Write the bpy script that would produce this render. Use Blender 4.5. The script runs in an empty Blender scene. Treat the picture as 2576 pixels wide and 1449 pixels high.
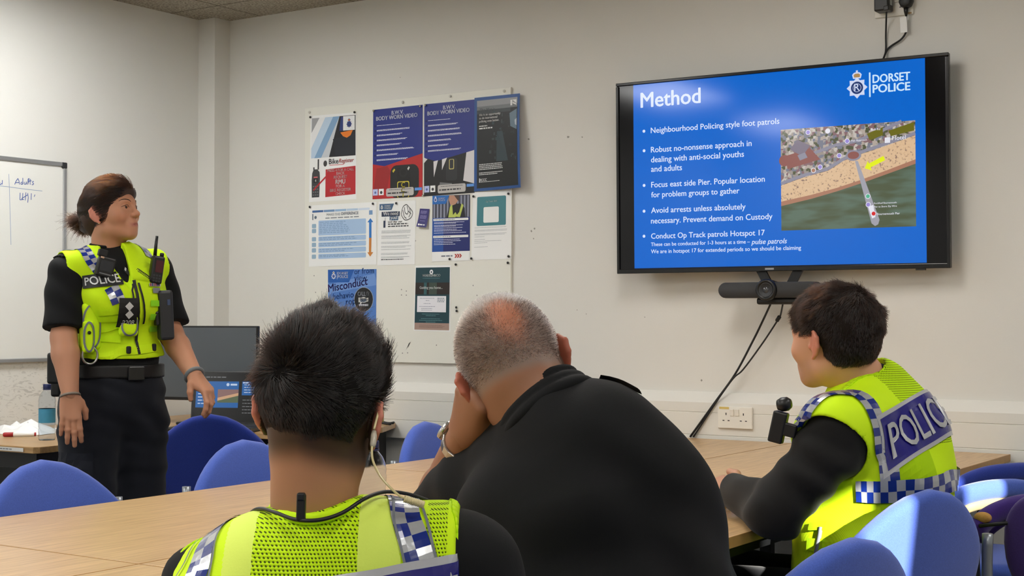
import bpy, bmesh, math, random
import numpy as np
from mathutils import Vector, Matrix, Euler
from mathutils.bvhtree import BVHTree
random.seed(7); np.random.seed(7)
S = bpy.context.scene
COL = S.collection
# ------------------------------------------------------------------ camera
cam_d = bpy.data.cameras.new('camera'); cam = bpy.data.objects.new('camera', cam_d); COL.objects.link(cam)
cam_d.sensor_width = 36.0; cam_d.lens = 36.0 * 3653.4 / 2576; cam_d.clip_start = 0.05
YAW, PITCH = 0.5855, 0.0197
cam.location = (5.3302, -5.2940, 1.2138)
_f = Vector((-math.sin(YAW) * math.cos(PITCH), math.cos(YAW) * math.cos(PITCH), math.sin(PITCH)))
cam.rotation_euler = _f.to_track_quat('-Z', 'Y').to_euler()
S.camera = cam
# ------------------------------------------------------------------ world, sun, exposure
S.view_settings.view_transform = 'Standard'; S.view_settings.look = 'None'
S.view_settings.exposure = 0.0; S.view_settings.gamma = 1.0
W = bpy.data.worlds.new('world'); S.world = W; W.use_nodes = True
_b = W.node_tree.nodes['Background']; _b.inputs[0].default_value = (0.75, 0.86, 1.0, 1); _b.inputs[1].default_value = 1.2
sun_d = bpy.data.lights.new('sun', 'SUN'); sun_d.energy = 20.0; sun_d.angle = 0.0093; sun_d.color = (1.0, 0.95, 0.86)
sun = bpy.data.objects.new('sun', sun_d); COL.objects.link(sun)
SUN_DIR = Vector((-0.79, 0.60, -0.364)).normalized()
sun.rotation_euler = SUN_DIR.to_track_quat('-Z', 'Y').to_euler()
sun.location = (12, -9, 5)
S.cycles.max_bounces = 7; S.cycles.diffuse_bounces = 4; S.cycles.glossy_bounces = 3
S.cycles.transmission_bounces = 6; S.cycles.transparent_max_bounces = 12
S.cycles.caustics_reflective = False; S.cycles.caustics_refractive = False
S.cycles.use_denoising = True; S.cycles.sample_clamp_indirect = 6
PANEL_W = 11.3           # emission of the ceiling light panels
# ------------------------------------------------------------------ materials
def lin(h):
    if not isinstance(h, str): return tuple(h)[:3]
    h = h.lstrip('#'); o = []
    for i in (0, 2, 4):
        c = int(h[i:i + 2], 16) / 255.0
        o.append(c / 12.92 if c <= 0.04045 else ((c + 0.055) / 1.055) ** 2.4)
    return tuple(o)
def M(name, col, rough=0.6, metal=0.0, spec=0.5, bump=None, var=None, emit=0.0, sheen=0.0, trans=0.0, ior=1.45, coat=0.0, sss=0.0, alpha=1.0, anis=None):
    m = bpy.data.materials.new(name); m.use_nodes = True; nt = m.node_tree; p = nt.nodes['Principled BSDF']; c = lin(col)
    p.inputs['Base Color'].default_value = (*c, 1); p.inputs['Roughness'].default_value = rough; p.inputs['Metallic'].default_value = metal
    p.inputs['Specular IOR Level'].default_value = spec; p.inputs['Sheen Weight'].default_value = sheen
    p.inputs['Transmission Weight'].default_value = trans; p.inputs['IOR'].default_value = ior; p.inputs['Coat Weight'].default_value = coat
    p.inputs['Alpha'].default_value = alpha
    if sss: p.inputs['Subsurface Weight'].default_value = sss; p.inputs['Subsurface Radius'].default_value = (0.012, 0.005, 0.003); p.inputs['Subsurface Scale'].default_value = 1.0
    if emit: p.inputs['Emission Color'].default_value = (*c, 1); p.inputs['Emission Strength'].default_value = emit
    tc = None
    if bump or var: tc = nt.nodes.new('ShaderNodeTexCoord')
    if var:
        n = nt.nodes.new('ShaderNodeTexNoise'); n.inputs['Scale'].default_value = var[0]; n.inputs['Detail'].default_value = 5
        nt.links.new(tc.outputs['Object'], n.inputs['Vector'])
        mx = nt.nodes.new('ShaderNodeMix'); mx.data_type = 'RGBA'
        mx.inputs[6].default_value = (*[max(0, x * (1 - var[1])) for x in c], 1); mx.inputs[7].default_value = (*[min(1, x * (1 + var[1])) for x in c], 1)
        nt.links.new(n.outputs['Fac'], mx.inputs[0]); nt.links.new(mx.outputs[2], p.inputs['Base Color'])
    if bump:
        n = nt.nodes.new('ShaderNodeTexNoise'); n.inputs['Scale'].default_value = bump[0]; n.inputs['Detail'].default_value = 4
        nt.links.new(tc.outputs['Object'], n.inputs['Vector'])
        b = nt.nodes.new('ShaderNodeBump'); b.inputs['Strength'].default_value = bump[1]; b.inputs['Distance'].default_value = bump[2] if len(bump) > 2 else 0.002
        nt.links.new(n.outputs['Fac'], b.inputs['Height']); nt.links.new(b.outputs['Normal'], p.inputs['Normal'])
    return m
def nodes(m): return m.node_tree.nodes, m.node_tree.links, m.node_tree.nodes['Principled BSDF']
def vcol(m, attr='Col'):
    n, l, p = nodes(m); a = n.new('ShaderNodeAttribute'); a.attribute_name = attr
    l.new(a.outputs['Color'], p.inputs['Base Color']); return m
# ------------------------------------------------------------------ objects
def link(o, parent=None):
    COL.objects.link(o)
    if parent is not None: o.parent = parent
    return o
def tag(o, label=None, cat=None, group=None, kind=None):
    if label: o['label'] = label
    if cat: o['category'] = cat
    if group: o['group'] = group
    if kind: o['kind'] = kind
    return o
def empty(name, loc=(0, 0, 0), rz=0.0, label=None, cat=None, group=None):
    o = bpy.data.objects.new(name, None); o.empty_display_size = 0.05; link(o); o.location = loc; o.rotation_euler = (0, 0, rz)
    return tag(o, label, cat, group)
class G:
    def __init__(s): s.v = []; s.f = []; s.mi = []; s.sm = []
    def add(s, v, f, mi=0, smooth=False):
        b = len(s.v); s.v += [tuple(map(float, x)) for x in v]
        s.f += [tuple(i + b for i in q) for q in f]; s.mi += [mi] * len(f); s.sm += [smooth] * len(f); return s
    def box(s, c, sz, rot=None, mi=0):
        x, y, z = [k / 2 for k in sz]; R = rot if rot is not None else Matrix.Identity(3)
        if isinstance(R, (int, float)): R = Matrix.Rotation(R, 3, 'Z')
        v = [Vector(c) + R @ Vector((a * x, b * y, d * z)) for a in (-1, 1) for b in (-1, 1) for d in (-1, 1)]
        return s.add(v, [(0, 1, 3, 2), (4, 6, 7, 5), (0, 4, 5, 1), (2, 3, 7, 6), (0, 2, 6, 4), (1, 5, 7, 3)], mi)
    def tube(s, pts, r, n=10, mi=0, caps=True, closed=False):
        P = [Vector(p) for p in pts]; k = len(P); rs = r if isinstance(r, (list, tuple)) else [r] * k
        v = []; up = None
        for i, p in enumerate(P):
            a = P[(i - 1) % k] if (i > 0 or closed) else p; b = P[(i + 1) % k] if (i < k - 1 or closed) else p
            t = (b - a).normalized()
            if up is None: up = t.orthogonal().normalized()
            up = (up - t * up.dot(t)).normalized(); w = t.cross(up)
            for j in range(n):
                an = 2 * math.pi * j / n; v.append(p + (up * math.cos(an) + w * math.sin(an)) * rs[i])
        f = []
        for i in range(k if closed else k - 1):
            i2 = (i + 1) % k
            for j in range(n): f.append((i * n + j, i * n + (j + 1) % n, i2 * n + (j + 1) % n, i2 * n + j))
        if caps and not closed: f.append(tuple(range(n - 1, -1, -1))); f.append(tuple((k - 1) * n + j for j in range(n)))
        return s.add(v, f, mi, True)
    def lathe(s, prof, c=(0, 0, 0), n=24, mi=0, R=None):
        c = Vector(c); v = []
        for r, z in prof:
            for j in range(n):
                a = 2 * math.pi * j / n; q = Vector((r * math.cos(a), r * math.sin(a), z)); v.append(c + (R @ q if R is not None else q))
        f = [(i * n + j, i * n + (j + 1) % n, (i + 1) * n + (j + 1) % n, (i + 1) * n + j) for i in range(len(prof) - 1) for j in range(n)]
        f.append(tuple(range(n - 1, -1, -1))); f.append(tuple((len(prof) - 1) * n + j for j in range(n)))
        return s.add(v, f, mi, True)
    def prism(s, poly, o, ex, ey, t, mi=0):
        o, ex, ey = Vector(o), Vector(ex), Vector(ey); nn = ex.cross(ey).normalized(); k = len(poly)
        v = [o + ex * a + ey * b for a, b in poly] + [o + ex * a + ey * b + nn * t for a, b in poly]
        f = [tuple(range(k - 1, -1, -1)), tuple(range(k, 2 * k))] + [(i, (i + 1) % k, (i + 1) % k + k, i + k) for i in range(k)]
        return s.add(v, f, mi)
    def rings(s, R, mi=0, smooth=True):       # stack of equally long closed rings, capped
        n = len(R[0]); v = [p for r in R for p in r]
        f = [(i * n + j, i * n + (j + 1) % n, (i + 1) * n + (j + 1) % n, (i + 1) * n + j) for i in range(len(R) - 1) for j in range(n)]
        f.append(tuple(range(n - 1, -1, -1))); f.append(tuple((len(R) - 1) * n + j for j in range(n)))
        return s.add(v, f, mi, smooth)
    def build(s, name, mats, parent=None, bevel=0.0, seg=2, smooth=None, world=False, autosmooth=None):
        me = bpy.data.meshes.new(name); me.from_pydata(s.v, [], s.f); me.update()
        for m in (mats if isinstance(mats, (list, tuple)) else [mats]): me.materials.append(m)
        me.polygons.foreach_set('material_index', s.mi)
        me.polygons.foreach_set('use_smooth', s.sm if smooth is None else [smooth] * len(s.f))
        o = bpy.data.objects.new(name, me); link(o, parent)
        if world and parent is not None: o.matrix_parent_inverse = parent.matrix_basis.inverted()
        if bevel:
            b = o.modifiers.new('bevel', 'BEVEL'); b.width = bevel; b.segments = seg; b.limit_method = 'ANGLE'; b.angle_limit = math.radians(40)
            b.harden_normals = False
        return o
def struct(name, g, m, **k): return tag(g.build(name, m, **k), kind='structure')
def copy_tree(o, parent=None):
    c = o.copy(); COL.objects.link(c)
    if parent is not None: c.parent = parent
    for ch in list(o.children): copy_tree(ch, c)
    return c
def spline(pts, n=8):                          # Catmull-Rom through points
    P = [np.array(p, float) for p in pts]; P = [2 * P[0] - P[1]] + P + [2 * P[-1] - P[-2]]; o = []
    for i in range(1, len(P) - 2):
        for k in range(n):
            t = k / n; a, b, c, d = P[i - 1:i + 3]
            o.append(0.5 * ((2 * b) + (c - a) * t + (2 * a - 5 * b + 4 * c - d) * t * t + (3 * b - a - 3 * c + d) * t ** 3))
    o.append(P[-2]); return o
# ------------------------------------------------------------------ lettering: font outlines turned into flat mesh
def text_mesh(txt, size, bold=0.0, align='LEFT', shear=0.0, sx=1.0, space=1.0):
    cu = bpy.data.curves.new('lettering', 'FONT'); cu.body = txt; cu.size = size; cu.offset = bold * size; cu.align_x = align
    cu.shear = shear; cu.space_character = space; cu.resolution_u = 3
    ob = bpy.data.objects.new('lettering', cu); COL.objects.link(ob)
    dg = bpy.context.evaluated_depsgraph_get(); me = bpy.data.meshes.new_from_object(ob.evaluated_get(dg))
    v = [(a.co.x * sx, a.co.y) for a in me.vertices]; f = [tuple(p.vertices) for p in me.polygons]
    bpy.data.objects.remove(ob); bpy.data.curves.remove(cu); bpy.data.meshes.remove(me)
    return v, f
def fit_text(txt, width, bold=0.0, shear=0.0, height=None, align='LEFT'):   # bold: the outline is struck several times, slightly shifted
    v, f = text_mesh(txt, 1.0, 0.0, 'LEFT', shear); xs = [a for a, _ in v]; ys = [b for _, b in v]
    x0 = min(xs); s = width / (max(xs) - x0); sy = s
    if height: sy = height / (max(ys) - min(ys))
    off = {'LEFT': 0, 'CENTER': -width / 2, 'RIGHT': -width}[align]
    V = [((a - x0) * s + off, b * sy) for a, b in v]
    if bold <= 0: return V, f
    k = bold * .6; n = len(V); O = [(-k * s, 0), (k * s, 0), (0, k * .6 * sy), (0, -k * .6 * sy)]
    return [(a + dx, b + dy) for dx, dy in O for a, b in V], [tuple(i + q * n for i in p) for q in range(4) for p in f]
class Flat(G):                                 # flat artwork on a plane: origin + ex*u + ey*v, raised by d along normal
    def __init__(s, o, ex, ey, n): G.__init__(s); s.o = Vector(o); s.ex = Vector(ex); s.ey = Vector(ey); s.n = Vector(n)
    def P(s, u, v, d): return s.o + s.ex * u + s.ey * v + s.n * d
    def poly(s, pts, d=0.0004, mi=0): return s.add([s.P(u, v, d) for u, v in pts], [tuple(range(len(pts)))], mi)
    def rect(s, u0, v0, u1, v1, d=0.0004, mi=0): return s.poly([(u0, v0), (u1, v0), (u1, v1), (u0, v1)], d, mi)
    def disc(s, u, v, r, d=0.0004, mi=0, n=20, ry=None, r0=0.0):
        ry = ry or r; c = [(u + r * math.cos(2 * math.pi * i / n), v + ry * math.sin(2 * math.pi * i / n)) for i in range(n)]
        return s.poly(c, d, mi)
    def text(s, txt, u, v, width, bold=0.0, d=0.0006, mi=0, shear=0.0, height=None, align='LEFT', rot=0.0):
        vv, f = fit_text(txt, width, bold, shear, height, align); c, q = math.cos(rot), math.sin(rot)
        return s.add([s.P(u + a * c - b * q, v + a * q + b * c, d) for a, b in vv], f, mi)
    def lines(s, u0, u1, v0, v1, n, th, d=0.0005, mi=0, rag=0.35, rng=random):   # rows of unreadable small print
        for i in range(n):
            v = v1 + (v0 - v1) * (i + 0.5) / n; e = u0; end = u1 - (u1 - u0) * rag * rng.random() * (1 if i % 2 else 0.4)
            while e < end:
                w = min(end - e, th * rng.uniform(2, 6)); s.rect(e, v - th / 2, e + w, v + th / 2, d, mi); e += w + th * 0.9
        return s
# ------------------------------------------------------------------ implicit bodies: blended capsules / ellipsoids meshed with surface nets
class SDF:
    def __init__(s, lo, hi, h):
        s.lo = np.array(lo, float); s.h = h; n = np.ceil((np.array(hi) - s.lo) / h).astype(int) + 1; s.n = n
        s.ax = [s.lo[i] + h * np.arange(n[i]) for i in range(3)]; s.d = np.full(tuple(n), 0.08, np.float32)
    def box_(s, lo, hi):
        sl = []
        for i in range(3):
            a = int(np.floor((lo[i] - s.lo[i]) / s.h)); b = int(np.ceil((hi[i] - s.lo[i]) / s.h)) + 1
            a = max(a, 0); b = min(b, s.n[i])
            if a >= b: return None
            sl.append(slice(a, b))
        X, Y, Z = s.ax[0][sl[0]][:, None, None], s.ax[1][sl[1]][None, :, None], s.ax[2][sl[2]][None, None, :]
        return tuple(sl), X, Y, Z
    def op(s, lo, hi, fn, k, mode):
        m = 0.08 + k; q = s.box_(np.array(lo) - m, np.array(hi) + m)
        if q is None: return s
        sl, X, Y, Z = q; d = s.d[sl]; e = fn(X, Y, Z).astype(np.float32)
        if mode == 'u':
            if k > 0: h = np.clip(0.5 + 0.5 * (d - e) / k, 0, 1); r = d * (1 - h) + e * h - k * h * (1 - h)
            else: r = np.minimum(d, e)
        elif mode == 's':
            if k > 0: h = np.clip(0.5 - 0.5 * (d + e) / k, 0, 1); r = d * (1 - h) - e * h + k * h * (1 - h)
            else: r = np.maximum(d, -e)
        s.d[sl] = r; return s
    def rc(s, a, b, ra, rb, k=0.02, mode='u'):
        a = np.array(a, float); b = np.array(b, float); m = max(ra, rb); ba = b - a; L = max(ba @ ba, 1e-9)
        def fn(X, Y, Z):
            t = np.clip(((X - a[0]) * ba[0] + (Y - a[1]) * ba[1] + (Z - a[2]) * ba[2]) / L, 0, 1)
            return np.sqrt((X - a[0] - ba[0] * t) ** 2 + (Y - a[1] - ba[1] * t) ** 2 + (Z - a[2] - ba[2] * t) ** 2) - (ra + (rb - ra) * t)
        return s.op(np.minimum(a, b) - m, np.maximum(a, b) + m, fn, k, mode)
    def chain(s, pts, rs, k=0.02, mode='u'):
        for i in range(len(pts) - 1): s.rc(pts[i], pts[i + 1], rs[i], rs[i + 1], k, mode)
        return s
    def el(s, c, r, k=0.02, mode='u', R=None):
        c = np.array(c, float); r = np.array(r, float); m = r if R is None else np.full(3, r.max()); Rm = None if R is None else np.array(R).T
        def fn(X, Y, Z):
            x, y, z = X - c[0], Y - c[1], Z - c[2]
            if Rm is not None: x, y, z = [Rm[i, 0] * x + Rm[i, 1] * y + Rm[i, 2] * z for i in range(3)]
            k0 = np.sqrt((x / r[0]) ** 2 + (y / r[1]) ** 2 + (z / r[2]) ** 2); k1 = np.sqrt((x / r[0] ** 2) ** 2 + (y / r[1] ** 2) ** 2 + (z / r[2] ** 2) ** 2)
            return k0 * (k0 - 1) / np.maximum(k1, 1e-6)
        return s.op(c - m, c + m, fn, k, mode)
    def rbox(s, c, hs, rad, k=0.01, mode='u', R=None):
        c = np.array(c, float); hs = np.array(hs, float); m = hs if R is None else np.full(3, np.linalg.norm(hs)); Rm = None if R is None else np.array(R).T
        def fn(X, Y, Z):
            x, y, z = X - c[0], Y - c[1], Z - c[2]
            if Rm is not None: x, y, z = [Rm[i, 0] * x + Rm[i, 1] * y + Rm[i, 2] * z for i in range(3)]
            qx, qy, qz = np.abs(x) - hs[0] + rad, np.abs(y) - hs[1] + rad, np.abs(z) - hs[2] + rad
            return np.sqrt(np.maximum(qx, 0) ** 2 + np.maximum(qy, 0) ** 2 + np.maximum(qz, 0) ** 2) + np.minimum(np.maximum(qx, np.maximum(qy, qz)), 0) - rad
        return s.op(c - m, c + m, fn, k, mode)
    def torus(s, c, e1, e2, R, r, k=0.004, mode='u'):
        c, e1, e2 = np.array(c, float), np.array(e1, float), np.array(e2, float); e3 = np.cross(e1, e2); m = R + r
        def fn(X, Y, Z):
            x, y, z = X - c[0], Y - c[1], Z - c[2]
            a, b, q = [v[0] * x + v[1] * y + v[2] * z for v in (e1, e2, e3)]
            return np.sqrt((np.sqrt(a * a + b * b) - R) ** 2 + q * q) - r
        return s.op(c - m, c + m, fn, k, mode)
    def half(s, p, n, k=0.0):                  # cut away everything on the +n side of a plane
        p = np.array(p, float); n = np.array(n, float); n /= np.linalg.norm(n)
        X, Y, Z = s.ax[0][:, None, None], s.ax[1][None, :, None], s.ax[2][None, None, :]
        e = ((X - p[0]) * n[0] + (Y - p[1]) * n[1] + (Z - p[2]) * n[2]).astype(np.float32)
        if k > 0: h = np.clip(0.5 - 0.5 * (s.d - e) / k, 0, 1); s.d = s.d * (1 - h) + e * h + k * h * (1 - h)
        else: s.d = np.maximum(s.d, e)
        return s
    def field(s, fn):                          # add a displacement field
        X, Y, Z = s.ax[0][:, None, None], s.ax[1][None, :, None], s.ax[2][None, None, :]
        s.d = (s.d + fn(X, Y, Z)).astype(np.float32); return s
    def grow(s, o): s.d = s.d - o; return s
    def copy(s):
        c = object.__new__(SDF); c.lo, c.h, c.n, c.ax, c.d = s.lo, s.h, s.n, s.ax, s.d.copy(); return c
    def mesh(s):
        d = s.d; i = d < 0; n = np.array(d.shape) - 1
        c = [i[a:a + n[0], b:b + n[1], e:e + n[2]] for a in (0, 1) for b in (0, 1) for e in (0, 1)]
        tot = sum(x.astype(np.int8) for x in c); act = (tot > 0) & (tot < 8); idx = np.argwhere(act)
        vid = np.full(act.shape, -1, np.int64); vid[act] = np.arange(len(idx))
        off = np.array([(a, b, e) for a in (0, 1) for b in (0, 1) for e in (0, 1)]); V = np.stack([d[tuple((idx + o).T)] for o in off], 1)
        acc = np.zeros((len(idx), 3)); cnt = np.zeros(len(idx))
        for a in range(8):
            for b in range(a + 1, 8):
                if np.abs(off[a] - off[b]).sum() != 1: continue
                va, vb = V[:, a], V[:, b]; m = (va < 0) != (vb < 0); t = np.where(m, va / np.where(m, va - vb, 1), 0)
                p = off[a][None] * (1 - t[:, None]) + off[b][None] * t[:, None]; acc += p * m[:, None]; cnt += m
        P = s.lo + s.h * (idx + acc / cnt[:, None]); F = []
        for ax in range(3):
            o = [0, 0, 0]; o[ax] = 1; u, w = (ax + 1) % 3, (ax + 2) % 3
            A = d[:d.shape[0] - o[0], :d.shape[1] - o[1], :d.shape[2] - o[2]] < 0; B = d[o[0]:, o[1]:, o[2]:] < 0
            e = np.argwhere(A != B); ok = (e[:, u] > 0) & (e[:, w] > 0) & (e[:, u] < d.shape[u] - 1) & (e[:, w] < d.shape[w] - 1); e = e[ok]
            if not len(e): continue
            du = np.zeros(3, int); du[u] = 1; dw = np.zeros(3, int); dw[w] = 1
            q = np.stack([vid[tuple((e - du - dw).T)], vid[tuple((e - dw).T)], vid[tuple(e.T)], vid[tuple((e - du).T)]], 1)
            fl = ~A[tuple(e.T)]; q[fl] = q[fl][:, ::-1]; F.append(q)
        F = np.concatenate(F) if F else np.zeros((0, 4), int); F = F[(F >= 0).all(1)]
        return P, F
def np_mesh(name, parts, mats, parent=None, col=None, smooth=True):
    V = []; F = []; MI = []; b = 0
    for p in parts:
        P, Q = p[0], p[1]; V.append(P); F.append(Q + b); MI.append(np.full(len(Q), p[2] if len(p) > 2 else 0)); b += len(P)
    V = np.concatenate(V); F = np.concatenate(F); MI = np.concatenate(MI); me = bpy.data.meshes.new(name)
    me.vertices.add(len(V)); me.vertices.foreach_set('co', V.astype(np.float32).ravel()); k = F.shape[1]
    me.loops.add(len(F) * k); me.loops.foreach_set('vertex_index', F.astype(np.int32).ravel()); me.polygons.add(len(F))
    me.polygons.foreach_set('loop_start', np.arange(0, len(F) * k, k, dtype=np.int32)); me.polygons.foreach_set('material_index', MI.astype(np.int32))
    me.update(calc_edges=True); me.validate()
    me.polygons.foreach_set('use_smooth', [smooth] * len(me.polygons))
    for m in (mats if isinstance(mats, (list, tuple)) else [mats]): me.materials.append(m)
    if col is not None:
        a = me.color_attributes.new('Col', 'FLOAT_COLOR', 'POINT'); c = np.ones((len(V), 4), np.float32); c[:, :3] = col(V); a.data.foreach_set('color', c.ravel())
    o = bpy.data.objects.new(name, me); link(o, parent); return o

# ================================================================== ROOM
HC = 2.704
XW, YW = 7.1, -7.4
m_wall = M('wall_paint', '#dbdad5', 0.7, bump=(140, 0.12, 0.002))
def dirty_wall(m, spots):
    n, l, p = nodes(m); tc = n.new('ShaderNodeTexCoord'); base = p.inputs['Base Color'].default_value[:]
    no = n.new('ShaderNodeTexNoise'); no.inputs['Scale'].default_value = 16; no.inputs['Detail'].default_value = 8; no.inputs['Distortion'].default_value = 2.5
    mp = n.new('ShaderNodeMapping'); mp.inputs['Scale'].default_value = (1, 1, 2.6); l.new(tc.outputs['Object'], mp.inputs[0]); l.new(mp.outputs[0], no.inputs['Vector'])
    r = n.new('ShaderNodeValToRGB'); r.color_ramp.elements[0].position = 0.545; r.color_ramp.elements[1].position = 0.63; r.color_ramp.elements[0].color = (0, 0, 0, 1)
    l.new(no.outputs['Fac'], r.inputs[0]); tot = None
    for c, rad in spots:
        d = n.new('ShaderNodeVectorMath'); d.operation = 'DISTANCE'; d.inputs[1].default_value = c; l.new(tc.outputs['Object'], d.inputs[0])
        q = n.new('ShaderNodeMapRange'); q.inputs[1].default_value = 0.25 * rad; q.inputs[2].default_value = rad; q.inputs[3].default_value = 1; q.inputs[4].default_value = 0
        l.new(d.outputs['Value'], q.inputs[0])
        if tot is None: tot = q.outputs[0]
        else:
            a = n.new('ShaderNodeMath'); a.operation = 'MAXIMUM'; l.new(tot, a.inputs[0]); l.new(q.outputs[0], a.inputs[1]); tot = a.outputs[0]
    mu = n.new('ShaderNodeMath'); mu.operation = 'MULTIPLY'; l.new(tot, mu.inputs[0]); l.new(r.outputs['Color'], mu.inputs[1])
    m2 = n.new('ShaderNodeMath'); m2.operation = 'MULTIPLY'; m2.inputs[1].default_value = 0.30; l.new(mu.outputs[0], m2.inputs[0])
    mx = n.new('ShaderNodeMix'); mx.data_type = 'RGBA'; mx.inputs[6].default_value = base; mx.inputs[7].default_value = (0.1, 0.095, 0.09, 1)
    l.new(m2.outputs[0], mx.inputs[0]); l.new(mx.outputs[2], p.inputs['Base Color'])
m_wall_left = M('wall_paint_left', '#dfdfdb', 0.7, bump=(140, 0.12, 0.002))
dirty_wall(m_wall_left, [((0, -1.05, 0.86), 0.34), ((0, -1.4, 0.8), 0.3)])
struct('floor', G().box((XW / 2, YW / 2, -0.05), (XW + 0.4, -YW + 0.4, 0.1)), M('carpet', '#3c3f45', 0.95, bump=(400, 0.5), var=(60, 0.25)))
struct('wall_back', G().box((XW / 2, 0.06, HC / 2), (XW + 0.24, 0.12, HC)), m_wall)
struct('wall_left', G().box((-0.06, YW / 2, HC / 2), (0.12, -YW + 0.24, HC)), m_wall_left)
struct('wall_front', G().box((XW / 2, YW - 0.06, HC / 2), (XW + 0.24, 0.12, HC)), m_wall)
# window wall on the right: the sun enters through the gaps of a nearly closed vertical blind
ZS, ZT = 0.95, 2.27
gw = G()
def wy(y0, y1, z0, z1): gw.box((XW + 0.06, (y0 + y1) / 2, (z0 + z1) / 2), (0.12, y1 - y0, z1 - z0))
WY0, WY1 = -5.3, -2.3
wy(YW, WY0, 0, HC); wy(WY1, 0, 0, HC); wy(WY0, WY1, 0, ZS); wy(WY0, WY1, ZT, HC)
struct('wall_right', gw, m_wall)
# boxed pipe in the corner
struct('trim_1', G().box((0.114 / 2, -0.105 / 2, HC / 2), (0.114, 0.105, HC)), m_wall)
# dado trunking along the back wall, with its sloping top
m_trunk = M('trunking', '#dddcd6', 0.45)
pr = [(0.0, 0.912), (-0.012, 0.912), (-0.045, 0.872), (-0.045, 0.835), (-0.042, 0.833), (-0.045, 0.831), (-0.045, 0.745), (-0.042, 0.743), (-0.045, 0.741), (-0.045, 0.66), (0, 0.66)]
g = G(); x0, x1 = 0.115, XW
v = [(x, a, b) for x in (x0, x1) for a, b in pr]; k = len(pr)
g.add(v, [(i, (i + 1) % k, (i + 1) % k + k, i + k) for i in range(k)] + [tuple(range(k)), tuple(range(2 * k - 1, k - 1, -1))])
struct('trim_2', g, m_trunk)
struct('baseboard_back', G().box((XW / 2 + 0.06, -0.009, 0.05), (XW - 0.13, 0.018, 0.1)), M('skirting', '#4a4a4c', 0.5))
struct('baseboard_left', G().box((0.009, YW / 2 - 0.06, 0.05), (0.018, -YW - 0.13, 0.1)), M('skirting_left', '#4a4a4c', 0.5))
# vertical cover strips on the left wall next to the corner
# ceiling of mineral fibre tiles
m_ceil = M('ceiling_tiles', '#b9b2a4', 0.9)
n, l, p = nodes(m_ceil); tc = n.new('ShaderNodeTexCoord'); sp = n.new('ShaderNodeSeparateXYZ'); l.new(tc.outputs['Object'], sp.inputs[0])
def grid_line(out, off):
    a = n.new('ShaderNodeMath'); a.operation = 'ADD'; a.inputs[1].default_value = off; l.new(out, a.inputs[0])
    b = n.new('ShaderNodeMath'); b.operation = 'PINGPONG'; b.inputs[1].default_value = 0.3; l.new(a.outputs[0], b.inputs[0])
    c = n.new('ShaderNodeMath'); c.operation = 'LESS_THAN'; c.inputs[1].default_value = 0.0035; l.new(b.outputs[0], c.inputs[0]); return c.outputs[0]
CX, CY = 0.325, 0.295
ga = grid_line(sp.outputs[0], 6 - CX); gb = grid_line(sp.outputs[1], 12 + CY)
mxm = n.new('ShaderNodeMath'); mxm.operation = 'MAXIMUM'; l.new(ga, mxm.inputs[0]); l.new(gb, mxm.inputs[1])
no = n.new('ShaderNodeTexNoise'); no.inputs['Scale'].default_value = 95; no.inputs['Detail'].default_value = 6; l.new(tc.outputs['Object'], no.inputs['Vector'])
cr = n.new('ShaderNodeValToRGB'); cr.color_ramp.elements[0].position = 0.38; cr.color_ramp.elements[1].position = 0.6
cr.color_ramp.elements[0].color = (*lin('#7c766a'), 1); cr.color_ramp.elements[1].color = (*lin('#b0a899'), 1); l.new(no.outputs['Fac'], cr.inputs[0])
mx = n.new('ShaderNodeMix'); mx.data_type = 'RGBA'; l.new(mxm.outputs[0], mx.inputs[0]); l.new(cr.outputs[0], mx.inputs[6]); mx.inputs[7].default_value = (*lin('#4b4335'), 1)
l.new(mx.outputs[2], p.inputs['Base Color'])
bp = n.new('ShaderNodeBump'); bp.inputs['Strength'].default_value = 0.5; bp.inputs['Distance'].default_value = 0.004; l.new(no.outputs['Fac'], bp.inputs['Height']); l.new(bp.outputs[0], p.inputs['Normal'])
struct('ceiling', G().box((XW / 2, YW / 2, HC + 0.05), (XW + 0.24, -YW + 0.24, 0.1)), m_ceil)
# window in the right wall
m_upvc = M('white_upvc', '#e8e8e4', 0.35)
wf = G()
for (ya, yb, za, zb) in [(WY0, WY1, ZS, ZS + 0.05), (WY0, WY1, ZT - 0.05, ZT), (WY0, WY0 + 0.05, ZS, ZT), (WY1 - 0.05, WY1, ZS, ZT), (-3.825, -3.775, ZS, ZT)]:
    wf.box((XW + 0.07, (ya + yb) / 2, (za + zb) / 2), (0.06, yb - ya, zb - za))
win = struct('window_1', wf, m_upvc)
# vertical blind, closed but for two gaps
bld = empty('vertical_blind', (XW - 0.06, -3.8, ZT + 0.06), label='white vertical blind over the window, with two narrow gaps', cat='blind')
G().box((0, 0, 0), (0.05, 3.1, 0.04)).build('headrail', m_upvc, bld, bevel=.003)
m_slat = M('blind_fabric', '#d6d2c6', .8); yb = WY0 - .03
while yb < WY1:
    y2 = min(yb + .127, WY1 + .03)
    for ga0, ga1 in ((-4.446, -4.285), (-3.45, -3.28)):
        if yb < ga1 and y2 > ga0: y2 = ga0 if yb < ga0 - .01 else yb
    if y2 <= yb + 1e-6:
        yb = ga1 = -4.285 if yb < -4.2 else -3.28; continue
    G().box((0, (yb + y2) / 2 + 3.8, -(ZT - ZS + .1) / 2 - .02), (0.004, y2 - yb, ZT - ZS + .1)).build('slat', m_slat, bld); yb = y2
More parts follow.
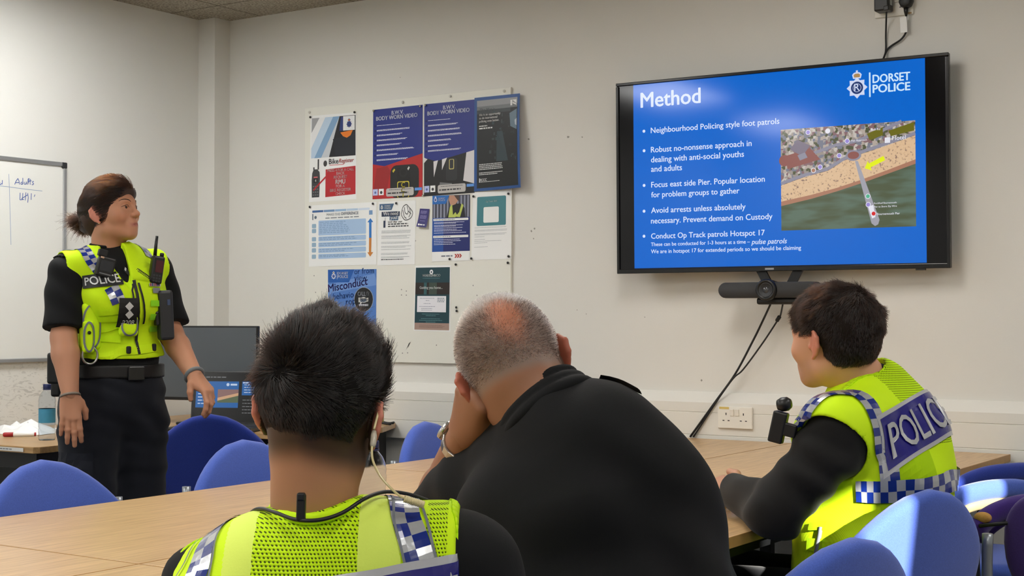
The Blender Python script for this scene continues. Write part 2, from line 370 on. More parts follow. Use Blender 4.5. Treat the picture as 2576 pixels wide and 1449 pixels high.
# ceiling light panels
m_panel = M('light_diffuser', (1.0, 0.96, 0.90), 0.5, emit=PANEL_W); m_panel_cool = M('light_diffuser_cool', (1.0, 0.995, 0.975), 0.5, emit=PANEL_W * 1.4)
for i, (px, py) in enumerate([(x, y) for x in (0.84, 3.24, 5.64) for y in (-1.75, -4.22, -6.62)]):
    t = empty('ceiling_light', (px, py, HC), label='long recessed ceiling light panel in the tiled ceiling', cat='ceiling light', group='ceiling light panels')
    fr = G()
    for a, b, c, d in [(0, .593, .6, .014), (0, -.593, .6, .014), (.293, 0, .014, 1.2), (-.293, 0, .014, 1.2)]: fr.box((a, b, -0.006), (c, d, 0.012))
    fr.build('frame', m_upvc, t)
    G().box((0, 0, -0.003), (0.572, 1.172, 0.006)).build('diffuser', m_panel_cool if px < 1 else m_panel, t)

# ================================================================== TABLES, DESKS, CHAIRS
def wood(name, along, dark='#ad8759', light='#d0ad7d'):
    m = M(name, light, 0.32); n, l, p = nodes(m); tc = n.new('ShaderNodeTexCoord'); mp = n.new('ShaderNodeMapping')
    mp.inputs['Scale'].default_value = (6, 130, 60) if along == 'x' else (130, 6, 60)
    l.new(tc.outputs['Object'], mp.inputs[0]); a = n.new('ShaderNodeTexNoise'); a.inputs['Scale'].default_value = 1.0; a.inputs['Detail'].default_value = 7; a.inputs['Roughness'].default_value = 0.6
    l.new(mp.outputs[0], a.inputs['Vector']); r = n.new('ShaderNodeValToRGB'); r.color_ramp.elements[0].position = 0.3; r.color_ramp.elements[1].position = 0.62
    r.color_ramp.elements[0].color = (*lin(dark), 1); r.color_ramp.elements[1].color = (*lin(light), 1)
    l.new(a.outputs['Fac'], r.inputs[0]); l.new(r.outputs[0], p.inputs['Base Color']); return m
m_oak = wood('oak_laminate', 'y'); m_edge = M('oak_edging', '#a98049', 0.45, var=(40, 0.15)); m_oak_x = wood('oak_laminate_desk', 'x', '#97744a', '#b89566')
m_steel_grey = M('grey_steel', '#8d9298', 0.35, 0.6); m_black = M('black_metal', '#101113', 0.45); m_blackp = M('black_plastic', '#141517', 0.38)
TT = 0.73
def table(x0, x1, y0, y1, label):
    t = empty('meeting_table', ((x0 + x1) / 2, (y0 + y1) / 2, 0), label=label, cat='table', group='meeting tables pushed together')
    a, b = x1 - x0 - 0.003, y1 - y0 - 0.003
    G().box((0, 0, TT - 0.0125), (a - .004, b - .004, 0.025)).build('tabletop', m_oak, t, bevel=0.001)
    e = G()
    for c, s in [((0, b / 2 - .001, TT - .0125), (a, .002, .0246)), ((0, -b / 2 + .001, TT - .0125), (a, .002, .0246)), ((a / 2 - .001, 0, TT - .0125), (.002, b - .004, .0246)), ((-a / 2 + .001, 0, TT - .0125), (.002, b - .004, .0246))]: e.box(c, s)
    e.build('edging', m_edge, t)
    fr = G()
    for sy in (-1, 1): fr.box((0, sy * (b / 2 - .07), TT - .045), (a - .16, .03, .04))
    for sx in (-1, 1): fr.box((sx * (a / 2 - .07), 0, TT - .045), (.03, b - .12, .04))
    fr.build('frame', m_black, t)
    for sx in (-1, 1):
        for sy in (-1, 1): G().box((sx * (a / 2 - .07), sy * (b / 2 - .07), (TT - .025) / 2), (.045, .045, TT - .025)).build('leg', m_black, t, bevel=.004)
XA, XB, XC = 2.355, 3.145, 3.965
table(XA, XB, -1.66, -0.06, 'oak meeting table in front of the noticeboard, left of the pair nearest the wall')
table(XB, XC, -1.66, -0.06, 'oak meeting table under the television, its far edge against the wall')
table(XA, XB, -3.32, -1.66, 'oak meeting table with two blue chairs tucked along its far edge')
table(XB, XC, -3.32, -1.66, 'oak meeting table carrying the bottle and the leaning elbow')
table(XA, XB, -4.98, -3.32, 'oak meeting table at the lower left corner of the photo')
table(XB, XC, -4.98, -3.32, 'oak meeting table right in front of the dark-haired young officer')
# desks in the corner
d1 = empty('desk', (0.45, -1.3, 0), label='oak desk along the whiteboard wall with a bottle and marker on it', cat='desk')
w = lambda pts, o: [(a - o[0], b - o[1]) for a, b in pts]
pts = w([(0.02, -1.79), (0.87, -1.78), (0.885, -1.76), (0.86, -0.84), (0.02, -0.84)], (0.45, -1.3))
G().prism(pts, (0, 0, TT - .025), (1, 0, 0), (0, 1, 0), .025).build('desktop', [m_oak_x], d1, bevel=.002)
Flat((-0.43, -0.4895 - .004, TT - .025), (1, 0.0118, 0), (0, 0, 1), (0, -1, 0)).rect(0.16, .005, .80, .019, 0.0004, 0).lines(.2, .76, .008, .016, 1, .004, .0006, 1).build('edge_label', [M('label_white', '#d8d8d4', .5), M('label_ink', '#777a80', .6)], d1)
G().box((0, 0.0, TT - .06), (.78, .88, .06)).build('frame', m_black, d1)
for sx in (-1, 1):
    for sy in (-1, 1): G().box((sx * .36, sy * .41, (TT - .03) / 2), (.05, .05, TT - .03)).build('leg', m_black, d1)
G().box((0.36, 0, .42), (.018, .77, .5)).build('modesty_panel', M('panel_black', '#0e0e10', .6), d1)
d2 = empty('desk', (0.65, -0.42, 0), label='oak corner desk carrying the monitor and laptop', cat='desk')
pts = w([(0.02, -0.828), (1.30, -0.828), (1.352, -0.70), (1.338, -0.30), (1.215, -0.05), (0.13, -0.05), (0.13, -0.12), (0.02, -0.12)], (0.65, -0.42))
G().prism(pts, (0, 0, TT - .025), (1, 0, 0), (0, 1, 0), .025).build('desktop', m_oak_x, d2, bevel=.002)
G().box((-0.02, 0.0, TT - .06), (1.1, .62, .055)).build('frame', m_black, d2)
for sx in (-1, 1):
    for sy in (-1, 1): G().box((sx * .52, sy * .29, (TT - .03) / 2), (.06, .06, TT - .03)).build('leg', m_black, d2)
# ------------------------------------------------------------------ stacking chair with a shield shaped padded back
def fabric(name, col):
    m = M(name, col, 0.95, spec=.15, sheen=.25, bump=(900, .5, .001)); n, l, p = nodes(m)
    tc = n.new('ShaderNodeTexCoord'); a = n.new('ShaderNodeTexNoise'); a.inputs['Scale'].default_value = 420; a.inputs['Detail'].default_value = 3; l.new(tc.outputs['Object'], a.inputs['Vector'])
    c = lin(col); mx = n.new('ShaderNodeMix'); mx.data_type = 'RGBA'; mx.inputs[6].default_value = (*[x * .72 for x in c], 1); mx.inputs[7].default_value = (*[x * 1.28 for x in c], 1)
    l.new(a.outputs['Fac'], mx.inputs[0]); l.new(mx.outputs[2], p.inputs['Base Color']); return m
m_blue = fabric('blue_upholstery', '#4a63ba'); m_purple = fabric('purple_upholstery', '#3b2572'); m_blue_shade = fabric('blue_upholstery_shade', '#26388c')  # the third is a shaded copy of the blue, shade put into its colour
m_cream = M('seat_shell', '#8f8264', .5)
def outline(w, top, bot, sh, n=40):          # shield: arched top, full shoulders, tapering to a round bottom
    o = []
    for i in range(n):
        a = 2 * math.pi * i / n; c, s = math.cos(a), math.sin(a)
        e = 2 / 2.9; x = abs(c) ** e * (1 if c > 0 else -1); y = abs(s) ** e * (1 if s > 0 else -1)
        zz = (top + bot) / 2 + y * (top - bot) / 2
        ww = w / 2 * (1.0 - 0.16 * max(0, -y) ** 1.5)
        xx = x * ww
        if y > 0: zz -= sh * (abs(x)) ** 1.7 * y
        o.append((xx, zz))
    return o
def pad(g, out, th, place, n=6, flat=.35):
    cx = sum(p[0] for p in out) / len(out); cz = sum(p[1] for p in out) / len(out); R = []
    for i in range(-n, n + 1):
        t = i / n; a = t * math.pi / 2; ins = 1 - (1 - abs(math.cos(a)) ** 0.7) * 0.16 if abs(t) < 1 else 0.84; d = math.sin(a) * th / 2
        R.append([place(cx + (p[0] - cx) * ins, cz + (p[1] - cz) * ins, d) for p in out])
    # close with rings that run in to the middle so that curvature stays smooth
    for end in (0, -1):
        base = R[end]; c = Vector((0, 0, 0)); extra = []
        d = (-1 if end == 0 else 1) * th / 2
        for q in (.66, .45, .22, .04): extra.append([place(cx + (p[0] - cx) * q, cz + (p[1] - cz) * q, d * (1 + .12 * (1 - q))) for p in out])
        R = (extra[::-1] + R) if end == 0 else (R + extra)
    g.rings(R)
BACK_TILT = 0.2
def back_place(x, z, d):                       # backrest, curved round the sitter
    y = -0.215 - (z - 0.46) * math.tan(BACK_TILT) + 0.55 * x * x + d
    return (x, y, z)
def make_chair(mat, label, group, cat='chair', seat_mat=None, name='stacking_chair'):
    t = empty(name, label=label, cat=cat, group=group)
    g = G(); pad(g, outline(.46, .84, .47, .095), .05, back_place); g.build('backrest', mat, t)
    g = G(); out = [(x, y) for x, y in outline(.47, .235, -.20, .03)]
    pad(g, out, .055, lambda x, y, d: (x, y, .445 + d - .03 * max(0, y - .1) ** 2 * 30 * .4)); g.build('seat', seat_mat or mat, t)
    g = G(); pad(g, [(x * .97, y * .97) for x, y in out], .02, lambda x, y, d: (x, y, .412 + d)); g.build('seat_shell', m_cream, t)
    for s in (-1, 1):
        G().tube(spline([(s * .235, -.12, .40), (s * .238, -.235, .41), (s * .238, -.27, .47), (s * .236, -.258, .60), (s * .232, -.262, .72)], 5), .0125, 10).build('back_post', m_steel_grey, t)
        G().tube(spline([(s * .20, .14, .403), (s * .232, .185, .39), (s * .24, .21, .30), (s * .245, .225, .012)], 5), .011, 10).build('leg', m_steel_grey, t)
        G().tube(spline([(s * .235, -.10, .40), (s * .243, -.16, .37), (s * .25, -.22, .2), (s * .255, -.262, .012)], 5), .011, 10).build('leg', m_steel_grey, t)
    G().tube([(-.237, -.10, .398), (.237, -.10, .398)], .009, 8).build('cross_bar', m_steel_grey, t)
    return t
def place(o, x, y, rz, z=0): o.location = (x, y, z); o.rotation_euler = (0, 0, rz); return o
def face(dx, dy): return math.atan2(dy, dx) - math.pi / 2     # rotation that turns local +y to (dx, dy)
GR = 'blue chairs round the meeting tables'
ch0 = make_chair(m_blue, 'blue padded chair at the far left of the photo, tucked under the near table', GR)
place(ch0, 2.49, -2.80, face(1, 0))
def more(label, x, y, rz, z=0, group=GR, fab=None):
    c = copy_tree(ch0); c['label'] = label; c['group'] = group
    if fab is not None:
        for ch in c.children:
            if ch.name.split('.')[0] in ('backrest', 'seat'):
                ch.data = ch.data.copy(); ch.data.materials.clear(); ch.data.materials.append(fab if ch.name.startswith('backrest') or fab is m_blue_shade else fab)
    return place(c, x, y, rz, z)
more('blue padded chair tucked under the table just left of the dark-haired officer', 2.49, -2.09, face(1, -0.12))
more('blue padded chair tucked under the table between the dark and grey heads', 2.49, -1.12, face(1, 0.05))
more('blue padded chair half in sunlight behind the officer at the right', 4.07, -2.05, face(-0.92, 0.38))
more('empty blue padded chair in shade at the bottom right, in front of the sunlit one', 4.17, -2.83, face(-0.95, 0.3))
more('blue padded chair under the young officer', 4.05, -3.98, face(-0.55, 0.83))
more('blue padded chair under the grey-haired man', 4.19, -3.42, face(-0.62, 0.78))
more('larger blue chair in painted shade drawn up to the corner desk behind the standing officer', 1.08, -1.04, face(-0.62, 0.78), 0.0, group='blue chairs round the meeting tables', fab=m_blue_shade)  # blue like the others, the shade on its back put into the colour
# chairs standing at the right edge of the photo by the table end

def band(g, pts, a, b):                         # padded rail: ellipse a (sideways) x b (up) swept along a path
    P = [Vector(p) for p in spline(pts, 6)]; R = []
    for i, p in enumerate(P):
        t = (P[min(i + 1, len(P) - 1)] - P[max(i - 1, 0)]).normalized(); sd = t.cross(Vector((0, 0, 1))).normalized(); up = sd.cross(t); k = .55 if i in (0, len(P) - 1) else 1
        R.append([p + sd * a * k * math.cos(q) + up * b * k * (abs(math.sin(q)) ** .7 * (1 if math.sin(q) > 0 else -1)) for q in np.linspace(0, 2 * math.pi, 15)[:-1]])
    g.rings(R); return g
def rail_chair(label, pts, mat, dz, shell, seat, root, stack=True, gap=.036):
    t = empty('curved_back_chair', (root[0], root[1], 0), label=label, cat='chair', group='chairs at the right edge')
    band(G(), pts, .020, .027).build('back_rail', mat, t, world=True)
    if shell: band(G(), [(x, y, z - gap) for x, y, z in pts[1:-1]], .014, .015).build('back_shell', m_cream, t, world=True)
    for p in (pts[0], pts[-1]): G().tube(spline([p, (p[0] * .97 + root[0] * .03, p[1] * .97 + root[1] * .03, p[2] * .6), (p[0], p[1], .01)], 5), .011, 8).build('leg', m_black, t, world=True)
    if seat:
        g = G(); out = outline(.44, .21, -.21, .03); ca, sa = math.cos(seat[3]), math.sin(seat[3]); pad(g, out, .05, lambda x, y, d: (seat[0] + x * ca - y * sa, seat[1] + x * sa + y * ca, seat[2] + d)); g.build('seat', mat, t, world=True)
        for sx, sy in ((-.18, .17), (.18, .17)): q = (seat[0] + sx * ca - sy * sa, seat[1] + sx * sa + sy * ca); G().tube([(q[0], q[1], seat[2] - .01), (q[0], q[1], .01)], .011, 8).build('leg', m_black, t, world=True)
    return t
rail_chair('blue curved-back chair in painted shade standing behind the sunlit one at the right edge', [(4.0328, -1.0533, 0.6747), (4.0709, -1.0051, 0.7188), (4.1112, -0.9428, 0.7412), (4.1619, -0.8734, 0.7498), (4.2207, -0.7863, 0.7456), (4.2756, -0.6768, 0.6969)], m_blue_shade, 0, True, None, (4.1119, -0.6869, 0.595))  # unlit blue rail, its shade put into the upholstery colour
rail_chair('blue curved-back chair with cream shell in a strip of sunlight at the right edge', [(4.1062, -1.3046, 0.6759), (4.1307, -1.2652, 0.7095), (4.1662, -1.218, 0.7257), (4.2105, -1.1408, 0.731), (4.2625, -1.0461, 0.7217), (4.3132, -0.9392, 0.6677)], m_blue, 0, True, (4.08, -.70, .455, -.45), (4.1562, -0.8982, 0.6225))
pc_ = rail_chair('purple curved-back chair with a worn corner at the right edge of the photo', [(4.291, -1.6501, 0.6744), (4.3071, -1.6162, 0.7071), (4.3365, -1.5731, 0.7272), (4.3754, -1.5116, 0.7383), (4.4191, -1.4344, 0.7281), (4.4494, -1.3534, 0.6866)], m_purple, 0, False, None, (4.3538, -1.4892, 0.7051))
band(G(), [(4.2819, -1.5835, 0.6484), (4.3211, -1.5345, 0.6896), (4.3673, -1.4803, 0.7091), (4.414, -1.4132, 0.7031)], .012, .011).build('lower_rail', m_purple, pc_, world=True)
wp_ = SDF(np.array((4.3091, -1.6511, 0.7172)) - .05, np.array((4.3091, -1.6511, 0.7172)) + .05, .003); wp_.el((4.3079, -1.6399, 0.7158), (.022, .015, .014), 0); P_, F_ = wp_.mesh(); P_ = P_ - np.array((pc_.location.x, pc_.location.y, 0)); np_mesh('exposed_foam', [(P_, F_)], M('foam_tan', '#b58a4a', .9, bump=(200, .6)), pc_)
G().tube([(4.3052, -1.6653, 0.698), (4.4344, -1.58, 0.7138)], .0048, 8).build('arm_rod', m_black, pc_, world=True)
pk = empty('curved_back_chair', ((4.4697, -1.6512, 0.656)[0], (4.4697, -1.6512, 0.656)[1], 0), label='purple padded chair back cut off by the right edge of the photo', cat='chair', group='chairs at the right edge')
o_ = (4.4761, -1.647, 0.656); g = G(); out = [(x, z) for x, z in outline(.30, .14, -.14, .02)]; ca, sa = math.cos(-.35), math.sin(-.35)
pad(g, out, .06, lambda x, z, d: (o_[0] + x * ca - d * sa + .02, o_[1] + x * sa + d * ca, o_[2] + z + .0)); g.build('backrest', m_purple, pk, world=True)
for s in (-.11, .11): G().tube([(o_[0] + s * ca + .02, o_[1] + s * sa, o_[2] - .1), (o_[0] + s * ca + .02, o_[1] + s * sa, .01)], .012, 8).build('leg', m_black, pk, world=True)

# ================================================================== NOTICEBOARD, POSTERS, WHITEBOARD
m_white = M('paper_white', '#eceeee', 0.55); m_ink = M('ink_black', '#1c1d20', 0.5); m_bwhite = M('board_white', '#e2e2da', 0.5, bump=(250, .05))
_mc = {}
def ink(h, rough=.45):
    if h not in _mc: _mc[h] = M('print_' + h.strip('#'), h, rough)
    return _mc[h]
nb = G().box(((0.6285 + 1.8222) / 2, -0.007, (1.003 + 2.2192) / 2), (1.1937, 0.013, 1.2162)).build('noticeboard', m_bwhite, bevel=.0015)
tag(nb, 'large white noticeboard on the wall left of the television, covered with posters', 'noticeboard')
hf = Flat((0, -0.0138, 0), (1, 0, 0), (0, 0, 1), (0, -1, 0))
for x, z in [(1.22, 1.338), (1.248, 1.331), (1.248, 1.312), (1.22, 1.313), (1.622, 1.352), (1.643, 1.308), (1.226, 1.046), (1.256, 1.048), (1.42, 1.085), (1.30, 1.56), (.69, 1.41), (.7, 1.33)]: hf.disc(x, z, .0032, .0002, 0, 8)
hf.poly([(1.245, 1.06), (1.262, 1.09), (1.258, 1.07), (1.275, 1.1), (1.26, 1.085)], .0002); hf.build('pin_holes', ink('#8f8f8c'), nb)
m_pin = M('black_pin', '#1e1f22', .3); m_screw = M('screw_cap', '#c9c9c2', .4)
def pin(x, z, label, mt=None, group='pins in the noticeboard', y=-.0138, name='push_pin', r=.0055):
    o = G().lathe([(.0018, 0), (.0018, .003), (r, .004), (r * .95, .007), (r * .5, .0085), (.0005, .009)], n=12, R=Matrix.Rotation(math.pi / 2, 3, 'X')).build(name, mt or m_pin)
    o.location = (x, y, z); return tag(o, label, 'pin', group)
class Poster(Flat):
    def __init__(s, c, d=.0146, bend=None):     # c: top left, top right, bottom right, bottom left on the wall (x, z)
        tl, tr, br, bl = [Vector((a, -d, b)) for a, b in c]; s.c = (tl, tr, br, bl); s.bend = bend
        w = ((tr - tl).length + (br - bl).length) / 2; h = ((tl - bl).length + (tr - br).length) / 2; s.asp = w / h
        Flat.__init__(s, bl, (1, 0, 0), (0, 0, 1), (0, -1, 0)); s.w, s.h = w, h
    def new(s): q = object.__new__(type(s)); q.__dict__.update(s.__dict__); q.v, q.f, q.mi, q.sm = [], [], [], []; return q
    def P(s, u, v, d):
        tl, tr, br, bl = s.c; p = bl * (1 - u) * (1 - v) + br * u * (1 - v) + tr * u * v + tl * (1 - u) * v
        return p + s.n * (d + (s.bend(u, v) if s.bend else 0))
    def rect(s, u0, v0, u1, v1, d=.0004, mi=0):
        if not s.bend: return Flat.rect(s, u0, v0, u1, v1, d, mi)
        k = 10
        for i in range(k):
            for j in range(k): Flat.rect(s, u0 + (u1 - u0) * i / k, v0 + (v1 - v0) * j / k, u0 + (u1 - u0) * (i + 1) / k, v0 + (v1 - v0) * (j + 1) / k, d, mi)
        return s
    def text(s, txt, u, v, width, bold=0., d=.0007, mi=0, shear=0., height=None, align='LEFT', rot=0.):
        vv, f = fit_text(txt, width, bold, shear, None, align); ys = [b for _, b in vv]
        k = s.asp if height is None else height / max(1e-6, max(ys) - min(ys)); c, q = math.cos(rot), math.sin(rot)
        return s.add([s.P(u + a * c - b * k * q, v + a * q + b * k * c, d) for a, b in vv], f, mi)
    def disc(s, u, v, r, d=.0005, mi=0, n=22, ry=None): return Flat.disc(s, u, v, r, d, mi, n, ry or r * s.asp)
    def rrect(s, u0, v0, u1, v1, r, d=.0005, mi=0):
        P = []
        for cx, cy, a0 in [(u1 - r, v1 - r * s.asp, 0), (u0 + r, v1 - r * s.asp, 90), (u0 + r, v0 + r * s.asp, 180), (u1 - r, v0 + r * s.asp, 270)]:
            for k in range(5): a = math.radians(a0 + k * 22.5); P.append((cx + r * math.cos(a), cy + r * s.asp * math.sin(a)))
        return s.poly(P, d, mi)
def crest(F, u, v, r, d, silver=0, blue=1, gold=2, asp=1.0):      # eight pointed star, ring and crown
    P = []
    for i in range(16):
        a = math.pi / 2 + i * math.pi / 8; q = r * (1 if i % 2 == 0 else .74); P.append((u + q * math.cos(a), v + q * asp * math.sin(a)))
    F.poly(P, d, silver)
    def dsc(rr, dd, mi): F.poly([(u + rr * math.cos(2 * math.pi * i / 24), v + rr * asp * math.sin(2 * math.pi * i / 24)) for i in range(24)], dd, mi)
    dsc(r * .58, d + .0002, blue); dsc(r * .40, d + .0004, silver); dsc(r * .36, d + .0006, blue)
    cu = lambda pts: [(u + x * r, v + y * r * asp) for x, y in pts]
    F.poly(cu([(-.36, .86), (.36, .86), (.46, 1.22), (.3, 1.4), (0, 1.48), (-.3, 1.4), (-.46, 1.22)]), d + .0003, silver)
    F.poly(cu([(-.27, .97), (.27, .97), (.32, 1.2), (.16, 1.32), (-.16, 1.32), (-.32, 1.2)]), d + .0005, gold)
    F.poly(cu([(-.08, 1.46), (.08, 1.46), (.1, 1.62), (-.1, 1.62)]), d + .0003, silver)
    return F
def poster(name, c, label, paper, cat='poster', bend=None, d=.0146):
    p = Poster(c, d, bend); g = p.new()
    k = 10 if bend else 1
    for i in range(k):
        for j in range(k):
            u0, u1, v0, v1 = i / k, (i + 1) / k, j / k, (j + 1) / k
            g.add([g.P(u, v, e) for e in (-.0004, 0.0) for u, v in ((u0, v0), (u1, v0), (u1, v1), (u0, v1))], [(4, 5, 6, 7), (3, 2, 1, 0)])
    o = g.build(name, paper); tag(o, label, cat, 'posters on the noticeboard'); return o, p
rg = random.Random(3)
# --- bicycle photo poster
o, p = poster('poster', [(0.666, 2.180), (0.950, 2.176), (0.951, 1.766), (0.657, 1.765)], 'poster with a blurred photo, a red box and a black radio, left on the noticeboard', m_white)
f = p.new(); MS = [ink(x) for x in ('#9b9da0', '#b9cfe4', '#7ea3c8', '#e6e8ea', '#20242e', '#1b1d24', '#e07a22', '#2a3a78', '#c6ccd2')]
f.rect(.03, .505, .985, .97, .0004, 8)
f.poly([(.03, .97), (.2, .97), (.03, .80)], .0006, 0); f.poly([(.2, .97), (.33, .97), (.03, .62), (.03, .80)], .0006, 3); f.poly([(.33, .97), (.5, .97), (.10, .505), (.03, .505), (.03, .62)], .0006, 1)
f.poly([(.5, .97), (.64, .97), (.25, .505), (.10, .505)], .0006, 2); f.poly([(.64, .97), (.985, .97), (.985, .505), (.42, .505), (.5, .68), (.58, .85)], .0006, 5)
f.poly([(.67, .96), (.73, .96), (.71, .80), (.64, .80)], .0008, 7); f.rect(.72, .80, .97, .965, .0009, 3)
f.poly([(.66, .78), (.93, .80), (.88, .74), (.8, .715), (.72, .735)], .0009, 6); f.poly([(.5, .71), (.98, .76), (.98, .52), (.56, .52)], .0008, 4)
crest(f, .85, .87, .06, .0011, 7, 7, 6, p.asp); f.build('photo', MS, o)
f = p.new(); f.poly([(.35, .365), (.985, .385), (.985, .06), (.35, .045)], .0005); f.poly([(.36, .27), (.36, .295), (.08, .14), (.10, .125)], .0008); f.build('red_box', ink('#b3222c'), o)
f = p.new()
for t, v, w in [('PRESS 4 FOR A CALL', .335, .56), ('BACK', .295, .17), ('REQUEST', .252, .28), ('RMU', .19, .2), ('FOR A', .148, .18), ('BIKE REGISTER', .102, .44), ('CHECK', .062, .2)]: f.text(t, .67, v, w, .02 if t != 'RMU' else .05, .0008, 0, align='CENTER')
f.build('box_lettering', m_white, o)
f = p.new(); f.text('Bike', .42, .425, .2, .035, .0006, 0); f.text('Register', .63, .432, .32, .035, .0006, 1, shear=.3); f.disc(.34, .435, .04, .0005, 0, ry=.035); f.rect(.43, .408, .74, .414, .0005, 1); f.build('logo', [ink('#3a3a3c'), ink('#c1352f')], o)
f = p.new(); f.poly([(.06, .05), (.22, .05), (.23, .27), (.22, .34), (.17, .375), (.09, .375), (.06, .33), (.05, .25)], .0006, 0); f.rect(.175, .37, .205, .49, .0006, 0); f.rect(.08, .37, .11, .40, .0006, 0); f.rect(.095, .22, .18, .29, .0008, 1); f.rect(.095, .275, .18, .29, .0009, 2); f.text('4', .137, .228, .03, .04, .001, 3, align='CENTER')
for i in range(4):
    for j in range(3): f.rect(.08 + j * .045, .07 + i * .033, .11 + j * .045, .085 + i * .033, .0008, 4)
f.build('radio_picture', [ink('#3b3d41'), ink('#16181b'), ink('#d26a70'), m_white, ink('#6b6d70')], o)
# --- the two body camera posters
def bwv(c, label, red):
    o, p = poster('poster', c, label, ink('#1b2a80'))
    f = p.new(); f.text('B.W.V.', .5, .925, .24, .05, .0006, 0, align='CENTER'); f.text('BODY WORN VIDEO', .48, .875, .83, .055, .0006, 0, align='CENTER')
    for i in range(8 if red else 7):
        v = .82 - i * .055; f.lines(.08, rg.uniform(.5, .85), v - .012, v + .006, 1 if i == 0 else 2, .006, .0006, 0, .1, rg)
    for i in range(7): f.disc(.045, .815 - i * .055, .018, .0006, 1, 12)
    f.build('lettering', [ink('#e0e4f4'), ink('#101a5a')], o)
    f = p.new()
    if red:
        f.poly([(0, 0), (1, 0), (1, .47), (.24, .36), (0, .39)], .0004, 0); f.poly([(.02, .1), (.3, .1), (.36, .3), (.3, .36), (.08, .34)], .0006, 4)
        f.rrect(.36, .0, .93, .36, .12, .0007, 1); f.rect(.5, .08, .76, .33, .0008, 2); f.disc(.62, .28, .085, .0009, 1); f.disc(.62, .28, .05, .001, 2)
        f.rrect(.5, .0, .74, .18, .03, .0010, 3); f.rrect(.515, .0, .725, .17, .03, .0011, 2)
        for t, v in (('C', .115), ('C', .055), ('T', .01)): f.text(t, .62, v, .07, .05, .0015, 3, align='CENTER')
        f.poly([(.40, .3), (.44, .325), (.46, .31), (.42, .28)], .001, 3); f.poly([(.7, .315), (.73, .34), (.75, .325), (.72, .295)], .001, 5)
        f.build('picture', [ink('#b31f22'), ink('#17181a'), ink('#0c0d0f'), ink('#c7b93e'), ink('#96191d'), ink('#d0d0cc')], o)
    else:
        f.poly([(0, 0), (1, 0), (1, .46), (.24, .37), (0, .42)], .0004, 0); f.poly([(.84, .44), (1, .46), (1, .1), (.78, .14)], .0006, 1)
        f.poly([(.19, .37), (.28, .38), (.2, .2)], .0006, 1); f.poly([(.36, .385), (.46, .40), (.36, .27)], .0006, 1); f.poly([(0, .42), (.07, .4), (0, .36)], .0006, 1)
        f.rrect(.44, .15, .66, .39, .04, .0007, 2); f.rrect(.5, .27, .6, .38, .02, .0008, 3); f.rrect(.515, .28, .585, .375, .015, .0009, 2); f.poly([(.3, .03), (.56, .02), (.56, .12), (.32, .14)], .0007, 4)
        f.build('picture', [ink('#151517'), ink('#d5d3d6'), ink('#26272a'), ink('#b8ad6a'), ink('#6f7072')], o)
    f = p.new(); f.rrect(.28, .02, .83, .11, .03, .0014, 0); f.lines(.31, .74, .045, .065, 1, .016, .0016, 1, .1, rg); f.lines(.34, .78, .085, .1, 1, .006, .0016, 1, .1, rg)
    f.rect(.01, .04, .11, .11, .0014, 2); f.rect(.13, .04, .23, .11, .0014, 3); f.disc(.06, .072, .02, .0016, 4); f.disc(.18, .07, .025, .0016, 1); f.rect(.85, .07, .99, .1, .0014, 5)
    f.build('footer', [ink('#b9b6b4'), ink('#3a3b40'), ink('#b9c4ea'), m_white, ink('#5a68a8'), ink('#5b93dd')], o)
bwv([(1.052, 2.179), (1.341, 2.180), (1.341, 1.761), (1.049, 1.761)], 'blue body worn video poster with red lower part and a large camera', True)
bwv([(1.350, 2.181), (1.632, 2.180), (1.630, 1.764), (1.349, 1.761)], 'blue body worn video poster with a black and white uniform photo below', False)
# --- dark street poster, curling off the board
bend4 = lambda u, v: .004 + .03 * u * u * (1 - v) ** 1.0 * (.4 + .6 * v) * 1.6 + .012 * u * (1 - v)
o, p = poster('poster', [(1.632, 2.186), (1.874, 2.186), (1.898, 1.772), (1.630, 1.769)], 'black street poster with a blue border curling off the right edge of the noticeboard', ink('#1e4c8c'), bend=bend4)
f = p.new(); f.rect(.06, .03, .95, .965, .0006, 0); f.rect(.06, .90, .95, .965, .0009, 1); f.rect(.06, .86, .95, .90, .0009, 2); f.rect(.06, .82, .80, .86, .0009, 3)
for i in range(34):
    a, b = rg.uniform(.3, .9), rg.uniform(.3, .82); w_, h_ = rg.uniform(.015, .06), rg.uniform(.008, .04); f.rect(a, b, min(.94, a + w_), b + h_, .0011 + i * 2e-6, rg.choice([3, 3, 4, 5]))
f.poly([(.5, .62), (.62, .62), (.74, .3), (.48, .3)], .0012, 4); f.poly([(.78, .8), (.94, .84), (.94, .62), (.8, .66)], .0012, 6); f.poly([(.84, .7), (.94, .74), (.94, .66)], .0013, 7)
f.build('picture', [ink('#0f1316'), ink('#8d9094'), ink('#6c7074'), ink('#33393d'), ink('#2a3a41'), ink('#1c2327'), ink('#5f7484'), ink('#a9b4c0')], o)
f = p.new(); f.text('The Met is', .12, .845, .34, .03, .0014, 1)
for t, v, w_ in [('this is an opportunity', .80, .47), ('to do international', .765, .40), ('policing even better.', .73, .44)]: f.text(t, .11, v, w_, .05, .0016, 0)
f.lines(.11, .3, .685, .665 + .03, 1, .01, .0014, 0, .2, rg); f.lines(.11, .4, .655, .675, 1, .014, .0014, 0, 0, rg)
f.lines(.11, .62, .22, .29, 4, .008, .0014, 0, .1, rg); f.lines(.11, .62, .165, .2, 2, .008, .0014, 0, .4, rg); f.text('ICCC', .14, .105, .13, .05, .0014, 0); f.rect(.11, .09, .13, .135, .0014, 0); f.lines(.14, .55, .09, .1, 1, .006, .0014, 0, 0, rg)
f.rect(.80, .88, .84, .94, .0014, 0); f.poly([(.84, .94), (.93, .90), (.93, .94)], .0014, 0); f.poly([(.85, .90), (.93, .88), (.93, .895), (.85, .915)], .0014, 0)
f.build('lettering', [ink('#d8d9da'), ink('#44484c')], o)
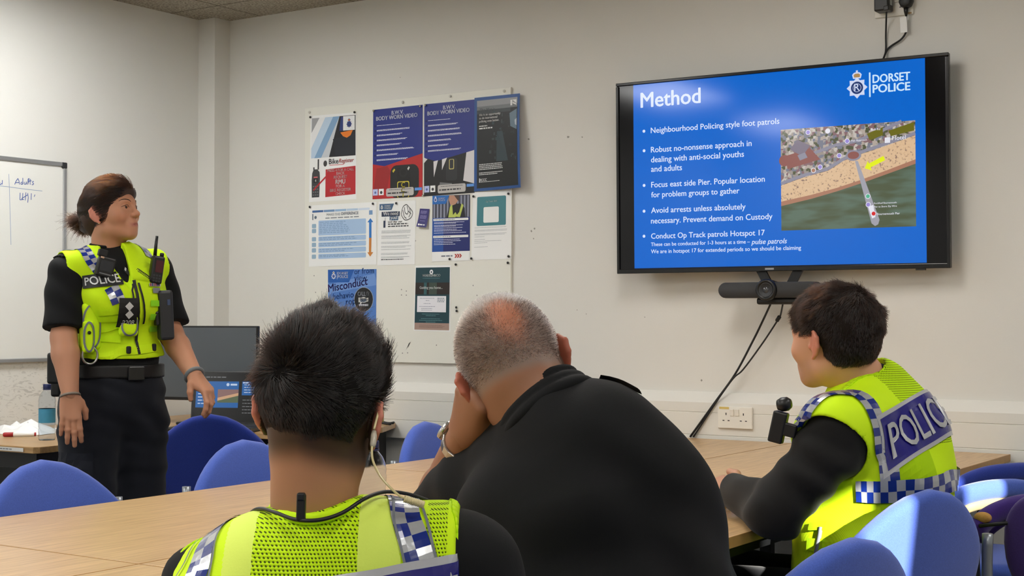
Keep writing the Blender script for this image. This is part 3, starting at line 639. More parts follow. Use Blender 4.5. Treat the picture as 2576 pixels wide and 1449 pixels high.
# --- "make the difference" landscape chart
o, p = poster('chart', [(0.658, 1.748), (1.072, 1.748), (1.073, 1.456), (0.657, 1.454)], 'landscape chart of pale blue boxes with a blue and orange double arrow', m_white)
f = p.new()
for i in range(5): f.rect(.05 + i * .172, .88, .05 + i * .172 + .166, .915, .0004, i)
for v0, v1 in [(.50, .745), (.405, .485), (.31, .39), (.215, .295), (.12, .2)]: f.rrect(.145, v0, .85, v1, .012, .0004, 5)
for v in (.625, .545, .41, .318, .228, .125): f.rrect(.045, v, .11, v + .07, .012, .0004, 6)
f.rect(.895, .80, .945, .87, .0004, 1); f.poly([(.87, .68), (.915, .745), (.955, .68), (.93, .68), (.93, .43), (.895, .43), (.895, .68)], .0004, 7); f.poly([(.895, .43), (.93, .43), (.925, .2), (.955, .2), (.91, .13), (.87, .2), (.893, .2)], .0005, 8)
f.build('boxes', [ink(x) for x in ('#46699d', '#6f92bd', '#93b4d6', '#b4cbe2', '#cfdcec', '#a3bfe0', '#93b0c8', '#2572c0', '#c8803a')], o)
f = p.new(); f.text('MAKE THE', .27, .815, .2, .02, .0006, 0); f.text('DIFFERENCE', .49, .818, .25, .04, .0006, 1); f.lines(.25, .76, .77, .79, 1, .016, .0006, 2, 0, rg)
for v0, v1, n_ in [(.53, .73, 7), (.42, .475, 2), (.325, .38, 2), (.23, .285, 2), (.145, .185, 2)]: f.lines(.16, rg.uniform(.6, .83), v0, v1, n_, .012, .0006, 3, .5, rg)
f.rect(.05, .76, .065, .86, .0006, 1); f.disc(.1, .80, .018, .0006, 1); f.build('lettering', [ink('#a9b3bf'), ink('#5c6c80'), ink('#7d858e'), ink('#7e9cc2')], o)
# --- "we need you" sheet
o, p = poster('leaflet', [(1.085, 1.747), (1.303, 1.745), (1.297, 1.452), (1.078, 1.452)], 'white sheet headed We need you with a drawing of a pointing hand', m_white)
f = p.new(); f.poly([(.03, .865), (.36, .865), (.42, .965), (.03, .965)], .0004, 0); f.rect(.09, .765, .58, .84, .0004, 1); f.rect(.31, .70, .54, .77, .0003, 0); f.rect(.145, .59, .2, .70, .0004, 1); f.rect(.185, .7, .195, .75, .0004, 1)
f.build('panels', [ink('#3d5d80'), ink('#24304c')], o)
f = p.new(); f.text('DORSET', .17, .92, .16, .05, .0007, 0); f.text('POLICE', .17, .885, .16, .05, .0007, 0); crest(f, .095, .905, .035, .0007, 0, 2, 0, p.asp)
f.text('We need', .335, .785, .4, .05, .0007, 0, align='CENTER'); f.text('you!', .425, .72, .18, .05, .0007, 0, align='CENTER'); f.text('Look after your', .27, .665, .38, .03, .0007, 1); f.lines(.27, .8, .63, .655, 1, .018, .0007, 1, 0, rg); f.lines(.27, .82, .595, .62, 1, .018, .0007, 1, 0, rg)
for v, n_ in [(.54, 3), (.46, 2), (.42, 1), (.36, 2), (.295, 2), (.245, 1), (.185, 2), (.13, 2)]: f.lines(.1, .9, v - .018 * (n_ - 1) - .008, v + .008, n_, .006, .0007, 2, .3, rg)
f.lines(.1, .7, .08, .095, 1, .012, .0007, 1, 0, rg); f.build('lettering', [m_white, ink('#3b3f46'), ink('#8d939a')], o)
f = p.new()
def stroke(F, pts, w, d=.0007, mi=0):
    for a, b in zip(pts[:-1], pts[1:]):
        dx, dy = b[0] - a[0], b[1] - a[1]; L = math.hypot(dx, dy) or 1; nx, ny = -dy / L * w / 2, dx / L * w / 2
        F.poly([(a[0] - nx, a[1] - ny), (b[0] - nx, b[1] - ny), (b[0] + nx, b[1] + ny), (a[0] + nx, a[1] + ny)], d, mi)
for pts in ([(.62, .8), (.66, .9), (.75, .94), (.82, .9), (.92, .82), (.9, .75), (.83, .71), (.72, .7), (.64, .76), (.62, .8)], [(.7, .9), (.72, .82), (.78, .79), (.8, .84), (.77, .92)], [(.66, .86), (.7, .76), (.76, .72)], [(.84, .88), (.86, .8), (.82, .74)], [(.8, .84), (.88, .79)]): stroke(f, spline([(a, b) for a, b in pts], 4), .014)
f.build('hand_drawing', ink('#4a4c50'), o)
# --- small purple card
o, p = poster('card', [(1.328, 1.706), (1.382, 1.702), (1.372, 1.617), (1.316, 1.624)], 'small purple card pinned between two sheets', ink('#2f2a6e'), 'card', bend=lambda u, v: .003 + .012 * (1 - v) ** 2)
f = p.new(); f.lines(.15, .85, .72, .9, 4, .03, .0008, 0, .2, rg); f.lines(.15, .85, .45, .66, 4, .03, .0008, 0, .2, rg); f.lines(.25, .75, .3, .38, 1, .03, .0008, 0, 0, rg); f.disc(.2, .13, .08, .0009, 1); f.lines(.3, .8, .1, .16, 1, .06, .0008, 1, 0, rg); f.build('lettering', [ink('#8480b8'), m_white], o)
# --- officer poster
o, p = poster('poster', [(1.398, 1.761), (1.606, 1.758), (1.604, 1.464), (1.395, 1.463)], 'dark blue poster with a photo of an officer in a yellow vest above white text', m_white)
f = p.new(); f.rect(.0, .145, 1, 1, .0004, 0); f.rect(0, .145, .3, .7, .0005, 8); f.rect(0, .66, 1, 1, .0006, 1)
for i in range(11): f.rect(.03 + i * .09, .66, .07 + i * .09, .99, .0007, 2)
f.poly([(.38, .66), (.88, .66), (.86, .80), (.74, .87), (.6, .865), (.45, .82)], .0009, 3); f.poly([(.43, .66), (.47, .82), (.53, .86), (.56, .66)], .0011, 4); f.poly([(.62, .67), (.72, .74), (.78, .87), (.83, .84), (.74, .66)], .0011, 4); f.poly([(.5, .66), (.62, .74), (.66, .7), (.62, .66)], .0012, 4)
f.poly([(.48, .86), (.52, .84), (.62, .86), (.69, .92), (.69, .995), (.45, .995), (.44, .93)], .0010, 5); f.poly([(.58, .995), (.71, .995), (.71, .9), (.66, .93)], .0012, 6); f.poly([(0, .87), (.36, .87), (.45, 1), (0, 1)], .0013, 7)
f.rrect(.03, .615, .96, .648, .01, .0008, 9); f.rrect(.03, .355, .96, .39, .01, .0008, 9); f.rect(0, .0, 1, .145, .0006, 9)
f.build('photo', [ink('#17256a'), ink('#3d3f4e'), ink('#8b8fa2'), ink('#14161c'), ink('#b5c25a'), ink('#b98a72'), ink('#4a3730'), ink('#1c66b4'), ink('#1a4c9c'), m_white], o)
f = p.new(); f.text('DORSET', .17, .945, .17, .05, .0016, 0); f.text('POLICE', .17, .915, .17, .05, .0016, 0); crest(f, .085, .935, .05, .0016, 0, 1, 0, p.asp)
for v in (.59, .575, .545, .53, .505, .48, .46, .43, .33, .305, .28, .255): f.lines(.05, rg.uniform(.55, .95), v - .004, v + .004, 1, .008, .0011, 0, .1, rg)
for a in (.6, .66, .72): f.poly([(a, .105), (a + .04, .105), (a + .075, .075), (a + .04, .045), (a, .045), (a + .035, .075)], .001, 2)
f.lines(.25, .55, .065, .09, 1, .02, .001, 3, 0, rg); f.lines(.05, .6, .625, .64, 1, .01, .001, 3, 0, rg); f.lines(.05, .5, .365, .38, 1, .01, .001, 3, 0, rg)
f.build('lettering', [ink('#d6daf0'), ink('#2c4c90'), ink('#b03830'), ink('#6d7484')], o)
# --- teal track sheet (its square code is left blank)
o, p = poster('leaflet', [(1.620, 1.765), (1.828, 1.766), (1.826, 1.466), (1.613, 1.465)], 'white sheet with a teal panel headed Op Track 2025', m_white)
f = p.new(); f.rrect(.12, .5, .86, .93, .03, .0004, 0); f.rrect(.29, .545, .68, .775, .03, .0006, 1); f.build('teal_panel', [ink('#3d7d88'), m_white], o)
f = p.new(); f.text('Op Track 2025', .49, .845, .29, .03, .0008, 1, align='CENTER')
for v, n_, e in [(.475, 1, .88), (.44, 2, .9), (.385, 2, .9), (.34, 1, .33), (.3, 1, .35), (.275, 1, .75), (.25, 1, .4), (.19, 1, .42)]: f.lines(.07, e, v - .018 * (n_ - 1) - .006, v + .006, n_, .006, .0006, 0, .1, rg)
f.build('lettering', [ink('#a8adb4'), ink('#cfe4e6')], o)
# --- misconduct poster
o, p = poster('poster', [(0.778, 1.437), (1.073, 1.435), (1.070, 1.020), (0.781, 1.018)], 'blue misconduct poster half hidden behind the dark-haired head', ink('#4f7cc4'))
f = p.new(); f.poly([(0, .855), (.44, .855), (.55, 1), (0, 1)], .0004, 0); f.poly([(0, .83), (.96, .95), (1, .88), (1, .82), (.1, .74), (0, .70)], .0003, 1); f.disc(.745, .66, .2, .0006, 2, ry=.14); f.disc(.745, .66, .19, .0008, 3, ry=.134); f.rrect(.64, .625, .84, .685, .08, .0010, 4); f.poly([(.68, .63), (.72, .63), (.67, .6)], .001, 4)
f.build('shapes', [ink('#1a58a8'), ink('#6a92d2'), ink('#9aa6b8'), ink('#15181d'), m_white], o)
f = p.new(); f.text('DORSET', .21, .945, .21, .05, .0008, 0); f.text('POLICE', .21, .905, .21, .05, .0008, 0); f.rect(.19, .89, .195, .975, .0006, 0); crest(f, .12, .925, .05, .0006, 0, 1, 2, p.asp)
f.text('or from', .55, .945, .4, .02, .0006, 3, rot=.03); f.text('view.', .55, .87, .28, .02, .0006, 3, rot=.02); f.text('Misconduct', .01, .745, .82, .03, .0008, 4, rot=.1); f.text('behavio', .11, .66, .43, .02, .0006, 3, rot=.06); f.text('rop', .38, .6, .2, .02, .0006, 3, rot=.05)
f.text('CALL IT', .745, .70, .24, .05, .0012, 5, align='CENTER', height=.05); f.text('OUT', .742, .635, .12, .04, .0020, 6, align='CENTER'); f.lines(.65, .84, .585, .61, 2, .008, .0012, 0, 0, rg); f.lines(.1, .6, .1, .3, 5, .02, .0006, 3, .3, rg)
f.build('lettering', [ink('#dfe4f0'), ink('#2e4f96'), ink('#a08a5c'), ink('#2d55a0'), ink('#362f7a'), ink('#9298a2'), ink('#35639c')], o)
# --- estate agent flyer
o, p = poster('flyer', [(1.300, 1.446), (1.501, 1.445), (1.497, 1.146), (1.291, 1.149)], 'dark teal flyer reading Guiding you home, below the white sheets on the noticeboard', m_white)
f = p.new(); f.rect(.02, .02, .97, .97, .0003, 0); f.rect(.02, .56, .97, .74, .0005, 1); f.rect(.26, .56, .34, .74, .0006, 2); f.rect(.4, .56, .62, .74, .0006, 3); f.rect(.02, .02, .97, .125, .0005, 4); f.rect(.08, .29, .88, .535, .0006, 5); f.disc(.46, .9, .05, .0005, 5, ry=.036); f.disc(.46, .9, .02, .0007, 0)
f.build('panels', [ink('#143d47'), ink('#241c1a'), ink('#2f5b60'), ink('#3c4a42'), ink('#a48a80'), ink('#e6e7ee')], o)
f = p.new(); f.text('WARREN&CO', .46, .83, .5, .045, .0008, 0, align='CENTER'); f.text('Guiding you home...', .46, .645, .64, .035, .0009, 0, align='CENTER')
f.lines(.22, .7, .8, .81, 1, .006, .0007, 1, 0, rg)
for v, a, b in [(.5, .16, .56), (.465, .32, .42), (.42, .26, .46), (.375, .14, .58), (.345, .2, .5), (.32, .2, .5)]: f.lines(a, b, v - .006, v + .006, 1, .009, .0008, 2, 0, rg)
for v in (.5, .475, .45): f.lines(.64, .84, v - .006, v + .006, 1, .01, .0008, 3, 0, rg)
for v, a, b in [(.26, .22, .7), (.235, .33, .6), (.19, .2, .72), (.165, .15, .78), (.14, .33, .6)]: f.lines(a, b, v - .005, v + .005, 1, .008, .0007, 1, 0, rg)
f.lines(.15, .85, .05, .1, 3, .007, .0007, 4, .3, rg); f.build('lettering', [ink('#e4ebec'), ink('#5f8d94'), ink('#9ea2b4'), ink('#4a6d78'), ink('#7d645c')], o)
for x, z, l in [(.668, 2.174, 'top left corner of the red box and radio poster'), (.943, 2.176, 'top right corner of the red box and radio poster'), (.666, 1.741, 'top left corner of the blue box chart'), (1.055, 1.740, 'top right corner of the blue box chart'), (1.193, 1.736, 'top edge of the We need you sheet'),
                (1.627, 1.748, 'top left corner of the teal panel sheet'), (1.814, 1.751, 'top right corner of the teal panel sheet'), (1.616, 1.472, 'bottom left corner of the teal panel sheet'), (1.815, 1.477, 'bottom right corner of the teal panel sheet'), (1.497, 1.472, 'bottom edge of the officer photo poster'),
                (1.530, 1.447, 'bare board below the officer photo poster'), (1.810, 1.449, 'bare board below the teal panel sheet'), (1.533, 1.255, 'bare board right of the flyer, upper of two'), (1.535, 1.239, 'bare board right of the flyer, lower of two'), (1.527, 1.038, 'bare board beside the grey head')]:
    pin(x, z, 'black push pin in the ' + l, y=-.0152 if 'corner' in l or 'edge' in l else -.0138)
for x, z, l in [(.661, 2.198, 'above the red box and radio poster'), (1.229, 2.2, 'above the red body worn video poster'), (1.791, 2.203, 'at the top right corner'), (1.498, 2.205, 'above the second body worn video poster')]: pin(x, z, 'pale screw cap of the noticeboard ' + l, m_screw, 'screw caps of the noticeboard', name='screw_cap', r=.006)
for x, z, l in [(1.058, 2.174, 'top left of the red body worn video poster'), (1.330, 2.173, 'top right of the red body worn video poster'), (1.359, 2.176, 'top left of the second body worn video poster'), (1.346, 1.764, 'lower edge between the two body worn video posters')]: pin(x, z, 'shiny pin at the ' + l, M('brass_pin', '#b9b7a8', .25, .7), 'bright pins', y=-.0152, name='drawing_pin', r=.005)
# marks on the walls
mk = Flat((0, -.0004, 0), (1, 0, 0), (0, 0, 1), (0, -1, 0))
for x, z, r in [(1.921, 1.584, .006), (1.932, 1.552, .004), (1.938, 1.595, .006), (2.178, 1.976, .004), (2.109, 1.981, .007), (1.907, 1.986, .006), (2.197, 1.225, .003), (2.477, 1.212, .003), (2.152, 1.242, .003), (2.735, .958, .005), (1.2, 2.02 + .3, .003)]:
    mk.poly([(x + r * rg.uniform(.4, 1.1) * math.cos(a), z + r * rg.uniform(.4, 1.1) * math.sin(a)) for a in np.linspace(0, 6.28, 9)[:-1]], 0)
sc = mk.build('wall_marks', ink('#8e8b84')); tag(sc, kind='structure'); sc.name = 'trim_3'
# ------------------------------------------------------------------ whiteboard on the left wall
wb = empty('whiteboard', (0, -1.80, 1.46), label='large whiteboard with blue marker tally, on the left wall behind the standing officer', cat='whiteboard')
Y0, Y1, Z0, Z1 = -2.73, -.931, 1.012, 1.911
g = G().box((.006, (Y0 + Y1) / 2, (Z0 + Z1) / 2), (.01, Y1 - Y0 - .01, Z1 - Z0 - .01)); m_wb = M('whiteboard_face', '#e6e7e3', .22); g.build('panel', m_wb, wb, world=True)
m_alu = M('aluminium', '#b4b7b9', .35, .75)
g = G()
for a, b in [((Y0 + Y1) / 2, Z1 - .009), ((Y0 + Y1) / 2, Z0 + .009)]: g.box((.009, a, b), (.018, Y1 - Y0 - .05, .018))
for a in (Y0 + .009, Y1 - .009): g.box((.009, a, (Z0 + Z1) / 2), (.018, .018, Z1 - Z0 - .05))
g.build('frame', m_alu, wb, world=True, bevel=.003)
for a, b in [(Y0 + .013, Z0 + .013), (Y0 + .013, Z1 - .013), (Y1 - .013, Z0 + .013), (Y1 - .013, Z1 - .013)]: G().box((.010, a, b), (.02, .027, .027)).build('corner_cap', M('cap_black', '#26282b', .5), wb, world=True, bevel=.004)
G().box((.03, (Y0 + Y1) / 2 - .15, Z0 - .001), (.06, 1.2, .012)).build('pen_tray', m_alu, wb, world=True, bevel=.003)
SW = {'v': [(-1.2401, 1.8348), (-1.2380, 1.7895), (-1.2352, 1.7322), (-1.2308, 1.6271), (-1.2265, 1.5268)], 'h': [(-1.40, 1.782), (-1.2876, 1.7800), (-1.2368, 1.7790), (-1.1737, 1.7761), (-1.1154, 1.7746), (-1.0622, 1.7736)],
'A1': [(-1.2095, 1.7917), (-1.2027, 1.8066), (-1.1925, 1.8195), (-1.1866, 1.8079), (-1.1842, 1.7936)], 'A2': [(-1.2050, 1.7997), (-1.1854, 1.8022)], 'd1': [(-1.1693, 1.8054), (-1.1762, 1.8029), (-1.1773, 1.7961), (-1.1715, 1.7946), (-1.1669, 1.8017)], 'd2': [(-1.1671, 1.8239), (-1.1669, 1.7949)],
'u': [(-1.1589, 1.8072), (-1.1600, 1.7984), (-1.1541, 1.7959), (-1.1495, 1.8011), (-1.1484, 1.8089), (-1.1471, 1.7964)], 'l': [(-1.1413, 1.7969), (-1.1356, 1.8119), (-1.1334, 1.8242), (-1.1392, 1.8213), (-1.1402, 1.7970)], 't1': [(-1.1264, 1.8223), (-1.1286, 1.8076), (-1.1273, 1.7970)], 't2': [(-1.1345, 1.8120), (-1.1204, 1.8150)],
's': [(-1.1087, 1.8130), (-1.1157, 1.8115), (-1.1145, 1.8058), (-1.1086, 1.8033), (-1.1132, 1.7971), (-1.1191, 1.7986)], 'd0': [(-1.2844, 1.7945), (-1.2877, 1.7904), (-1.2843, 1.7850), (-1.2754, 1.7914)], 'd00': [(-1.2733, 1.8058), (-1.2742, 1.7867)],
'L': [(-1.1804, 1.7577), (-1.1813, 1.7263), (-1.1605, 1.7296)], 'H1': [(-1.1665, 1.7573), (-1.1686, 1.7272)], 'H2': [(-1.1503, 1.7613), (-1.1535, 1.7258)], 'H3': [(-1.1733, 1.7317), (-1.1415, 1.7508)], 'I1': [(-1.1410, 1.7591), (-1.1373, 1.7390), (-1.1406, 1.7169)], 'I2': [(-1.1211, 1.7595), (-1.1220, 1.7303)], 'I3': [(-1.1023, 1.7551), (-1.1057, 1.7451)]}
f = Flat((.0112, 0, 0), (0, 1, 0), (0, 0, 1), (1, 0, 0))
for k_, pts in SW.items():
    stroke(f, pts, .0034 if k_ not in 'vh' else .0026, .0002, 1 if k_ in 'vh' else 0)
f.build('handwriting', [ink('#4a63a8'), ink('#8fa2bf')], wb, world=True)

# ================================================================== TELEVISION WITH THE SLIDE
tv = empty('television', (3.0903, -0.10, 1.7762), .031, 'large wall-mounted television showing a blue slide headed Method', 'television')
tv.rotation_euler = (-.0117 * -1, 0, .031)
TW, TH = 1.346, .776
m_tvb = M('tv_bezel', '#0b0b0d', .18)
G().box((0, .032, 0), (TW - .05, .055, TH - .1)).build('rear_housing', m_blackp, tv, bevel=.01)
g = G(); g.box((0, .006, 0), (TW - .002, .018, TH - .002)); g.build('back_panel', m_blackp, tv, bevel=.002)
g = G()
for c, s in [((0, -.006, TH / 2 - .006), (TW, .012, .012)), ((0, -.006, -TH / 2 + .009), (TW, .012, .018)), ((-TW / 2 + .006, -.006, 0), (.012, .012, TH - .028)), ((TW / 2 - .006, -.006, 0), (.012, .012, TH - .028))]: g.box(c, s)
g.build('bezel', m_tvb, tv, bevel=.002)
def scr(name, h, e=1.0, rough=.09, spec=.36):
    m = M(name, (0.002, .002, .003), rough, spec=spec); p = m.node_tree.nodes['Principled BSDF']; p.inputs['Emission Color'].default_value = (*lin(h), 1); p.inputs['Emission Strength'].default_value = e; return m
SE = .95
scn = G().box((0, -.0035, .003), (TW - .02, .003, TH - .026)).build('screen', scr('screen_black', '#050608', .3), tv)
class Slide(Flat):
    def __init__(s): Flat.__init__(s, (0, -.0052, 0), (1, 0, 0), (0, 0, 1), (0, -1, 0))
f = Slide(); f.rect(-.596, -.367, .587, .3755, 0.0); f.build('slide_background', scr('slide_blue', '#0066d0', SE), scn)
m_sw = scr('slide_white', '#dfe9ff', SE)
f = Slide(); f.text('Method', -.562, .282, .262, .028, .0006)
for t, u, v, w_ in [('Neighbourhood Policing style foot patrols', -.518, .176, .546), ('Robust no-nonsense approach in', -.518, .098, .432), ('dealing with anti-social youths', -.518, .058, .40), ('and adults', -.518, .020, .136), ('Focus east side Pier. Popular location', -.518, -.043, .485), ('for problem groups to gather', -.518, -.083, .38),
                    ('Avoid arrests unless absolutely', -.519, -.146, .406), ('necessary. Prevent demand on Custody', -.520, -.188, .517), ('Conduct Op Track patrols Hotspot 17', -.520, -.249, .485)]: f.text(t, u, v, w_, .022, .0006)
f.text('These can be conducted for 1-3 hours at a time \u2013', -.521, -.279, .425, .02, .0006); f.text('pulse patrols', -.09, -.2825, .145, .02, .0006, shear=.25); f.text('We are in hotspot 17 for extended periods so we should be claiming', -.521, -.308, .632, .02, .0006)
for u, v in [(-.549, .186), (-.549, .107), (-.55, -.033), (-.551, -.137), (-.552, -.238)]: f.disc(u, v, .0062, .0006, 0, 14)
f.build('slide_lettering', m_sw, scn)
f = Slide(); f.rect(.3795, .250, .3855, .341, .0006, 0); f.text('DORSET', .394, .301, .138, .05, .0006, 0, height=.030); f.text('POLICE', .394, .264, .138, .05, .0006, 0, height=.030)
crest(f, .334, .288, .040, .0006, 1, 2, 3); f.text('R', .334, .277, .02, .01, .0018, 1, align='CENTER'); f.build('slide_logo', [scr('logo_white', '#cfeaff', SE), scr('logo_silver', '#d3dcf6', SE), scr('logo_navy', '#24386e', SE), scr('logo_gold', '#b08a58', SE)], scn)
# aerial photo of the pier on the slide
m_sea = scr('map_sea', '#5d6a55', SE)
n, l, p_ = nodes(m_sea); tc = n.new('ShaderNodeTexCoord'); mp = n.new('ShaderNodeMapping'); mp.inputs['Scale'].default_value = (2, 1, 9); no = n.new('ShaderNodeTexNoise'); no.inputs['Scale'].default_value = 3; l.new(tc.outputs['Object'], mp.inputs[0]); l.new(mp.outputs[0], no.inputs['Vector'])
cr = n.new('ShaderNodeValToRGB'); cr.color_ramp.elements[0].color = (*lin('#515a42'), 1); cr.color_ramp.elements[1].color = (*lin('#5f7263'), 1); cr.color_ramp.elements[0].position = .4; cr.color_ramp.elements[1].position = .6; l.new(no.outputs['Fac'], cr.inputs[0]); l.new(cr.outputs[0], p_.inputs['Emission Color'])
def noisy(name, cols, sc, pos):
    m = scr(name, '#888888', SE); n, l, p_ = nodes(m); tc = n.new('ShaderNodeTexCoord'); cells = len(cols) > 3
    v = n.new('ShaderNodeTexVoronoi' if cells else 'ShaderNodeTexNoise'); v.inputs['Scale'].default_value = sc; l.new(tc.outputs['Object'], v.inputs['Vector']); out = v.outputs['Color'] if cells else v.outputs['Fac']
    if cells: v.distance = 'CHEBYCHEV'; q = n.new('ShaderNodeSeparateColor'); l.new(out, q.inputs[0]); out = q.outputs[0]
    else: v.inputs['Detail'].default_value = 6
    cr = n.new('ShaderNodeValToRGB'); cr.color_ramp.interpolation = 'CONSTANT' if cells else 'LINEAR'
    while len(cr.color_ramp.elements) < len(cols): cr.color_ramp.elements.new(.5)
    for e, c, q in zip(cr.color_ramp.elements, cols, pos): e.color = (*lin(c), 1); e.position = q
    l.new(out, cr.inputs[0]); l.new(cr.outputs[0], p_.inputs['Emission Color']); return m
m_town = noisy('map_town', ['#53563c', '#9a9088', '#86656a', '#b3a69c', '#787a88', '#c4bcb4'], 95, [0, .18, .36, .52, .68, .86])
m_sand = noisy('map_sand', ['#8f7468', '#dcb993', '#e0bf9b'], 120, [.33, .42, .7])
MM = [m_sea, m_town, m_sand, scr('map_wet_sand', '#ac7a62', SE), scr('map_pier', '#a3a2ad', SE), scr('map_yellow', '#e8f20a', SE), scr('map_pin', '#9a8ad6', SE), scr('map_white', '#e8e8f2', SE), scr('map_red', '#d8262c', SE), scr('map_roof', '#7e7484', SE), scr('map_brick', '#8e5650', SE), scr('map_road', '#8e8c9c', SE), scr('map_green', '#56b590', SE), scr('map_arrow_edge', '#6d6a1c', SE)]
f = Slide(); f.rect(.033, -.234, .550, .152, .0005, 0)
top = [(.033, -.062), (.122, -.035), (.219, -.015), (.28, .019), (.346, .04), (.439, .065), (.550, .097)]; bot = [(.033, -.123), (.154, -.102), (.251, -.081), (.346, -.055), (.439, -.026), (.550, .010)]
f.poly([(a, b) for a, b in bot] + [(.550, -.006), (.439, -.04), (.346, -.068), (.251, -.094), (.154, -.117), (.033, -.14)], .0007, 3)
for i in range(6): f.poly([bot[i] if i < len(bot) else bot[-1], bot[min(i + 1, 5)], top[min(i + 1, 6)], top[i]], .0008, 2)
f.poly([bot[5], top[6], top[5]], .0008, 2)
for i in range(6): f.poly([top[i], top[i + 1], (top[i + 1][0], .152), (top[i][0], .152)], .0008, 1)
for i in range(6): stroke(f, [(top[i][0], top[i][1] + .008), (top[i + 1][0], top[i + 1][1] + .008)], .012, .0010, 11)
stroke(f, [(.033, .02), (.13, .045), (.25, .08), (.33, .09), (.42, .12), (.50, .152)], .012, .0010, 11)
f.poly([(.10, .11), (.15, .085), (.12, .045), (.07, .075)], .0012, 9); f.poly([(.05, .05), (.15, .075), (.19, .03), (.06, .0)], .0011, 10); f.disc(.048, .033, .022, .0013, 10); f.poly([(.1, .05), (.13, .06), (.14, .04), (.11, .03)], .0013, 11)
f.poly([(.37, .115), (.43, .135), (.43, .105), (.38, .09)], .0012, 13); f.poly([(.45, .12), (.545, .146), (.546, .115), (.46, .10)], .0012, 13)
f.disc(.318, .037, .030, .0012, 11, ry=.02); f.disc(.318, .038, .022, .0014, 10, ry=.014)
f.poly([(.324, .016), (.335, .016), (.379, -.106), (.415, -.205), (.41, -.222), (.398, -.228), (.385, -.218), (.356, -.108)], .0012, 4); f.poly([(.372, -.155), (.392, -.15), (.4, -.195), (.387, -.2)], .0014, 7)
f.poly([(.361, -.013), (.373, .014), (.377, .004), (.432, .029), (.438, .013), (.383, -.011), (.388, -.022)], .0016, 5)
for u, v, mi in [(.143, .135, 6), (.295, .092, 6), (.264, .04, 6), (.189, .001, 6), (.163, -.010, 3), (.372, -.117, 12), (.373, -.148, 6), (.393, -.182, 8), (.22, .135, 7)]: f.disc(u, v, .0098, .0016, 7, 14); f.disc(u, v, .0075, .0018, mi, 14)
f.rect(.437, .076, .457, .096, .0016, 7); rr = random.Random(5)
for t, u, v, w_ in [('Bournemouth Pier', .406, -.188, .085), ('RockReef Bournemouth:', .395, -.147, .085), ('Pier to Shore Zip Wire', .395, -.16, .085), ('Hotel', .465, .085, .05), ('Pier Approach', .31, .089, .06), ('Bath Rd', .385, .125, .035)]: f.text(t, u, v, w_, .01, .0016, 7)
f.build('aerial_photo', MM, scn)
G().box((-.014, -.0125, -TH / 2 + .009), (.036, .001, .007)).build('maker_badge', M('badge_grey', '#9a9ca0', .4), tv)
G().box((.565, -.004, -TH / 2 - .003), (.035, .012, .006)).build('sensor', m_blackp, tv)
g = G(); g.box((0, .072, 0), (.45, .03, .4)); g.build('wall_bracket', m_black, tv)
# ------------------------------------------------------------------ conference camera bar hanging under the television
mb = empty('conference_camera', (3.095, -.14, 1.315), .03, 'grey conference camera bar with round lens hanging under the television', 'camera')
m_dg = M('dark_grey_cloth', '#3a3b3d', .8, bump=(900, .3))
def capsule_bar(L, H, D, n=10):
    R = []
    prof = [( -D / 2, .90), (-D / 2 + .008, 1.0), (D / 2 - .012, 1.0), (D / 2, .9)]
    for y, k in prof:
        ring = []
        for i in range(2 * n + 2):
            a = math.pi / 2 + math.pi * i / n if i <= n else -math.pi / 2 + math.pi * (i - n - 1) / n
            cx = -(L / 2 - H / 2) if i <= n else (L / 2 - H / 2); ring.append((cx + H / 2 * k * math.cos(a), y, H / 2 * k * math.sin(a)))
        R.append(ring)
    return R
G().rings(capsule_bar(.405, .060, .075)).build('bar', m_dg, mb)
RX = Matrix.Rotation(math.pi / 2, 3, 'X')
G().lathe([(.036, -.03), (.041, .03), (.041, .05), (.034, .056), (.030, .052), (.020, .047), (.0005, .046)], (0, 0, 0), 28, R=RX).build('lens_barrel', m_blackp, mb)
G().lathe([(.014, .0465), (.012, .051), (.006, .053), (.0003, .0535)], (0, 0, 0), 20, R=RX).build('lens', M('lens_glass', '#3b3d42', .08, spec=.8), mb)
G().lathe([(.0255, .050), (.0265, .0525), (.0275, .050)], (0, 0, 0), 28, R=RX).build('lens_ring', M('ring_grey', '#55575b', .4), mb)
G().box((.03, .01, -.042), (.165, .055, .026)).build('base', m_black, mb, bevel=.008)
for s, o_ in ((-1, 0), (1, .03)):
    g = G(); x0 = o_ + s * .035; g.add([(x0 + s * .0 - .02, .05, .03), (x0 + .02, .05, .03), (x0 + s * .03 + .02, .05, .085), (x0 + s * .03 - .02, .05, .085), (x0 - .02, .06, .03), (x0 + .02, .06, .03), (x0 + s * .03 + .02, .06, .085), (x0 + s * .03 - .02, .06, .085)], [(0, 1, 2, 3), (7, 6, 5, 4), (0, 4, 5, 1), (1, 5, 6, 2), (2, 6, 7, 3), (3, 7, 4, 0)]); g.build('hanging_bracket', m_black, mb)
# ------------------------------------------------------------------ sockets, plugs, cables
m_sock = M('socket_white', '#e4e2da', .35); m_cable = M('cable_black', '#17181a', .5)
def socket(loc, label):
    s = empty('wall_socket', loc, label=label, cat='socket', group='double wall sockets')
    G().box((0, -.005, 0), (.148, .010, .086)).build('face_plate', m_sock, s, bevel=.003)
    for sx in (-.037, .037):
        g = G()
        for c, z in [((0, -.0103, .014), (.004, .0008, .009)), ((-.011, -.0103, -.012), (.008, .0008, .0035)), ((.011, -.0103, -.012), (.008, .0008, .0035))]: g.box((sx + c[0], c[1], c[2]), z)
        g.build('outlet_holes', ink('#2a2a2c'), s)
    for sx in (-.011, .011): G().box((sx, -.012, .02), (.015, .006, .026), Matrix.Rotation(.12, 3, 'X')).build('rocker_switch', m_sock, s, bevel=.001)
    return s
s1 = socket((2.905, -.0455, .817), 'white double wall socket on the trunking above the far table')
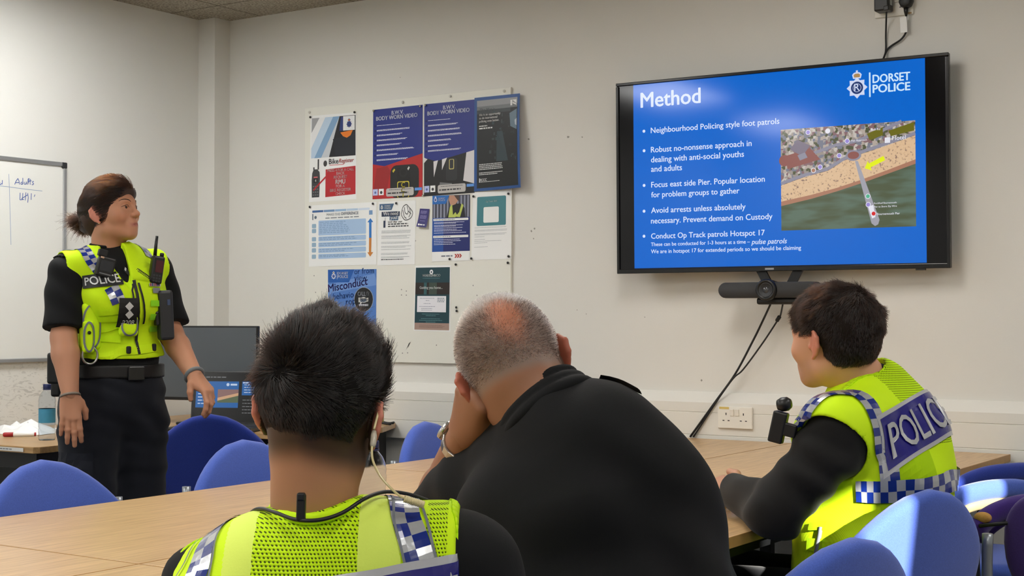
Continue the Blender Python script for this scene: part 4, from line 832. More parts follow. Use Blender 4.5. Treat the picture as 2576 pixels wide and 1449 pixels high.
G().box((-.045, -.0106, .037), (.042, .0006, .009)).build('yellow_sticker', ink('#cdb66a'), s1)
s2 = socket((3.535, -.0005, 2.377), 'white double wall socket high above the television, with plugs in it')
G().box((.058, -.0106, -.038), (.02, .0006, .006)).build('brown_sticker', ink('#b08d5c'), s2)
ad = empty('power_adapter', (3.507, -.012, 2.385), label='black power adapter plugged in above the television', cat='plug')
G().box((0, -.03, .01), (.056, .055, .095)).build('body', m_blackp, ad, bevel=.006); G().box((.0285, -.028, .02), (.002, .02, .07)).build('side_strip', ink('#b9beb9'), ad); G().box((.02, -.055, -.03), (.02, .012, .018)).build('cable_boot', m_blackp, ad, bevel=.003)
pl = empty('power_plug', (3.588, -.0115, 2.372), label='black mains plug with a white tag below it, above the television', cat='plug')
G().lathe([(.024, 0), (.027, .006), (.027, .022), (.022, .034), (.0005, .036)], (0, 0, .008), 8, R=RX).build('plug_body', m_blackp, pl, bevel=.003); G().tube([(0, -.018, -.015), (0, -.018, -.03), (0, -.016, -.046)], [.009, .008, .004], 10).build('cable_boot', m_blackp, pl)
G().box((-.009, -.018, -.078), (.025, .003, .058), Matrix.Rotation(-.05, 3, 'Y')).build('paper_tag', m_white, pl)
def cable(pts, r, label, group=None, name='cable'):
    return tag(G().tube(spline(pts, 6), r, 8).build(name, m_cable), label, 'cable', group)
cable([(3.527, -.067, 2.34), (3.513, -.03, 2.315), (3.505, -.012, 2.264), (3.503, -.010, 2.204), (3.497, -.04, 2.16), (3.49, -.06, 2.12)], .0032, 'black cable dropping straight from the adapter behind the television')
cable([(3.588, -.027, 2.326), (3.584, -.02, 2.28), (3.580, -.014, 2.264), (3.562, -.012, 2.243), (3.525, -.010, 2.224), (3.508, -.012, 2.207), (3.503, -.04, 2.165), (3.50, -.06, 2.12)], .0036, 'black mains cable curving from the tagged plug behind the television')
cable([(3.09, -.13, 1.262), (3.03, -.07, 1.195), (2.979, -.05, 1.116), (2.906, -.05, .990), (2.821, -.052, .878), (2.71, -.054, .7335)], .0042, 'black cable hanging from the camera bar to the table, left of the pair')
ck = empty('cable', (3.1, -.08, 1.25), label='black cable with a filter bead hanging from the camera bar to the table', cat='cable')
G().tube(spline([(3.14, -.13, 1.262), (3.10, -.06, 1.217), (3.087, -.055, 1.20), (3.021, -.052, 1.109), (2.94, -.052, 1.007), (2.895, -.052, .968), (2.815, -.053, .863), (2.725, -.055, .7335)], 6), .0034, 8).build('lead', m_cable, ck, world=True)
G().tube([(3.098, -.058, 1.217), (3.096, -.058, 1.214), (3.084, -.056, 1.198), (3.081, -.056, 1.195)], [.004, .008, .008, .004], 10).build('filter_bead', m_blackp, ck, world=True)
# ------------------------------------------------------------------ monitor and laptop on the corner desk
mo = empty('monitor', (.565, -.615, TT), math.radians(14), 'wide switched-off monitor with a dark grey screen on the corner desk', 'monitor')
MWd, MH = .56, .335
G().box((0, 0, .275), (MWd, .022, MH)).build('housing', m_blackp, mo, bevel=.004)
G().box((0, -.012, .278), (MWd - .012, .002, MH - .022)).build('screen', M('screen_off', '#51565b', .55, spec=.3), mo)
G().box((0, .03, .17), (.07, .02, .32)).build('stand_column', m_black, mo, bevel=.005); G().box((0, .03, .006), (.22, .17, .012)).build('stand_base', m_black, mo, bevel=.004)
lp = empty('laptop', (.81, -.695, TT), math.radians(24), 'black open laptop on the corner desk showing a small copy of the slide', 'laptop')
LW, LH = .37, .235
G().box((0, -.135, .010), (LW, .25, .018)).build('keyboard_base', m_blackp, lp, bevel=.004); G().box((0, -.12, .0195), (LW - .05, .11, .002)).build('keys', M('keys', '#23252a', .6), lp)
RT = Matrix.Rotation(math.radians(-8), 3, 'X'); dl = Matrix.Translation((0, 0, .012)) @ RT.to_4x4()
def onlid(g):
    g.v = [tuple(dl @ Vector(v)) for v in g.v]; return g
lid = onlid(G().box((0, .005, LH / 2), (LW, .009, LH))).build('lid', m_blackp, lp, bevel=.003)
f = Flat((0, -.0002, 0), (1, 0, 0), (0, 0, 1), (0, -1, 0)); f.rect(-LW / 2 + .008, .014, LW / 2 - .008, LH - .008, .0003, 0)
f.rect(-.165, .075, .03, .19, .0008, 1); f.rect(.045, .13, .165, .19, .0008, 1); f.rect(-.065, .097, .03, .155, .0012, 2); f.poly([(-.065, .115), (.03, .138), (.03, .155), (-.065, .155)], .0014, 3); f.poly([(-.065, .105), (.03, .128), (.03, .14), (-.065, .118)], .0016, 4)
for i in range(6): f.lines(-.155, rg.uniform(-.11, -.085), .09 + i * .014, .096 + i * .014, 1, .004, .0012, 5, .1, rg)
for i in range(5): f.lines(.05, rg.uniform(.1, .16), .05 + i * .014, .056 + i * .014, 1, .003, .0012, 6, .1, rg)
for i in range(4): f.lines(.055, rg.uniform(.12, .15), .14 + i * .011, .145 + i * .011, 1, .003, .0012, 5, .1, rg)
f.disc(-.02, .176, .007, .0012, 5); f.rect(-.008, .172, .022, .18, .0012, 5); f.lines(-.16, -.03, .205, .212, 1, .004, .0012, 6, 0, rg); f.rect(.048, .182, .075, .187, .0012, 5)
onlid(f).build('screen', [scr('lap_black', '#08090b', .6), scr('lap_blue', '#1d62a8', .8), scr('lap_sea', '#56654a', .8), scr('lap_town', '#8c6a66', .8), scr('lap_sand', '#d2a57e', .8), scr('lap_white', '#c8d8ee', .8), scr('lap_grey', '#8e9094', .6)], lp)
cable([(.22, -.5, .99), (.25, -.42, .86), (.36, -.36, .76), (.5, -.38, .736)], .004, 'thin grey cable hanging behind the switched-off monitor')
tag(G().tube([(1.24 + .045 * math.cos(a), -.16 + .03 * math.sin(a), TT + .006 + .003 * math.sin(3 * a)) for a in np.linspace(0, 6.0, 22)], .005, 8).build('coiled_cable', m_cable), 'coil of black cable on the right end of the corner desk', 'cable')
# ------------------------------------------------------------------ bottles, marker, papers
def plastic(name):
    m = M(name, '#f3f7fb', .06, trans=1.0, ior=1.14); return m
m_pet = plastic('clear_plastic'); m_cap = M('cap_navy', '#1c2558', .4)
def bottle(loc, label, s=1.0, lab=True):
    b = empty('water_bottle', loc, label=label, cat='bottle')
    pr = [(.0005, .004), (.018, .002), (.029, .0), (.0315, .006), (.032, .02), (.0305, .024), (.032, .028), (.032, .042), (.0305, .046), (.032, .05), (.032, .062), (.0312, .066), (.0312, .122), (.032, .126), (.0325, .136), (.0315, .142), (.0325, .150), (.030, .164), (.024, .178), (.017, .187), (.0135, .192), (.0135, .196), (.0155, .197), (.0155, .199), (.0125, .2), (.0125, .205)]
    inner = [(max(r - .0006, .0003), z + (.0006 if z < .01 else 0)) for r, z in pr][::-1]
    G().lathe([(r * s, z * s) for r, z in pr] + [(r * s, z * s) for r, z in inner], n=32).build('bottle_body', m_pet, b)
    g = G(); n_ = 28
    g.rings([[((r * s) * (1 + (.04 if k % 2 else 0)) * math.cos(2 * math.pi * k / 36), (r * s) * (1 + (.04 if k % 2 else 0)) * math.sin(2 * math.pi * k / 36), z * s) for k in range(36)] for r, z in [(.0146, .197), (.0150, .199), (.0150, .2125), (.0142, .2145)]]); g.build('cap', m_cap, b)
    G().lathe([(.0158 * s, .1925 * s), (.0158 * s, .1965 * s), (.0136 * s, .1966 * s), (.0136 * s, .1924 * s)], n=28).build('tamper_ring', m_cap, b)
    if lab: 
        g = G(); k = 30; g.add([((.0317 * s) * math.cos(2 * math.pi * i / k), (.0317 * s) * math.sin(2 * math.pi * i / k), z * s) for z in (.067, .121) for i in range(k)], [(i, (i + 1) % k, (i + 1) % k + k, i + k) for i in range(k)], 0, True); g.build('paper_label', [M('label_blue', '#3f8cb0', .5, var=(30, .2))], b)
    return b
bottle((.655, -1.545, TT), 'empty clear water bottle with blue label on the left desk', 1.02)
bottle((3.30, -2.79, TT), 'clear water bottle with dark blue cap on the table behind the young officer', .98, False)
mk_ = empty('marker_pen', (.44, -1.51, TT + .0095), math.atan2(.07, .068) * 0 + .75, 'white marker pen with red cap lying in front of the bottle', 'pen')
RY = Matrix.Rotation(math.pi / 2, 3, 'Y')
G().lathe([(.003, -.03), (.0085, -.028), (.0085, .055), (.0075, .06), (.0005, .0605)], n=16, R=RY).build('barrel', m_white, mk_); G().lathe([(.0005, -.062), (.007, -.061), (.0092, -.055), (.0092, -.022), (.0086, -.0215)], n=16, R=RY).build('cap', ink('#a3262c'), mk_); G().lathe([(.0078, .0602), (.0078, .066), (.0005, .0665)], n=16, R=RY).build('end_plug', ink('#a3262c'), mk_)
def crumple(loc, sx, sy, h, label, seed):
    r = random.Random(seed); n_ = 9; g = G(); v = [((i / n_ - .5) * sx + r.uniform(-.006, .006), (j / n_ - .5) * sy + r.uniform(-.006, .006), max(.0008, h * (1 - abs(i / n_ * 2 - 1) ** 2) * (1 - abs(j / n_ * 2 - 1) ** 2) * r.uniform(.35, 1.1))) for i in range(n_ + 1) for j in range(n_ + 1)]
    g.add(v, [(i * (n_ + 1) + j, (i + 1) * (n_ + 1) + j, (i + 1) * (n_ + 1) + j + 1, i * (n_ + 1) + j + 1) for i in range(n_) for j in range(n_)], 0, False)
    o = g.build('crumpled_paper', m_white); o.location = loc; o.modifiers.new('t', 'SOLIDIFY').thickness = .0006; return tag(o, label, 'paper')
crumple((.29, -1.36, TT + .001), .3, .22, .06, 'crumpled white papers on the left desk below the wall scuffs', 4)
fo = G().box((.16, -1.60, TT + .012), (.16, .2, .022), .3).build('notebook', M('notebook_dark', '#2d2a2a', .6)); tag(fo, 'dark notebook at the left edge of the desk beside the papers', 'notebook')
wp = G().box((.50, -1.22, TT + .010), (.26, .16, .018), .35).build('paper_pad', m_white, bevel=.001); tag(wp, 'pad of white paper on the desk behind the bottle', 'paper')

# ================================================================== PEOPLE: tools
def Rz(a): return np.array(Matrix.Rotation(a, 3, 'Z'))
def Rx(a): return np.array(Matrix.Rotation(a, 3, 'X'))
def Ry(a): return np.array(Matrix.Rotation(a, 3, 'Y'))
rad = math.radians
def xf(mesh, R, t, s=1.0, mirror=False):
    P, F = mesh[0].copy(), mesh[1]
    if mirror: P[:, 0] *= -1; F = F[:, ::-1]
    return (P * s) @ np.array(R).T + np.array(t), F
def bvh_of(P, F): return BVHTree.FromPolygons([Vector(p) for p in P], [tuple(int(i) for i in f) for f in F])
def sstep(a, b, x): t = np.clip((x - a) / (b - a), 0, 1); return t * t * (3 - 2 * t)
def mixc(a, b, t): return np.asarray(a)[None] * (1 - t[:, None]) + np.asarray(b)[None] * t[:, None]
def skin_mat(name, h): return vcol(M(name, h, .48, spec=.4, sss=.12, bump=(700, .15, .0006)))
# ------------------------------------------------------------------ head, in its own frame: x right, y towards the face, z up
def head_mesh(h=.0034, female=False, neck=(0, -.055, -.2), nr=(.054, .06), ears=1.0, face=True):
    S_ = SDF((-.115, -.16, -.27), (.115, .16, .135), h)
    S_.el((0, -.014, .012), (.0765, .098, .092), 0)
    S_.el((0, .03, -.02), (.066, .062, .085), .03)
    jw = .048 if female else .054
    S_.el((0, .028, -.072), (jw, .056, .042), .03); S_.el((0, .070, -.103), (.020 if female else .024, .018, .018), .028)
    S_.rc((-.045, .0, -.082), (-.012, .068, -.105), .018, .014, .025); S_.rc((.045, .0, -.082), (.012, .068, -.105), .018, .014, .025)
    for s in (-1, 1):
        S_.el((s * .043, .058, -.038), (.022, .024, .020), .025)
        S_.rc((s * .012, .087, .010), (s * .044, .068, .010), .010 if female else .013, .008, .018)
        if face:
            S_.el((s * .031, .094, -.010), (.017, .016, .0115), .012, 's')
            S_.el((s * .031, .0735, -.011), (.0145, .0145, .0145), .002)
            S_.chain([(s * .014, .0835, -.013), (s * .024, .0885, -.0055), (s * .034, .0865, -.0045), (s * .046, .074, -.011)], [.0022, .0028, .0030, .0022], .003)
            S_.chain([(s * .014, .083, -.014), (s * .026, .0865, -.019), (s * .036, .083, -.019), (s * .046, .074, -.012)], [.002, .0024, .0024, .002], .004)
    if face:
        S_.rc((0, .086, .004), (0, .107, -.036), .0075, .0095, .012); S_.el((0, .1085, -.040), (.0105, .0105, .0095), .008)
        for s in (-1, 1): S_.el((s * .0115, .098, -.0435), (.0075, .0095, .0075), .006); S_.el((s * .0055, .1045, -.0515), (.003, .004, .004), .003, 's')
        S_.el((0, .082, -.074), (.026, .014, .020), .018)
        S_.chain([(-.023, .0815, -.0755), (-.008, .0935, -.0715), (0, .0945, -.0728), (.008, .0935, -.0715), (.023, .0815, -.0755)], [.0028, .0048, .0045, .0048, .0028], .004)
        S_.chain([(-.021, .0815, -.0785), (0, .0935, -.0822), (.021, .0815, -.0785)], [.0028, .0062, .0028], .005)
        S_.chain([(-.023, .088, -.0768), (0, .101, -.0768), (.023, .088, -.0768)], [.0016, .0020, .0016], .002, 's')
    S_.rc((0, -.028, -.055), neck, nr[0], nr[1], .03)
    if face: S_.rc((0, .01, -.08), (neck[0], neck[1] + .035, neck[2] + .03), .04, .035, .03)
    if ears:
        for s in (-1, 1):
            e = ears; X = lambda d: s * (.072 + d * e)
            S_.el((X(.0095), -.013, -.023), (.0068, .020, .029), .006, R=Rz(s * .5))
            S_.chain([(X(.0), .008, -.012), (X(.006), .0, .004), (X(.014), -.016, .006), (X(.020), -.029, -.010), (X(.018), -.028, -.030), (X(.010), -.015, -.047), (X(.006), -.003, -.056)], [.0034, .004, .0042, .0045, .0042, .0042, .0055], .004)
            S_.el((X(.0175), -.003, -.025), (.006, .0075, .012), .003, 's'); S_.el((X(.004), .006, -.030), (.005, .004, .007), .004)
    return S_.mesh()
def hand_mesh(curl=(20, 25, 15), splay=4, thumb=((.034, .028, -.006), (.052, .056, -.010), (.056, .084, -.014)), fing=None, h=.0026, cup=0):
    # wrist at origin, fingers along +y, thumb on +x, back of the hand +z
    S_ = SDF((-.075, -.07, -.12), (.085, .215, .06), h)
    S_.rc((0, -.018, 0), (0, .0, 0), .0245, .0245, 0)
    for i, x in enumerate((.027, .010, -.008, -.025)):
        S_.rc((x * .55, .005, 0), (x, .086 - .004 * abs(i - 1) - (.006 if i == 3 else 0), .002 - .002 * abs(i - 1.2)), .0155, .0118 - (.001 if i == 3 else 0), .016)
    S_.el((.024, .032, -.010), (.016, .030, .014), .014); S_.el((-.022, .04, -.008), (.012, .034, .012), .012)
    L = [(.040, .025, .020), (.045, .028, .022), (.041, .026, .021), (.031, .020, .018)]; out = []
    for i, x in enumerate((.027, .010, -.008, -.025)):
        c = fing[i] if fing else curl; p = np.array((x, .086 - .004 * abs(i - 1) - (.006 if i == 3 else 0), .001)); sp = rad(splay * (1.5 - i)) * -1
        a = 0.0; r = .0098 - (.0012 if i == 3 else 0); pts = [p]
        for k in range(3):
            a += rad(c[k]); d = np.array((-math.sin(sp) * math.cos(a), math.cos(sp) * math.cos(a), -math.sin(a))); p = p + d * L[i][k]; pts.append(p)
        S_.chain(pts, [r + .001, r, r - .0008, r - .0018], .0035); S_.el(pts[1], (r + .0006,) * 3, .003)
    t = [np.array((.016, .012, -.004))] + [np.array(q) for q in thumb]
    S_.chain(t, [.0135, .0125, .0108, .009], .006)
    return S_.mesh()
def hand_frame(fingers, back):                  # rotation that takes +y to the finger direction and +z to the back of the hand
    y = Vector(fingers).normalized(); z = Vector(back); z = (z - y * z.dot(y)).normalized(); x = y.cross(z); return np.array(Matrix((x, y, z)).transposed())
# ------------------------------------------------------------------ ribbons, patches and lettering laid on a surface
def snap(bv, p, off):
    q, n, i, d = bv.find_nearest(Vector(p)); return q + n * off, n
def ribbon(name, bv, pts, w, mats, rows=1, cell=None, off=.0025, parent=None, pat=None, n=10, th=0.0, edge=0):
    C = [Vector(p) for p in spline(pts, n)]; L = [0.0]
    for a, b in zip(C[:-1], C[1:]): L.append(L[-1] + (b - a).length)
    cols = max(2, int(round(L[-1] / (cell or .02)))); sub = 2; g = G(); rr = rows * sub; grid = []
    for i in range(cols * sub + 1):
        s = L[-1] * i / (cols * sub); k = max(j for j in range(len(L)) if L[j] <= s + 1e-9); k = min(k, len(C) - 2)
        t = (s - L[k]) / max(1e-9, L[k + 1] - L[k]); c = C[k].lerp(C[k + 1], t); T = (C[k + 1] - C[k]).normalized(); q, nn = snap(bv, c, 0); sd = T.cross(nn).normalized(); row = []
        ww = w(s / L[-1]) if callable(w) else w
        for j in range(rr + 1): row.append(snap(bv, q + sd * ww * (j / rr - .5), off)[0])
        grid.append(row)
    v = [p for r in grid for p in r]; W_ = rr + 1
    for i in range(cols * sub):
        for j in range(rr):
            mi = pat(i // sub, j // sub) if pat else 0
            g.add([v[i * W_ + j], v[i * W_ + j + 1], v[(i + 1) * W_ + j + 1], v[(i + 1) * W_ + j]], [(3, 2, 1, 0)], mi, True)
    o = g.build(name, mats, parent)
    if th: m_ = o.modifiers.new('t', 'SOLIDIFY'); m_.thickness = th; m_.offset = 1
    return o
def decal(name, bv, o, ex, ey, shapes, mats, parent=None, off=.003, div=.02, proj=None):
    # flat artwork (list of (polygon list, material index, lift)) pressed on the surface around point o, axes ex, ey
    g = G(); o, ex, ey = Vector(o), Vector(ex).normalized(), Vector(ey).normalized(); nn = ex.cross(ey)
    def P(u, v, lift):
        p = o + ex * u + ey * v
        if proj is not None:
            hit = bv.ray_cast(p + nn * .15, -nn, .4); 
            if hit[0] is not None: return hit[0] + hit[1] * (off + lift)
        return snap(bv, p, off + lift)[0]
    for verts, faces, mi, lift in shapes: g.add([P(u, v, lift) for u, v in verts], faces, mi, False)
    return g.build(name, mats, parent)
def grid2(u0, v0, u1, v1, n=8, m=4):
    V = [(u0 + (u1 - u0) * i / n, v0 + (v1 - v0) * j / m) for i in range(n + 1) for j in range(m + 1)]
    return V, [(i * (m + 1) + j, (i + 1) * (m + 1) + j, (i + 1) * (m + 1) + j + 1, i * (m + 1) + j + 1) for i in range(n) for j in range(m)]
def textv(t, cx, v, width, bold, height):
    V, F = fit_text(t, width, bold, 0, height, 'CENTER'); return [(a + cx, b + v) for a, b in V], F
# ------------------------------------------------------------------ hair strands
def hair_mat(name, mel=.95, red=.4, rough=.32, col=None, rnd=.15):
    m = bpy.data.materials.new(name); m.use_nodes = True; nt = m.node_tree; nt.nodes.remove(nt.nodes['Principled BSDF']); h_ = nt.nodes.new('ShaderNodeBsdfHairPrincipled')
    h_.inputs['Roughness'].default_value = rough; h_.inputs['Radial Roughness'].default_value = .4; h_.inputs['Random Roughness'].default_value = .1
    if col is None: h_.parametrization = 'MELANIN'; h_.inputs['Melanin'].default_value = mel; h_.inputs['Melanin Redness'].default_value = red; h_.inputs['Random Color'].default_value = rnd
    else: h_.parametrization = 'COLOR'; h_.inputs['Color'].default_value = (*lin(col), 1)
    nt.links.new(h_.outputs[0], nt.nodes['Material Output'].inputs['Surface']); return m
def strands(name, P, F, count, fn, mats, parent, r=.00035, k=5, seed=1, taper=.35):
    # fn(points, normals, rng) -> (keep mask, array of k points per strand)
    rng = np.random.default_rng(seed); T = np.concatenate([F[:, [0, 1, 2]], F[:, [0, 2, 3]]]); A, B, C_ = P[T[:, 0]], P[T[:, 1]], P[T[:, 2]]
    cr = np.cross(B - A, C_ - A); ar = np.linalg.norm(cr, axis=1); pick = rng.choice(len(T), count, p=ar / ar.sum()); u, v = rng.random(count), rng.random(count); m = u + v > 1; u[m] = 1 - u[m]; v[m] = 1 - v[m]
    pt = A[pick] + (B - A)[pick] * u[:, None] + (C_ - A)[pick] * v[:, None]; nn = cr[pick] / np.maximum(ar[pick], 1e-12)[:, None]
    keep, X = fn(pt, nn, rng); X = X[keep]; n = len(X); k = X.shape[1]
    cd = bpy.data.hair_curves.new(name); cd.add_curves([k] * n); cd.attributes['position'].data.foreach_set('vector', X.astype(np.float32).ravel())
    ra = cd.attributes.get('radius') or cd.attributes.new('radius', 'FLOAT', 'POINT'); ra.data.foreach_set('value', np.tile(np.linspace(1, taper, k) * r, n).astype(np.float32))
    for m in (mats if isinstance(mats, (list, tuple)) else [mats]): cd.materials.append(m)
    o = bpy.data.objects.new(name, cd); link(o, parent); return o
def noise3(P, sc, seed=0):                      # cheap smooth vector noise from sines
    r = np.random.default_rng(seed); o = np.zeros((len(P), 3))
    for k in range(5):
        w = r.normal(size=(3, 3)) * sc * (1 + .6 * k); ph = r.random(3) * 6.28; o += np.sin(P @ w.T + ph) / (1 + .5 * k)
    return o / 2.2
def smooth_field(*terms):                       # cloth folds: sum of soft sine ridges, terms = (direction, wavelength, depth, phase)
    def fn(X, Y, Z):
        o = 0
        for d, wl, a, ph in terms: o = o + a * np.sin((X * d[0] + Y * d[1] + Z * d[2]) * 6.283 / wl + ph + 1.3 * np.sin(X * 17 + Z * 11 + ph) + .9 * np.sin(Y * 19 - Z * 7 + ph))
        return o
    return fn
# ------------------------------------------------------------------ shared people materials
def cloth(name, h, rough=.85, wv=700, sheen=.1): return M(name, h, rough, spec=.25, sheen=sheen, bump=(wv, .35, .0008))
m_blackshirt = cloth('black_shirt_cloth', '#111214', sheen=.02); m_trouser = cloth('dark_navy_trouser_cloth', '#15171d'); m_boot = M('black_boot', '#0d0d0e', .4)
HV = '#cdf417'
m_hv = cloth('hi_vis_yellow', HV, .7, 500, 0); m_hv_pale = cloth('hi_vis_pale', '#d8ee66', .65, 300, 0); m_hv_edge = cloth('hi_vis_binding', '#c8f414', .75, 900, 0); m_hv_dark = cloth('hi_vis_loop_panel', '#a9d40c', .9, 900, 0)
def mesh_cloth(name, h, hole, sc, bump=.5):              # open-knit mesh: rows of dark holes
    m = M(name, h, .7, spec=.2); n, l, p = nodes(m); tc = n.new('ShaderNodeTexCoord'); mp = n.new('ShaderNodeMapping'); mp.inputs['Rotation'].default_value = (0, 0, 0); l.new(tc.outputs['Object'], mp.inputs[0])
    sx = n.new('ShaderNodeSeparateXYZ'); l.new(mp.outputs[0], sx.inputs[0])
    def mth(op, a, b=None, v=None):
        q = n.new('ShaderNodeMath'); q.operation = op; l.new(a, q.inputs[0])
        if b is not None: l.new(b, q.inputs[1])
        elif v is not None: q.inputs[1].default_value = v
        return q.outputs[0]
    hx = mth('ADD', sx.outputs[0], mth('MULTIPLY', sx.outputs[1], v=.8)); z_ = sx.outputs[2]
    a = mth('SINE', mth('MULTIPLY', mth('ADD', hx, z_), v=sc)); b = mth('SINE', mth('MULTIPLY', mth('SUBTRACT', hx, z_), v=sc)); pr_ = mth('MULTIPLY', a, b)
    g_ = mth('GREATER_THAN', pr_, v=.42); mx = n.new('ShaderNodeMix'); mx.data_type = 'RGBA'; mx.inputs[6].default_value = (*lin(h), 1); mx.inputs[7].default_value = (*lin(hole), 1); l.new(g_, mx.inputs[0]); l.new(mx.outputs[2], p.inputs['Base Color'])
    bp = n.new('ShaderNodeBump'); bp.inputs['Strength'].default_value = bump; bp.inputs['Distance'].default_value = .0015; bp.invert = True; l.new(pr_, bp.inputs['Height']); l.new(bp.outputs[0], p.inputs['Normal']); return m
m_hv_mesh = mesh_cloth('hi_vis_mesh', '#c6f012', '#3f5208', 640); m_hv_mesh_fine = mesh_cloth('hi_vis_mesh_fine', '#cdf417', '#bcdf16', 1100, .12)
m_chk_b = M('reflective_blue', '#132a7c', .22, coat=.6, bump=(40, .25, .003)); m_chk_s = M('reflective_silver', '#b3b6ba', .25, .35, coat=.6, bump=(45, .3, .003)); m_chk_w = M('clear_edging', '#c9cdd0', .2, .2, coat=.6)
m_patch_b = M('patch_blue', '#1d1a78', .25, coat=.5, bump=(30, .2, .003)); m_patch_s = M('patch_silver', '#b6b8be', .3, .3, coat=.4); m_grey_pipe = M('grey_piping', '#6d737b', .6)
chk = lambda i, j: (i + j) % 2

# ------------------------------------------------------------------ seated young officer with dark hair, seen from behind
def person(loc, label): return empty('person', loc, YAW, label, 'person')
yo = person((4.0544, -3.8367, 0.0), 'person with thick dark hair, clear earpiece and yellow police vest, seated nearest the camera')
# body frame: x to his right, y away from the camera, z up
def yo_torso(S_):
    S_.el((-0.0006, 0.0302, 0.7338), (.190, .115, .20), 0); S_.el((0.0072, 0.0083, 0.8281), (.190, .085, .085), .04)
    S_.chain([(0.0006, 0.0172, 0.8842), (0.0882, 0.012, 0.8957), (0.1639, 0.0271, 0.8933)], [.060, .056, .058], .03)
    S_.chain([(-0.0047, 0.0173, 0.8816), (-0.0821, 0.0374, 0.8743), (-0.1463, 0.0782, 0.8357)], [.060, .052, .056], .03)
    S_.rc((-0.001, 0.0173, 0.8816), (-0.001, 0.0181, 0.842), .055, .07, .03)
    S_.rc((-0.0498, 0.0021, 0.8893), (0.0555, -0.003, 0.8981), .056, .056, .03); S_.rc((0.152, 0.0022, 0.888), (0.1555, 0.0093, 0.781), .058, .058, .02); S_.rc((-0.1351, 0.0632, 0.8332), (-0.1405, 0.0599, 0.7479), .056, .055, .02)
    S_.el((.0, .02, .60), (.155, .11, .17), .05); S_.el((.0, .0, .50), (.17, .13, .10), .05)
    return S_
yo_arms = [[(0.1995, 0.0424, 0.8775), (.268, -.01, .62), (.185, .215, .60)], [(-0.1545, 0.0783, 0.8319), (-.245, .03, .60), (-.10, .25, .61)]]
def yo_arm(S_, g=0.0, a=(0, 1)):
    for i in a:
        A = yo_arms[i]; S_.rc(A[0], A[1], .060 + g, .045 + g, .03); S_.rc(A[1], A[2], .043 + g, .028 + g, .015)
    return S_
def legs(S_, hips, knees, ankles, r=(.088, .060, .042), k=.03):
    for h, q, a in zip(hips, knees, ankles): S_.rc(h, q, r[0], r[1], k); S_.rc(q, a, r[1], r[2], .02)
    return S_
yo_l = ([(.09, .03, .50), (-.09, .03, .50)], [(.115, .43, .53), (-.10, .43, .53)], [(.12, .40, .10), (-.10, .40, .10)])
BX = ((-.40, -.30, .02), (.42, .55, 1.08))
def boot(o, parent, r=0.0):
    g = SDF((-.06, -.10, -.012), (.06, .22, .14), .005); g.chain([(0, -.03, .035), (0, .06, .03), (0, .15, .028)], [.040, .040, .034], .02); g.rc((0, -.03, .03), (0, -.035, .12), .042, .046, .02); g.half((0, 0, 0.002), (0, 0, -1))
    P, F = g.mesh(); P = P @ Rz(r).T + np.array(o); return np_mesh('boot', [(P, F)], m_boot, parent)
HR_YO = Rz(rad(-11)) @ Ry(rad(7)) @ Rx(rad(-3)); HC_YO = np.array((0.0043, 0.048, 1.1009)); HS_YO = .965
yo_skin = skin_mat('skin_young_officer', '#b9896c')
hm = head_mesh(.0034, neck=(.019, -.012, -.205), nr=(.0575, .0615), ears=.95, face=True)
def yo_col(V):
    c = np.tile(np.array(lin('#a87859')), (len(V), 1)); L = (V - HC_YO) @ HR_YO
    top = np.array(lin('#241d19')); fade = sstep(-.090, -.050, L[:, 2] + .10 * sstep(.02, .075, L[:, 1]) * 0 + .018 * np.abs(L[:, 0]) / .07)
    fade = fade * (L[:, 1] < .05) * (np.abs(L[:, 0]) < .0795) * (np.arange(len(V)) < len(hm[0]))
    c = c * (1 - fade[:, None] * .88) + top * fade[:, None] * .88
    ear = (np.abs(L[:, 0]) > .078) & (L[:, 2] < .02) & (L[:, 2] > -.075) & (np.abs(L[:, 0]) < .104) & (L[:, 1] > -.045) & (L[:, 1] < .015) & (np.arange(len(V)) < len(hm[0])); c[ear] = np.array(lin('#c27a66')); return c
s_ = SDF(*BX, .009); yo_torso(s_); yo_arm(s_); legs(s_, *yo_l); s_.grow(-.008)
hd = hand_mesh(curl=(25, 30, 20))
hands = [xf(hd, hand_frame((-.55, .8, -.05), (0.1, 0, 1)), yo_arms[0][2], 1.0, True), xf(hd, hand_frame((.45, .85, -.05), (-.1, 0, 1)), yo_arms[1][2], 1.0)]
np_mesh('body', [xf(hm, HR_YO, HC_YO, HS_YO), s_.mesh()] + hands, yo_skin, yo, yo_col)
s_ = SDF(*BX, .007); yo_torso(s_); yo_arm(s_, .008); s_.grow(.004); s_.rc((-0.0023, 0.0334, 1.0782), (-0.0011, 0.0149, 1.0004), .062, .062, .004, 's'); s_.half((0, 0, .47), (0, 0, -1))
s_.field(smooth_field(((.2, 0, 1), .11, .0018, 0), ((1, 0, .4), .13, .0015, 2)))
np_mesh('shirt', [s_.mesh()], m_blackshirt, yo)
s_ = SDF(*BX, .008); legs(s_, *yo_l); s_.el((0, .0, .50), (.17, .135, .10), .05); s_.grow(.012); np_mesh('trousers', [s_.mesh()], m_trouser, yo)
for a in yo_l[2]: boot((a[0], a[1], 0), yo)
